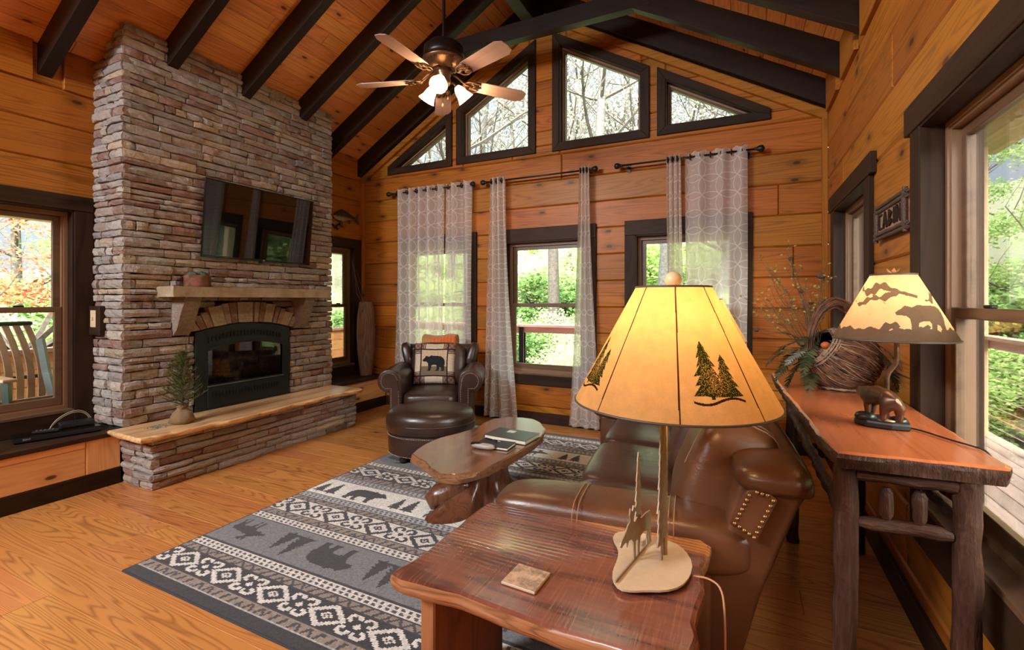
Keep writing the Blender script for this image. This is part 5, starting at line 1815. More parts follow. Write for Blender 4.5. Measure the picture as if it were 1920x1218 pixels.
B().prism([(.18, .10), (.36, .10), (.46, .80), (.45, .90), (.38, .93), (.31, .90), (.22, .45)], -.40, .40, frame((0, 0, 0), (0, 1, 0), (0, 0, 1))).build('back_frame', M['lea_dark'], ch, bevel=.03, seg=3, smooth=True, **L)
for sg in (-1, 1):
    puff((sg * .375, .315, .80), (.058, .13, .15), Matrix.Rotation(math.radians(-12), 3, 'X') @ Matrix.Rotation(sg * math.radians(16), 3, 'Y'), .6, .6, 0, 4).build('ear', M['lea_dark'], ch, smooth=True, **L)
puff((0, .235, .70), (.315, .115, .255), my, .45, .42, .0, 5).build('back_cushion', M['lea_dark'], ch, smooth=True, **L)
for x, y in ((-.34, -.36), (.34, -.36), (-.34, .30), (.34, .30)):
    B().lathe([(.022, .013 if y < 0 else 0), (.03, .03), (.034, .095)], (x, y, 0), 12).build('foot', M['trim'], ch, **L)

# bear pillow on the chair
n = 96
u = (np.arange(n) + .5) / n * 2 - 1
U, V = np.meshgrid(u, u)
PC = np.zeros((n, n, 3)); rs = np.random.RandomState(3)
PC[:] = (.50, .37, .24)
PC[(V < -.18) & (np.abs(U) < .62)] = (.16, .11, .065)
brd = (np.abs(U) > .66) | (np.abs(V) > .66)
PC[brd] = (.56, .45, .33)
cor = (np.abs(U) > .5) & (np.abs(V) > .66) | (np.abs(V) > .5) & (np.abs(U) > .66)
PC[cor] = (.16, .07, .05)
PC[cor & ((np.floor(U * 9) + np.floor(V * 9)) % 2 == 0)] = (.27, .15, .11)
for lim in (.66, .46):
    m = (np.abs(np.abs(U) - lim) < .025) & ((np.abs(V) > .64) if lim < .6 else True) | (np.abs(np.abs(V) - lim) < .025) & ((np.abs(U) > .64) if lim < .6 else True)
    PC[m] = (.012, .010, .012)
bm_ = inside(-U, V, place(BEAR, -.55, -.42, 1.12, 1.25))
PC[bm_] = (.006, .007, .011)
PC *= rs.uniform(.75, 1.2, (n, n, 1))
def fabric_attr(name, rough=.95):
    t = NT(name)
    c = t.n('ShaderNodeVertexColor', layer_name='Col').outputs['Color']
    return t.fin(c, rough, 0, t.bump(t.noise(t.obj(), 230, 2, .6), .5, .004))
M['fabric'] = fabric_attr('tufted_pillow_fabric')
pil = thing('throw_pillow', 'square plaid bordered pillow with a black bear on the leather armchair', 'pillow', tuple(FR[ch.name] @ Vector((-.035, .06, .50))), math.radians(26))
g = np.arange(n + 1) / n * 2 - 1
GU, GV = np.meshgrid(g, g)
bul = .075 * np.sqrt(np.clip((1 - GU ** 4) * (1 - GV ** 4), 0, 1))
tilt = math.radians(-16)
def pil_pts(sgn):
    x = GU * .235 * (1 - .05 * (1 - np.abs(GV))); z = GV * .235 * (1 - .05 * (1 - np.abs(GU))) + .235
    y = -sgn * bul
    y2 = y * math.cos(tilt) - z * math.sin(tilt); z2 = y * math.sin(tilt) + z * math.cos(tilt)
    p = np.stack([x, y2, z2], -1)
    m = np.array(FR[pil.name]); return p @ m[:3, :3].T + m[:3, 3]
color_grid('front', n, n, pil_pts(1), PC, M['fabric'], pil)
color_grid('back', n, n, pil_pts(-1)[:, ::-1], np.full((n, n, 3), (.12, .07, .05)), M['fabric'], pil)

# folded orange throw over the top of the chair back
def throw_mat():
    t = NT('orange_blanket')
    v = t.obj(); n1 = t.noise(t.map(v, (5, 5, 5)), 1, 3, .6); w = t.n('ShaderNodeTexWave', i={'Vector': v, 'Scale': 8.0, 'Distortion': 3.0}).outputs['Fac']
    c = t.ramp(t.math('ADD', t.math('MULTIPLY', n1, .8), t.math('MULTIPLY', w, .2)), [(.34, (.30, .22, .09)), (.46, (.42, .20, .07)), (.52, (.62, .13, .018)), (.66, (.55, .10, .012)), (.74, (.20, .14, .06))])
    return t.fin(c, .95, 0, t.bump(t.noise(v, 180, 2), .4, .004), Sheen_Weight=.3)
th = thing('folded_blanket', 'orange and tan fleece blanket folded over the armchair back', 'blanket', tuple(FR[ch.name] @ Vector((.0, .34, .935))), math.radians(26))
M['throw'] = throw_mat()
for k, (w_, h_) in enumerate(((.205, .0), (.20, .022), (.195, .044))):
    def sheet(u, v, k=k, w_=w_):
        s = v * .58 - .26
        x = (u - .5) * 2 * w_ + .01 * math.sin(v * 9 + k)
        r_ = .085 + .018 * k
        if s < -.085 * 1: yy, zz = -r_, s + .085 + .0
        elif s > .12: yy, zz = r_, -(s - .12) + 0
        else:
            a = (s + .085) / .205 * PI
            yy, zz = -r_ * math.cos(a), r_ * .75 * math.sin(a)
        return Vector((x, yy - zz * -.12, zz + .01 * math.sin(u * 7 + k) + .012))
    B().grid(18, 30, sheet).build('fold', M['throw'], th, smooth=True, local=True)
    th.children[-1].modifiers.new('thick', 'SOLIDIFY').thickness = .012

# ottoman
ot = thing('leather_ottoman', 'oval espresso leather ottoman in front of the armchair', 'ottoman', (-2.56, 3.57, 0.0), math.radians(24))
B().lathe([(.0, .085), (.92, .085), (.99, .10), (1.0, .16), (1.0, .255), (.985, .27)], (0, 0, 0), 56, Matrix.Diagonal((.385, .315, 1))).build('body', M['lea_dark'], ot, smooth=True, local=True, angle=.9)
B().lathe([(.90, .265), (.985, .272), (1.035, .30), (1.05, .34), (1.045, .40), (1.0, .442), (.90, .468), (.72, .486), (.45, .498), (.2, .503), (0, .505)], (0, 0, 0), 56, Matrix.Diagonal((.385, .315, 1))).build('cushion', M['lea_dark'], ot, smooth=True, local=True)
B().tube([(.385 * 1.046 * math.cos(k * PI / 40), .315 * 1.046 * math.sin(k * PI / 40), .36) for k in range(81)], .005, 6, cap=False).build('piping', M['lea_dark'], ot, smooth=True, local=True)
nb_ = B()
for z, rr, n in ((.258, 1.004, 150), (.100, 1.0, 150)):
    for k in range(n):
        a = 2 * PI * k / n; nb_.se((.385 * rr * math.cos(a), .315 * rr * math.sin(a), z), (.005, .005, .005), 1, 1, 6, 4)
tag(nb_.build('nailheads', bpy.data.materials['silvered_nails'], ot, smooth=True, local=True), kind='stuff')
for a in (.7, 2.4, 3.9, 5.5):
    B().lathe([(.030, 0.014), (.042, .04), (.03, .06), (.04, .09)], (.29 * math.cos(a), .22 * math.sin(a), 0), 14).build('foot', M['trim'], ot, local=True, smooth=True)

# ================================================================== far end table and its lamp (only the shade shows)
ft = thing('end_table', 'far redwood end table between the sofa and the gable wall', 'table', (-.30, 4.62, 0))
EP2 = [(-.62, 4.36), (-.3, 4.35), (.02, 4.37), (.06, 4.6), (.03, 4.88), (-.3, 4.90), (-.60, 4.87), (-.64, 4.6)]
slab('tabletop', [M['redwood'], M['redwood_edge']], ft, EP2, 0.505, 0.565, 0.007, 4, under=.02, mw=frame((-.30, 4.62, .54), (1, 0, 0), (0, 1, 0)))
for x in (-.52, -.07):
    B().box(x - .028, x + .028, 4.42, 4.82, 0, 0.506).build('leg', M['redwood_leg'], ft, frame((x, 4.62, .27), (1, 0, 0), (0, 1, 0)), bevel=.006)
moose_lamp('second fir tree lamp peeking out behind the nearest lamp shade', -.335, 4.58, .565, None, 7, (300, 60))

# ================================================================== console table along the right wall
def bark_mat():
    t = NT('shaggy_hickory_bark')
    v = t.obj()
    n1 = t.noise(t.map(v, (4, 4, 1.6)), 4, 5, .7, .6); n2 = t.noise(t.map(v, (60, 60, 7)), 1, 3, .65)
    vo = t.n('ShaderNodeTexVoronoi', i={'Vector': t.map(v, (11, 11, 5.5)), 'Scale': 1.0})
    spot = t.math('MULTIPLY', t.math('GREATER_THAN', t.n('ShaderNodeSeparateColor', i={'Color': vo.outputs['Color']}).outputs[0], .82), t.math('SUBTRACT', 1.0, t.smooth(vo.outputs['Distance'], .10, .2)))
    c = t.ramp(t.math('ADD', t.math('MULTIPLY', n1, .6), t.math('MULTIPLY', n2, .4)), [(.32, (.014, .006, .004)), (.55, (.052, .023, .014)), (.74, (.125, .070, .045))])
    c = t.mix(t.math('MULTIPLY', spot, .85), c, (.33, .12, .04))
    return t.fin(c, .5, 0, t.bump(t.math('ADD', t.math('MULTIPLY', n2, .8), n1), .8, .012), Specular_IOR_Level=.15)
M['bark'] = bark_mat()
M['barkx'] = M['bark']
M['cherry'] = wood('polished_cherry_top', (.27, .072, .020), (.43, .138, .042), rough=.24, var=0, figure=.22, fig_scale=.8, axis='y', coat=.35, bump=.03)
cs = thing('console_table', 'rustic bark edged console table with log legs behind the sofa', 'console table', (.43, 2.55, 0))
CPN = [(.262, 1.735), (.45, 1.745), (.655, 1.76), (.672, 1.80), (.668, 2.05), (.662, 2.8), (.655, 3.43), (.17, 3.43), (.172, 3.2), (.195, 2.7), (.222, 2.2), (.245, 1.82)]
zt = .988
slab('tabletop', [M['cherry'], M['bark']], cs, CPN, zt - .052, zt, .008, 6, under=.004, mw=frame((.43, 2.55, .95), (1, 0, 0), (0, 1, 0)))


def log(name, a, c, r0, parent, seed=1, n=12, wob=.006, mat=None, taper=None):
    a, c = Vector(a), Vector(c)
    r = random.Random(seed); L = (c - a).length
    pts, rs = [], []
    k = max(6, int(L / .06))
    for i in range(k + 1):
        f = i / k
        pts.append(a.lerp(c, f) + Vector((r.uniform(-wob, wob), r.uniform(-wob, wob), r.uniform(-wob, wob) * .3)))
        rs.append((taper(f) if taper else r0) * r.uniform(.93, 1.07))
    z = (c - a).normalized(); x = z.orthogonal().normalized()
    return B().tube(pts, rs, n).build(name, mat or M['bark'], parent, frame((a + c) / 2, x, z.cross(x)), smooth=True, angle=.9)
legs = [(.292, 1.80), (.582, 1.80), (.27, 3.30), (.60, 3.32)]
for k, (x, y) in enumerate(legs): log('leg', (x, y, 0), (x, y, zt - .053), .033, cs, 20 + k, 14, .003)
log('apron_log', (.315, 1.80, .912), (.555, 1.80, .914), .024, cs, 5)
log('apron_log', (.30, 3.30, .895), (.58, 3.31, .895), .024, cs, 6)
sp = lambda f: .020 if .12 < f < .88 else .011
log('stretcher', (.318, 1.80, .762), (.552, 1.80, .764), .022, cs, 7, taper=lambda f: .022 if .05 < f < .95 else .014)
log('stretcher', (.29, 3.30, .765), (.58, 3.31, .765), .022, cs, 8)
log('stretcher', (.288, 1.83, .77), (.272, 3.28, .77), .020, cs, 9)
log('stretcher', (.586, 1.83, .79), (.602, 3.29, .75), .020, cs, 10)
for x, s in ((.395, 1), (.475, 2)): log('spindle', (x, 1.80, .782), (x, 1.80, .878), .019, cs, 11 + s, 12, .001, None, lambda f: .0185 if .14 < f < .86 else .011)

# ------------------------------------------------------------------ bear lamp
M['bronze'] = plain('dark_bronze', (.11, .055, .032), .34, .6, .5)
M['blackres'] = plain('black_resin', (.012, .011, .011), .35)
M['gold'] = plain('gold_leaf_metal', (.75, .42, .20), .3, .7)
bl = thing('table_lamp', 'lit bear lamp with a sunset silhouette shade on the console', 'lamp', (.455, 2.14, zt + .002))
bx, by, bz = .455, 2.14, zt + .002
bp = [(bx - .062, by + .045), (bx - .082, by + .01), (bx - .05, by - .03), (bx + .02, by - .05), (bx + .075, by - .045), (bx + .082, by - .01), (bx + .06, by + .04), (bx, by + .06)]
b = B().prism(bp, bz, bz + .026, None, .006, .006); b.build('base', M['blackres'], bl, bevel=.004)
rk = B().se((bx - .045, by + .01, bz + .03), (.035, .03, .018), .9, .9, 12, 6).se((bx + .05, by - .005, bz + .028), (.028, .03, .014), .9, .9, 12, 6).se((bx, by + .02, bz + .027), (.05, .03, .010), .9, .9, 12, 6)
rk.build('rocks', M['blackres'], bl, smooth=True)
B().se((bx + .012, by - .022, bz + .027), (.030, .014, .004), 1, 1, 12, 5).build('stream', M['gold'], bl, smooth=True)


def quadruped_bear(name, parent, mat, mw, s):
    """one skinned body: trunk, neck, head, four legs, ears. local x forward, z up; s = overall length"""
    V = [(-.34, 0, .36), (-.10, 0, .385), (.14, 0, .40), (.30, 0, .37), (.42, 0, .33), (.52, 0, .285)]
    R = [.135, .155, .150, .11, .085, .042]
    E_ = [(0, 1), (1, 2), (2, 3), (3, 4), (4, 5)]
    def chain(base, pts, rs):
        i0 = base
        for p, r_ in zip(pts, rs):
            V.append(p); R.append(r_); E_.append((i0, len(V) - 1)); i0 = len(V) - 1
    for sy in (-1, 1):
        o = .06 * sy
        chain(0, [(-.36 + o, sy * .085, .22), (-.33 + o, sy * .09, .10), (-.35 + o, sy * .09, .025), (-.29 + o, sy * .09, .015)], [.085, .056, .048, .036])
        chain(2, [(.18 - o, sy * .085, .22), (.17 - o, sy * .085, .10), (.18 - o, sy * .085, .025), (.24 - o, sy * .085, .015)], [.075, .052, .046, .035])
        chain(4, [(.385, sy * .055, .405)], [.024])
    chain(0, [(-.46, 0, .38)], [.03])
    me = bpy.data.meshes.new(name)
    me.from_pydata([tuple(c * s for c in v) for v in V], E_, [])
    o = bpy.data.objects.new(name, me); COL.objects.link(o)
    sk = o.modifiers.new('skin', 'SKIN'); sk.use_smooth_shade = True
    for v, r_ in zip(me.skin_vertices[0].data, R): v.radius = (r_ * s, r_ * s)
    me.skin_vertices[0].data[1].use_root = True
    sb = o.modifiers.new('sub', 'SUBSURF'); sb.levels = 2; sb.render_levels = 2
    dg = bpy.context.evaluated_depsgraph_get()
    m2 = bpy.data.meshes.new_from_object(o.evaluated_get(dg))
    bpy.data.objects.remove(o)
    for p in m2.polygons: p.use_smooth = True
    m2.materials.clear(); m2.materials.append(mat)
    return link(name, m2, parent, mw)
# walks away from the viewer, head turned to the left of the picture
quadruped_bear('bear_figure', bl, M['bronze'], Matrix.Translation((bx - .012, by - .002, bz + .034)) @ Matrix.Rotation(math.radians(112), 4, 'Z'), .21)
px_, py_ = bx + .030, by + .062
B().tube([(px_, py_, bz + .02), (px_, py_, bz + .17), (px_ + .004, py_ - .004, bz + .19), (px_ + .022, py_ - .016, bz + .225), (px_ + .025, py_ - .018, bz + .25), (px_ + .025, py_ - .018, bz + .40)], .0085, 10).build('pole', M['bronze'], bl, smooth=True)
sx, sy = px_ + .012, py_ - .030
B().lathe([(.016, 0), (.018, .04), (.01, .045)], (sx, sy, bz + .37), 12).build('socket', M['iron'], bl, smooth=True)
B().lathe([(.012, 0), (.026, .04), (.022, .062), (0, .074)], (sx, sy, bz + .412), 14).build('bulb', M['bulb'], bl, smooth=True)
Z0, Z1, R0, R1 = bz + .318, bz + .552, .184, .068
va = math.atan2(-sy, -sx)
def bear_print(A, Fv):
    C = np.zeros(A.shape + (3,)); C[:] = (.93, .60, .34)
    d = ((A - va + PI) % (2 * PI) - PI)
    rr = R0 + (R1 - R0) * Fv
    x = d * rr; z = Fv * .265
    dark = z < .048 + .005 * np.sin(x * 75) + .003 * np.sin(x * 170)
    dark |= inside(x, z, place(BEAR, .170, .040, -.165, .165))
    for (qx, qz, w, h) in ((-.055, .205, .075, .020), (-.01, .18, .06, .016), (-.085, .155, .055, .012), (.13, .17, .03, .02), (-.02, .05, .05, .02), (.075, .045, .035, .015)):
        q = np.abs(x - qx) / w + np.abs(z - qz - .012 * np.sin((x - qx) * 60)) / h
        dark |= q < 1 + .25 * np.sin(x * 210)
    dark |= np.abs(z - (.197 - (x - .0) * .35)) * (1) < .006 * ((x > -.03) & (x < .07))
    C[dark] = (.17, .12, .085)
    return C * np.random.RandomState(6).uniform(.95, 1.05, A.shape)[..., None]
M['parch2'] = shade_mat('mica_shade', .62)
cone_shade(bl, sx, sy, Z0, Z1, R0, R1, bear_print, 640, 120, M['parch2'])
h_ = B()
for k in range(3):
    a = k * 2 * PI / 3 + .4
    h_.tube([(sx, sy, Z1 - .004), (sx + R1 * math.cos(a), sy + R1 * math.sin(a), Z1)], .002, 5)
h_.build('harp', M['wire'], bl)
fn_ = B().lathe([(.010, 0), (.012, .004), (.004, .006)], (sx, sy, Z1 - .002), 12)
for k, a in enumerate((.4, 2.3, 4.6)):
    d_ = Vector((math.cos(a), math.sin(a), 0)); n_ = Vector((-d_.y, d_.x, 0)); o_ = Vector((sx, sy, Z1 + .003))
    fn_.add([o_, o_ + d_ * .014 + n_ * .008 + Vector((0, 0, .008)), o_ + d_ * .024 + Vector((0, 0, .022)), o_ + d_ * .014 - n_ * .008 + Vector((0, 0, .010)), o_ + d_ * .013 + Vector((0, 0, .006))], [(0, 1, 2, 3), (0, 4, 1), (1, 4, 2), (2, 4, 3), (3, 4, 0)])
fn_.build('leaf_finial', M['gold'], bl)
point('lamp_bulb_light', (sx, sy, bz + .43), 2.6, (1.0, .66, .32), bl, .03)
B().tube(chaikin([(bx + .078, by, zt + .006), (bx + .11, by - .03, zt + .006), (bx + .15, by - .12, zt + .006), (bx + .19, by - .18, zt + .006), (.668, by - .22, zt + .005), (.682, by - .24, zt - .03)]), .003, 6).build('cord', M['blackres'], bl, smooth=True)

# ------------------------------------------------------------------ twig basket with dried plants
M['twig'] = plain('brown_grapevine_twig', (.13, .050, .022), .7, 0, .6)
M['twig2'] = plain('pale_willow_twig', (.26, .17, .11), .7, 0, .4)
bkx, bky, bkz = .445, 2.95, zt + .002
bs = thing('twig_basket', 'bulging twig basket with a tall looped handle on the console', 'basket', (bkx, bky, bkz))
AXB = Vector((-.80, -.28, .55)).normalized()                     # the mouth looks left and up
XB = AXB.orthogonal().normalized(); YB_ = AXB.cross(XB)
MB_ = Matrix.Rotation(math.radians(200), 3, 'Z')
r = random.Random(12)
def bpt(th, ph, rad=1.0):
    """th: angle from the mouth axis, ph: round it"""
    v = AXB * math.cos(th) + (XB * math.cos(ph) + YB_ * math.sin(ph)) * math.sin(th)
    q = Vector((v.x * .172, v.y * .158, v.z * .150)) * rad + Vector((bkx + .01, bky, bkz + .152))
    q.z = max(q.z, bkz + .003 * rad)
    return q
B().grid(30, 12, lambda u, v: bpt(.75 + v * 2.38, u * 2 * PI, .94)).build('lining', plain('dark_lining', (.030, .014, .008), .9), bs, smooth=True)
b1, b2 = B(), B()
for k in range(760):
    ph = r.uniform(0, 2 * PI); rad = r.uniform(.95, 1.07); dl = r.uniform(-.35, .35); l0, l1 = r.uniform(.62, 1.1), r.uniform(1.8, 2.9)
    pts = [bpt(l0 + (l1 - l0) * q / 7, ph + dl * q / 7, rad + r.uniform(-.012, .012)) for q in range(8)]
    (b1 if r.random() < .85 else b2).tube(pts, r.uniform(.0014, .0030), 4, cap=False)
for k in range(46):                                            # coils round the mouth
    th0 = r.uniform(.66, .92); rad = r.uniform(.98, 1.09); a0 = r.uniform(0, 2 * PI); n = r.randint(10, 20)
    b2.tube([bpt(th0 + r.uniform(-.02, .02), a0 + q * .2, rad) for q in range(n)], r.uniform(.0015, .003), 4, cap=False)
for k in range(16):                                            # coiled foot
    rr = r.uniform(.075, .115); a0 = r.uniform(0, 6.28)
    b2.tube([(bkx + .015 + rr * math.cos(a0 + q * .25), bky + rr * .9 * math.sin(a0 + q * .25), bkz + r.uniform(.003, .012)) for q in range(16)], .0028, 4, cap=False)
tag(b1.build('woven_twigs', M['twig'], bs), kind='stuff'); tag(b2.build('pale_twigs', M['twig2'], bs), kind='stuff')
hb = B()
for k in range(26):
    w = r.uniform(.85, 1.08); off = r.uniform(-.035, .035); pts = []
    for q in range(15):
        a = -.35 + (PI + .7) * q / 14
        v = Vector((.125 * w * math.cos(a) - .01, off + .05 * math.cos(a), .20 + .255 * w * max(-.4, math.sin(a)) + r.uniform(-.006, .006)))
        pts.append(v + Vector((bkx, bky, bkz)))
    hb.tube(pts, r.uniform(.002, .0038), 5, cap=False)
tag(hb.build('handle', M['twig'], bs), kind='stuff')

pl_ = thing('dried_plants', 'dried ferns, seed heads and sprigs spilling from the twig basket', 'plants', (bkx - .12, bky + .03, bkz + .2))
M['fern'] = leaf_mat('dull_fern', (.035, .045, .018), (.13, .12, .060), .25)
M['fern2'] = leaf_mat('silvery_fern', (.20, .20, .17), (.36, .35, .30), .25)
M['sprig'] = leaf_mat('lime_sprig_leaf', (.20, .22, .05), (.48, .44, .14), .3)
M['stem'] = plain('brown_green_stem', (.075, .055, .028), .8, 0, .4)
O_ = Vector((bkx - .115, bky - .02, bkz + .225))


def fern(parent, o, d, L, mat, seed):
    rr = random.Random(seed); b = B(); p = Vector(o); d = Vector(d).normalized(); n = 16
    sp = [p.copy()]
    side = d.cross(Vector((0, 0, 1))).normalized()
    for i in range(n):
        d = (d + Vector((0, 0, -.085))).normalized(); p = p + d * L / n; sp.append(p.copy())
        w = L * .30 * math.sin(PI * (i + 1) / (n + 1)) ** .7 * (1.1 - .5 * i / n)
        for sg in (-1, 1):
            t = (side * sg * .85 + d * .5 + Vector((0, 0, rr.uniform(-.18, .12)))).normalized()
            c = p + t * w; nn = d * L * .026
            b.add([p - nn, p + t * w * .5 - nn * 1.2, c, p + t * w * .5 + nn * 1.2, p + nn], [(0, 1, 2, 3, 4)])
    b.build('fern_leaf', mat, parent)
    return sp
for k, (dx, dy, dz, L, mt) in enumerate(((-.75, .35, .35, .17, 'fern'), (-.8, .05, .10, .19, 'fern'), (-.6, -.35, -.05, .21, 'fern'), (-.5, -.1, -.45, .22, 'fern'), (-.9, .2, .6, .14, 'fern2'), (-.55, -.45, .25, .18, 'fern2'), (-.35, -.6, -.2, .19, 'fern'), (-.85, -.15, .2, .2, 'fern'), (-.3, -.5, .4, .15, 'fern'), (-.6, .1, .9, .15, 'fern'), (-.2, -.62, -.35, .2, 'fern'), (-.7, .45, -.1, .16, 'fern'))):
    fern(pl_, O_ + Vector((r.uniform(-.03, .03), r.uniform(-.03, .03), r.uniform(-.05, .03))), (dx, dy, dz), L * 1.2, M[mt], k)
fern(pl_, (bkx + .16, bky - .07, bkz + .21), (.35, -.3, -.5), .2, M['fern'], 31); fern(pl_, (bkx + .15, bky - .05, bkz + .24), (.5, .0, -.2), .16, M['fern'], 32)
sb_ = B()
for k in range(22):
    e = Vector((r.uniform(-.26, .10), r.uniform(-.02, .12), r.uniform(.20, .58)))
    if k < 5: e = Vector((r.uniform(-.30, -.12), r.uniform(.0, .1), r.uniform(.12, .34)))
    p0 = O_ + Vector((r.uniform(-.03, .05), r.uniform(-.03, .03), -.05)); pts = [p0 + e * f + Vector((0, 0, .08 * f * (1 - f))) + Vector((r.uniform(-.012, .012), r.uniform(-.012, .012), 0)) for f in np.linspace(0, 1, 8)]
    stb = B().tube(pts, [.0018 * (1 - .6 * i / 7) for i in range(8)], 4, cap=False)
    for i in range(3, 8):
        for _ in range(2):
            q = pts[i] + Vector((r.uniform(-.03, .03), r.uniform(-.03, .03), r.uniform(0, .035)))
            stb.tube([pts[i], q], .0009, 3, cap=False)
            d_ = Vector((r.uniform(-1, 1), r.uniform(-1, 1), r.uniform(0, 1))).normalized() * .019; n_ = d_.orthogonal().normalized() * .0065
            sb_.add([q, q + d_ * .5 + n_, q + d_, q + d_ * .5 - n_], [(0, 1, 2, 3)])
    stb.build('stem', M['stem'], pl_)
tag(sb_.build('buds', M['sprig'], pl_), kind='stuff')
for (ex, ey, ez, rad) in ((.04, .0, .36, .020), (-.09, .08, .46, .013), (-.26, .02, .07, .014), (.0, .05, .22, .012), (-.05, -.01, .28, .011)):
    c = O_ + Vector((ex, ey, ez))
    B().tube([O_ - Vector((0, 0, .05)), O_.lerp(c, .5) + Vector((.01, 0, .02)), c], .0022, 5).build('stem', M['stem'], pl_)
    B().se(c, (rad, rad, rad * .85), 1, 1, 12, 8, fn=lambda v: v * (1 + .25 * noise.noise(v * 260))).build('seed_head', plain('dark_seed_head', (.05, .022, .014), .9, 0, .5) if 'dark_seed_head' not in bpy.data.materials else bpy.data.materials['dark_seed_head'], pl_)
B().se(O_ + Vector((.05, -.07, .005)), (.022, .022, .018), 1, 1, 12, 8).build('orange_flower', plain('rust_orange_flower', (.42, .09, .02), .8), pl_, smooth=True)
B().se(O_ + Vector((.06, -.06, -.035)), (.05, .04, .03), 1, 1, 12, 8, fn=lambda v: v * (1 + .3 * noise.noise(v * 60))).build('pine_cone', M['twig'], pl_)

# ------------------------------------------------------------------ CABIN sign
M['carved'] = wood('dark_carved_bark', (.022, .012, .008), (.085, .052, .035), rough=.6, var=0, figure=.5, fig_scale=5, bump=.8)
M['signwood'] = wood('sign_panel_wood', (.22, .115, .062), (.36, .21, .12), rough=.6, var=0, figure=.4)
sg_ = thing('wall_sign', 'carved wooden sign reading CABIN between the right wall windows', 'sign', (.66, 2.99, 1.86))
F_sg = frame((.697, 3.28, 1.765), (0, -1, 0), (0, 0, 1))
W_, H_ = .555, .205
B().box(.02, W_ - .02, .02, H_ - .02, 0.002, .022, F_sg).build('panel', M['signwood'], sg_)
for (a, c) in (((0, .018), (W_, .018)), ((0, .042), (W_, .040)), ((0, H_ - .018), (W_, H_ - .018)), ((0, H_ - .042), (W_, H_ - .040)), ((.018, .0), (.018, H_)), ((.040, .03), (.040, H_ - .03)), ((W_ - .018, .0), (W_ - .018, H_)), ((W_ - .040, .03), (W_ - .040, H_ - .03))):
    log('frame_stick', F_sg @ Vector((a[0], a[1], .026)), F_sg @ Vector((c[0], c[1], .026)), .0105, sg_, int(a[0] * 999 + a[1] * 777), 8, .002, M['carved'])
def letter_bars(s):
    return {'C': [((.95, .95), (.2, .95)), ((.15, .9), (.15, .1)), ((.2, .05), (.95, .05))], 'A': [((.05, 0), (.5, 1)), ((.95, 0), (.5, 1)), ((.22, .35), (.78, .35))],
            'B': [((.15, 0), (.15, 1)), ((.15, .97), (.8, .75)), ((.8, .75), (.2, .5)), ((.2, .5), (.9, .25)), ((.9, .25), (.15, .03))], 'I': [((.5, 0), (.5, 1))],
            'N': [((.1, 0), (.1, 1)), ((.1, 1), (.9, 0)), ((.9, 0), (.9, 1))]}[s]
x = .075
for chh, w in (('C', .062), ('A', .074), ('B', .062), ('I', .020), ('N', .074)):
    lb = B()
    for (a, c) in letter_bars(chh):
        p, q = F_sg @ Vector((x + a[0] * w, .062 + a[1] * .082, .026)), F_sg @ Vector((x + c[0] * w, .062 + c[1] * .082, .026))
        lb.tube([p, q], .0062, 6)
    lb.build('letter', M['beam'], sg_)
    x += w + .027

# ------------------------------------------------------------------ curtains
def curtain_mat():
    t = NT('sheer_printed_curtain')
    uv = t.n('ShaderNodeUVMap', uv_map='UVMap').outputs[0]
    s = t.n('ShaderNodeSeparateXYZ', i={'Vector': t.vmath('SCALE', uv, scale=1 / .174)})
    px_ = t.math('ABSOLUTE', t.math('SUBTRACT', t.math('FRACT', s.outputs[0]), .5)); py_ = t.math('ABSOLUTE', t.math('SUBTRACT', t.math('FRACT', s.outputs[1]), .5))
    def ln(a, c): return t.math('SQRT', t.math('ADD', t.math('MULTIPLY', a, a), t.math('MULTIPLY', c, c)))
    d1 = t.math('ABSOLUTE', t.math('SUBTRACT', ln(t.math('SUBTRACT', px_, 1.0), py_), .7071))
    d2 = t.math('ABSOLUTE', t.math('SUBTRACT', ln(px_, t.math('SUBTRACT', py_, 1.0)), .7071))
    line = t.math('LESS_THAN', t.math('MINIMUM', d1, d2), .026)
    star = t.math('MULTIPLY', t.math('LESS_THAN', t.math('ADD', t.math('SQRT', px_), t.math('SQRT', py_)), .40), t.math('GREATER_THAN', t.math('ADD', t.math('SQRT', px_), t.math('SQRT', py_)), .30))
    pat = t.math('MAXIMUM', line, star)
    col = t.mix(pat, (.84, .77, .735), (.97, .94, .92))
    dif = t.n('ShaderNodeBsdfDiffuse', i={'Color': col}); tl = t.n('ShaderNodeBsdfTranslucent', i={'Color': col})
    tr = t.n('ShaderNodeBsdfTransparent')
    m1 = t.n('ShaderNodeMixShader', i={0: .62, 1: dif.outputs[0], 2: tl.outputs[0]})
    m2 = t.n('ShaderNodeMixShader', i={0: t.math('SUBTRACT', .21, t.math('MULTIPLY', pat, .17)), 1: m1.outputs[0], 2: tr.outputs[0]})
    t.t.links.new(m2.outputs[0], t.out.inputs['Surface'])
    return t.m
M['curtain'] = curtain_mat()


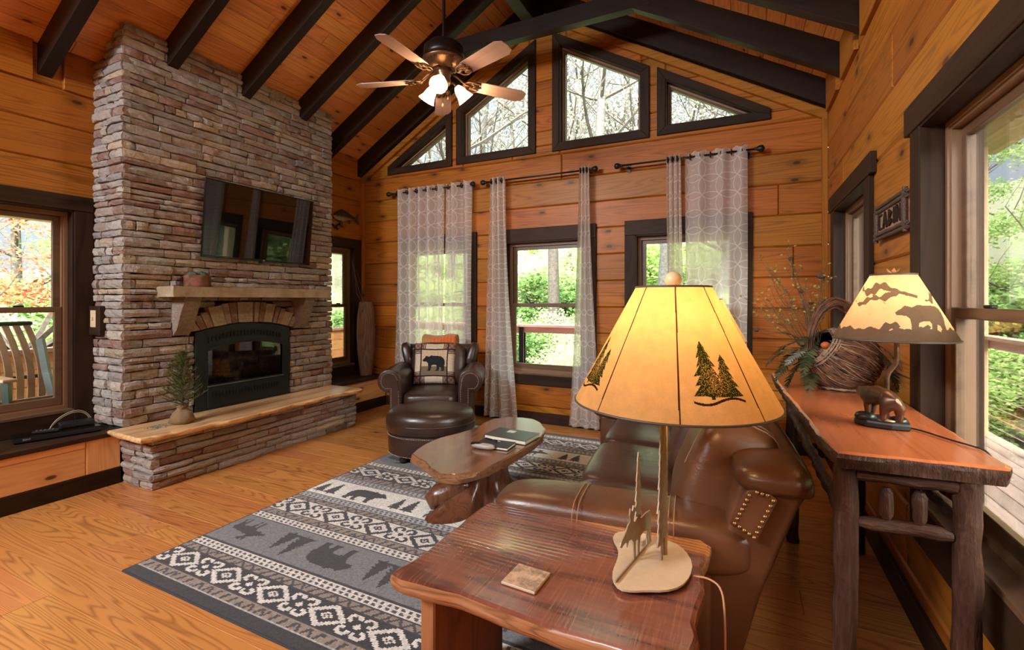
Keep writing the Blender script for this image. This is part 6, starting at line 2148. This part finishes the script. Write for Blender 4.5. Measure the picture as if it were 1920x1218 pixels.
def curtain(label, x0, x1, xb0, xb1, folds, amp=.045, ztop=2.93, zbot=.035, seed=1, cloth=1.25, group=None):
    t = thing('curtain', label, 'curtain', ((x0 + x1) / 2, YB - .10, zbot), 0, group)
    nu, nv = max(30, folds * 14), 34
    r = random.Random(seed)
    ph = [r.uniform(-.5, .5) for _ in range(40)]
    b = B(); uvs = []
    for j in range(nv + 1):
        f = j / nv                       # 0 top
        z = ztop + (zbot - ztop) * f
        ease = f ** 1.6
        for i in range(nu + 1):
            u = i / nu
            a, c = x0 + (xb0 - x0) * ease, x1 + (xb1 - x1) * ease
            uu = u + .018 * math.sin(u * 9 + f * 2.2 + seed)
            wave = math.sin(2 * PI * folds * uu + .5 * math.sin(f * 3 + seed))
            am = amp * (1 - .25 * f) * (1 + .35 * math.sin(u * 13 + seed * 2) * f)
            zz = z
            if j == 0: zz += .012 * math.cos(2 * PI * folds * uu * 2)
            b.v.append((a + (c - a) * u + .010 * math.sin(f * 5 + u * 7 + seed) * f, YB - .105 + am * wave, zz))
            uvs.append((u * (x1 - x0 + .001) * 0 + u * cloth, z + .02 * seed))
    w = nu + 1
    b.add([], [(j * w + i, j * w + i + 1, (j + 1) * w + i + 1, (j + 1) * w + i) for j in range(nv) for i in range(nu)])
    # faces index from zero: rebuild with correct base
    b.f = [(j * w + i, j * w + i + 1, (j + 1) * w + i + 1, (j + 1) * w + i) for j in range(nv) for i in range(nu)]
    b.mi = [0] * len(b.f); b.col = [None] * len(b.f)
    b.build('cloth', M['curtain'], t, smooth=True, uv=uvs)
    gm = None
    for k in range(2 * folds):
        u = (k + .5) / (2 * folds)
        x = x0 + (x1 - x0) * u
        g_ = B().tube([(x, YB - .105 + .026 * math.cos(q * PI / 8), ztop - .045 + .026 * math.sin(q * PI / 8)) for q in range(17)], .006, 6, cap=False)
        g_.build('grommet', M['iron'], t, smooth=True)
    return t
ZR = 2.885


def rod(label, x0, x1):
    t = thing('curtain_rod', label, 'curtain rod', ((x0 + x1) / 2, YB - .105, ZR))
    B().tube([(x0, YB - .105, ZR), (x1, YB - .105, ZR)], .010, 10).build('pole', M['iron'], t, smooth=True)
    for x, s in ((x0, -1), (x1, 1)):
        B().lathe([(.010, 0), (.017, .008), (.012, .016), (.018, .024), (.030, .045), (.033, .062), (.028, .080), (.0, .093)], (x, YB - .105, ZR), 14, Matrix.Rotation(s * PI / 2, 3, 'Y')).build('finial', M['iron'], t, smooth=True)
        xx = x - s * .05
        B().box(xx - .012, xx + .012, YB - .105, YB - .001, ZR - .022, ZR - .008).box(xx - .015, xx + .015, YB - .008, YB - .001, ZR - .06, ZR + .03).build('bracket', M['iron'], t)
rod('black curtain rod over the left gable wall window', -4.27, -3.06)
rod('black curtain rod over the middle gable wall window', -2.80, -1.51)
rod('black curtain rod over the right hand gable wall window', -1.15, .10)
curtain('wide sheer curtain drawn across the left window behind the armchair', -4.22, -3.43, -4.22, -3.42, 5, .058, seed=1, cloth=.92)
curtain('narrow sheer curtain at the right edge of the left window', -3.42, -3.02, -3.40, -3.02, 2, .050, seed=2, cloth=.45)
curtain('gathered curtain panel left of the middle window, flaring to the floor', -2.76, -2.55, -2.85, -2.40, 3, .040, seed=3, cloth=.62)
curtain('slim gathered curtain panel right of the middle window', -1.625, -1.515, -1.76, -1.40, 3, .034, seed=4, cloth=.52)
curtain('slim gathered curtain at the left side of the right hand window', -.70, -.56, -.66, -.50, 3, .034, seed=5, cloth=.45)
curtain('wide sheer curtain with circle print over the right hand window', -.52, .045, -.52, .04, 3, .030, seed=6, cloth=.62)

# ------------------------------------------------------------------ ceiling fan
fx_, fy_ = -2.17, 3.20
fan = thing('ceiling_fan', 'five blade ceiling fan with three lit glass shades hanging from the ridge', 'ceiling fan', (fx_, fy_, 3.2))
M['antbrass'] = plain('antique_bronze', (.19, .105, .060), .32, .85)
M['darkbronze'] = plain('oil_rubbed_bronze', (.020, .012, .009), .35, .6)
M['blade'] = wood('washed_maple_blade', (.27, .155, .115), (.36, .22, .17), rough=.35, var=0, figure=.2, spec=.5)
B().lathe([(.008, 4.57), (.06, 4.565), (.065, 4.53), (.03, 4.49), (.0135, 4.48), (.0135, 3.52), (.04, 3.515)], (fx_, fy_, 0), 20).build('downrod', M['darkbronze'], fan, smooth=True, angle=.7)
B().lathe([(.04, 3.53), (.12, 3.515), (.158, 3.48), (.165, 3.42), (.160, 3.385)], (fx_, fy_, 0), 32).build('motor_housing', M['darkbronze'], fan, smooth=True)
B().lathe([(.160, 3.386), (.172, 3.380), (.172, 3.368), (.150, 3.35), (.125, 3.325), (.09, 3.31), (.07, 3.305)], (fx_, fy_, 0), 40).build('motor_band', M['antbrass'], fan, smooth=True)
for k in range(30):
    a = 2 * PI * k / 30
    B().tube([(fx_ + .160 * math.cos(a), fy_ + .160 * math.sin(a), 3.357), (fx_ + .095 * math.cos(a), fy_ + .095 * math.sin(a), 3.313)], .0042, 5).build('flute', M['antbrass'], fan)
B().lathe([(.07, 3.31), (.062, 3.27), (.052, 3.25), (.058, 3.21), (.05, 3.19), (.036, 3.185), (.03, 3.16), (.0, 3.15)], (fx_, fy_, 0), 24).build('light_kit', M['antbrass'], fan, smooth=True)
for k in range(5):
    a = math.radians(196.7 + 72 * k)
    ex, ey = Vector((math.cos(a), math.sin(a), 0)), Vector((-math.sin(a), math.cos(a), 0))
    tl_ = math.radians(-12)
    F_b = Matrix((ex, ey * math.cos(tl_) + Vector((0, 0, math.sin(tl_))), Vector((0, 0, math.cos(tl_))) - ey * math.sin(tl_))).transposed().to_4x4()
    F_b.translation = Vector((fx_, fy_, 3.225))
    P = [(.235, -.050), (.30, -.066), (.68, -.078), (.73, -.050), (.74, .0), (.73, .050), (.68, .078), (.30, .066), (.235, .050)]
    B().prism(P, 0, .006, F_b).build('blade', M['blade'], fan, F_b, bevel=.001)
    ir = B().tube([F_b @ Vector(q) for q in ((.085, 0, .075), (.13, 0, .045), (.19, 0, .0), (.25, 0, -.006))], [.012, .012, .010, .008], 8)
    for sg in (-1, 1):
        ir.tube([F_b @ Vector(q) for q in ((.17, 0, .01), (.205, sg * .045, -.002), (.25, sg * .058, -.005), (.30, sg * .052, -.005), (.31, sg * .030, -.005), (.27, sg * .016, -.005), (.245, sg * .028, -.005))], .0062, 6)
        ir.tube([F_b @ Vector(q) for q in ((.25, 0, -.006), (.285, sg * .012, -.006), (.325, 0, -.005))], .005, 6)
    ir.build('blade_iron', M['antbrass'], fan, smooth=True)
tm = NT('frosted_alabaster_glass')
d_ = tm.n('ShaderNodeBsdfDiffuse', i={'Color': (.85, .78, .68, 1)}); t_ = tm.n('ShaderNodeBsdfTranslucent', i={'Color': (.75, .64, .48, 1)})
mx_ = tm.n('ShaderNodeMixShader', i={0: .6, 1: d_.outputs[0], 2: t_.outputs[0]})
tm.t.links.new(mx_.outputs[0], tm.out.inputs['Surface'])
M['bulb2'] = bulb_mat('fan_bulb', (1.0, .80, .55), 9.0)
for k, deg in enumerate((-68, 52, 172)):
    a = math.radians(deg); ex = Vector((math.cos(a), math.sin(a), 0))
    ax = (ex * math.sin(math.radians(42)) - Vector((0, 0, math.cos(math.radians(42))))).normalized()
    p0 = Vector((fx_, fy_, 3.205)) + ex * .05
    p1 = p0 + ex * .045 + Vector((0, 0, .004))
    B().tube([p0, p0 + ex * .025 + Vector((0, 0, .012)), p1, p1 + ax * .03], [.010, .009, .010, .018], 10).build('lamp_arm', M['antbrass'], fan, smooth=True)
    yv = ax.orthogonal().normalized(); xv = yv.cross(ax)
    R3 = Matrix((xv, yv, ax)).transposed()
    B().lathe([(.020, .0), (.030, .012), (.040, .035), (.045, .060), (.050, .085), (.062, .112), (.070, .125)], p1 + ax * .02, 24, R3).build('glass_shade', tm.m, fan, smooth=True)
    B().lathe([(.010, .0), (.020, .03), (.024, .05), (.016, .07), (0, .078)], p1 + ax * .035, 14, R3).build('bulb', M['bulb2'], fan, smooth=True)
    point('fan_bulb_light', p1 + ax * .135, 52, (1.0, .74, .44), fan, .035)
for dx, dy, zb in ((.025, -.05, 2.985), (.055, -.02, 3.045)):
    B().tube([(fx_ + dx, fy_ + dy, 3.19), (fx_ + dx, fy_ + dy, zb + .03)], .0016, 5).build('pull_chain', M['antbrass'], fan)
    B().lathe([(.001, .034), (.006, .022), (.009, .010), (.006, .0), (0, -.001)], (fx_ + dx, fy_ + dy, zb), 10).build('chain_knob', M['gold'], fan, smooth=True)

# ------------------------------------------------------------------ mounted fish
fi = thing('mounted_fish', 'mounted bass on the left wall above the narrow corner window', 'fish trophy', (-4.87, 4.83, 2.55))
def fish_sec(f):
    h = .002 + .072 * math.sin(min(1, f / .40) * PI / 2) ** .7 if f < .40 else .074 * (1 - (f - .40) / .60) ** 1.1 + .012
    return h
b = B(); n = 22
rings = []
for i in range(n + 1):
    f = i / n; y = 4.59 + .40 * f; zc = 2.565 + .012 * math.sin(f * 3) + .0 * f + (.02 * f); h = fish_sec(f)
    rings.append((y, zc, h))
vs = []
for y, zc, h in rings:
    for k in range(14):
        a = 2 * PI * k / 14
        vs.append((-4.865 + .42 * h * math.cos(a), y, zc + h * math.sin(a)))
b.add(vs, [(i * 14 + k, i * 14 + (k + 1) % 14, (i + 1) * 14 + (k + 1) % 14, (i + 1) * 14 + k) for i in range(n) for k in range(14)] + [tuple(range(14)), tuple(n * 14 + k for k in range(14))[::-1]])
ftx = NT('bass_skin'); sp_ = ftx.n('ShaderNodeSeparateXYZ', i={'Vector': ftx.obj()})
M['bass'] = ftx.fin(ftx.ramp(ftx.math('ADD', ftx.math('MULTIPLY', sp_.outputs[2], 6.0), ftx.math('ADD', .42, ftx.math('MULTIPLY', ftx.noise(ftx.obj(), 30, 3), .2))), [(.2, (.34, .24, .13)), (.45, (.24, .17, .09)), (.56, (.030, .026, .018)), (.9, (.020, .018, .013))]), .35)
b.build('body', M['bass'], fi, frame((-4.865, 4.79, 2.57), (1, 0, 0), (0, 1, 0)), smooth=True)
M['fin'] = plain('dark_fin', (.045, .035, .025), .5)
B().prism([(4.985, 2.575), (5.06, 2.505), (5.045, 2.59), (5.055, 2.665), (4.985, 2.60)], -.003, .003, frame((-4.865, 0, 0), (0, 1, 0), (0, 0, 1))).build('tail', M['fin'], fi)
B().prism([(4.70, 2.635), (4.90, 2.615), (4.86, 2.655), (4.78, 2.668), (4.72, 2.675)], -.002, .002, frame((-4.865, 0, 0), (0, 1, 0), (0, 0, 1))).build('fin', M['fin'], fi)
B().prism([(4.70, 2.515), (4.745, 2.50), (4.735, 2.45), (4.70, 2.455)], -.002, .002, frame((-4.845, 0, 0), (0, 1, 0), (0, 0, 1))).build('fin', M['fin'], fi)
B().prism([(4.85, 2.535), (4.90, 2.545), (4.90, 2.50), (4.87, 2.49)], -.002, .002, frame((-4.86, 0, 0), (0, 1, 0), (0, 0, 1))).build('fin', M['fin'], fi)
log('driftwood', (-4.88, 4.64, 2.41), (-4.88, 4.80, 2.53), .011, fi, 3, 7, .008, M['trim']); log('driftwood', (-4.88, 4.56, 2.47), (-4.88, 4.70, 2.395), .013, fi, 4, 7, .008, M['trim'])

# ------------------------------------------------------------------ tall log vase in the corner
M['vasewood'] = wood('weathered_grey_log', (.055, .025, .014), (.20, .115, .072), rough=.6, var=0, figure=.5, fig_scale=1.6, axis='z', bump=.7)
va_ = thing('floor_vase', 'tall tapered weathered wooden vase on the ledge in the corner', 'vase', (-4.66, 4.98, .420))
B().lathe([(.085, .0), (.10, .10), (.128, .35), (.138, .55), (.130, .78), (.105, .97), (.095, 1.005), (.082, 1.005), (.080, .90)], (-4.66, 4.985, .420), 28, Matrix.Diagonal((.80, 1.0, 1))).build('body', M['vasewood'], va_, frame((-4.66, 4.985, .9), (1, 0, 0), (0, 1, 0)), smooth=True, angle=.8)
tw = B(); r = random.Random(2)
for k in range(3):
    tw.tube([(-4.66, 4.985, 1.0), (-4.66 + r.uniform(-.04, .04), 4.96 - .03 * k, 1.42), (-4.67 + r.uniform(-.06, .06), 4.90 - .03 * k, 1.55), (-4.66, 4.80 - .04 * k, 1.85 + .06 * k)], [.004, .003, .002, .001], 5)
tw.build('twigs', M['twig2'], va_)

# ------------------------------------------------------------------ hearth tree, mantel planter
tr_ = thing('potted_tree', 'small artificial pine tree in a burlap wrapped base on the hearth', 'tree', (-4.17, 2.33, .433))
bb_ = NT('burlap'); wv = bb_.noise(bb_.map(bb_.obj(), (300, 300, 300)), 1, 2)
M['burlap'] = bb_.fin(bb_.ramp(wv, [(.3, (.15, .085, .042)), (.7, (.30, .195, .105))]), .95, 0, bb_.bump(wv, .6, .004))
B().lathe([(.055, .0), (.072, .02), (.070, .055), (.050, .090), (.030, .115), (.026, .125), (.040, .150), (.044, .155), (.030, .14)], (-4.17, 2.33, .433), 22, Matrix.Diagonal((1.22, 1.22, 1))).build('burlap_wrap', M['burlap'], tr_, smooth=True)
o = tr_.children[-1]
for v in o.data.vertices: v.co += noise.noise_vector(v.co * 26) * .018 * (1 if v.co.z > .004 else 0)
B().tube([(-4.17, 2.33, .54), (-4.168, 2.333, .75), (-4.17, 2.33, 1.02)], [.010, .008, .003], 7).build('trunk', M['stem'], tr_)
ndl = B(); brn = B(); r = random.Random(6)
for k in range(88):
    f = (k + .5) / 88; z = .575 + .43 * f; Lb = (.172 * (1 - f) ** .8 + .022) * r.uniform(.75, 1.15); a = k * 2.4 + r.uniform(-.3, .3)
    d_ = Vector((math.cos(a), math.sin(a), .35 + .5 * f)); p = Vector((-4.17, 2.33, z)); pts = [p]
    for i in range(5): p = p + d_.normalized() * Lb / 5; d_ = d_ + Vector((0, 0, .10)); pts.append(p.copy())
    brn.tube(pts, .0016, 4, cap=False)
    for i in range(1, 6):
        for _ in range(11):
            q = pts[i - 1].lerp(pts[i], r.random())
            n_ = (Vector((r.uniform(-1, 1), r.uniform(-1, 1), r.uniform(-.3, 1))).normalized() + d_.normalized() * .9).normalized() * r.uniform(.022, .040)
            w_ = n_.orthogonal().normalized() * .0016
            ndl.add([q - w_, q + w_, q + n_], [(0, 1, 2)])
brn.build('branches', M['stem'], tr_)
M['needle'] = leaf_mat('olive_pine_needle', (.045, .060, .018), (.16, .17, .055), .2)
tag(ndl.build('needles', M['needle'], tr_), kind='stuff')
ms = B(); r = random.Random(3)
for k in range(90):
    q = Vector((-4.20 + r.gauss(0, .03), 2.17 + r.gauss(0, .035), .434)); n_ = Vector((r.uniform(-1, 1), r.uniform(-1, 1), r.uniform(.2, 1))).normalized() * .016; w_ = n_.orthogonal().normalized() * .0035
    ms.add([q - w_, q + n_ * .5 + w_ * 1.5, q + n_, q + n_ * .5 - w_ * 1.5], [(0, 1, 2, 3)])
tag(tag(ms.build('moss_sprig', M['fern2'], None, Matrix.Translation((-4.20, 2.17, .434))), 'small silvery moss sprig lying on the hearth slab beside the pine', 'moss'), kind='stuff')

pot = thing('bark_planter', 'round bark planter with two green succulents on the mantel', 'planter', (-4.325, 2.545, 1.565))
B().lathe([(.098, 0), (.102, .01), (.101, .095), (.095, .10), (.086, .10), (.082, .085), (0, .083)], (-4.325, 2.545, 1.566), 30).build('pot', plain('red_brown_bark_pot', (.15, .062, .036), .8, 0, .6, Specular_IOR_Level=.2), pot, smooth=True, angle=.7)
o = pot.children[-1]
M['moss'] = plain('moss_green', (.050, .075, .045), .9, 0, .6)
for dx, dy, rr in ((.01, -.045, .048), (-.0, .040, .052)):
    B().se((-4.325 + dx, 2.545 + dy, 1.655), (rr, rr, rr * .85), 1, 1, 20, 12, fn=lambda v: v * (1 + .10 * math.cos(9 * math.atan2(v.y, v.x)))).build('succulent', M['moss'], pot, smooth=True)

# ------------------------------------------------------------------ electronics on the bench by the left window
dv = thing('disc_player', 'slim black disc player lying on the ledge below the left window', 'disc player', (-4.66, 1.72, .4195), math.radians(-14))
B().box(-.10, .07, -.24, .24, .004, .045).build('case', M['tvblack'], dv, local=True, bevel=.004)
B().box(.07, .076, -.24, .24, .008, .040).build('front_panel', plain('charcoal_panel', (.012, .012, .014), .25), dv, local=True, bevel=.002)
for y in (-.2, .2): B().lathe([(.012, 0), (.012, .005)], (0, y, 0), 10).build('foot', M['iron'], dv, local=True)
text('lettering', 'SONY', .016, M['silver'], dv, FR[dv.name] @ frame((.0765, -.17, .026), (0, 1, 0), (0, 0, 1)))
cb = thing('cable_box', 'small black set top box sitting on the disc player', 'cable box', (-4.69, 1.845, .4650), math.radians(-14))
B().box(-.07, .055, -.10, .10, .0, .036).build('case', plain('black_blue_case', (.010, .011, .016), .35), cb, local=True, bevel=.003)
B().box(.055, .058, -.095, .095, .006, .030).build('front_panel', M['tvblack'], cb, local=True)
rm = thing('remote_control', 'black remote control lying on the left part of the disc player', 'remote', (-4.665, 1.655, .4650), math.radians(60))
B().box(-.075, .075, -.022, .022, 0, .018).build('case', M['blackres'], rm, local=True, bevel=.005)
kb_ = B()
for i in range(5):
    for j in range(3): kb_.lathe([(.005, .018), (.005, .020), (0, .0205)], (-.05 + i * .022, -.012 + j * .012, 0), 8)
kb_.build('buttons', plain('grey_rubber', (.10, .10, .11), .6), rm, local=True)
cr = thing('signal_cable', 'pale coiled cable arching up behind the set top box', 'cable', (-4.76, 1.88, .4195))
for k, dz in ((0, 0), (1, .012)):
    B().tube(chaikin([(-4.772 - .006 * k, 1.70 + .008 * k, .4225), (-4.776, 1.73, .50 - dz), (-4.78, 1.80, .555 - dz), (-4.778, 1.88, .575 - dz), (-4.772, 1.94, .545 - dz), (-4.765 + .004 * k, 1.975 - .010 * k, .48 - dz), (-4.76, 1.985 - .012 * k, .4225)]), .0035, 6).build('strand', plain('beige_cable', (.35, .30, .22), .5) if k == 0 else bpy.data.materials['beige_cable'], cr, smooth=True)
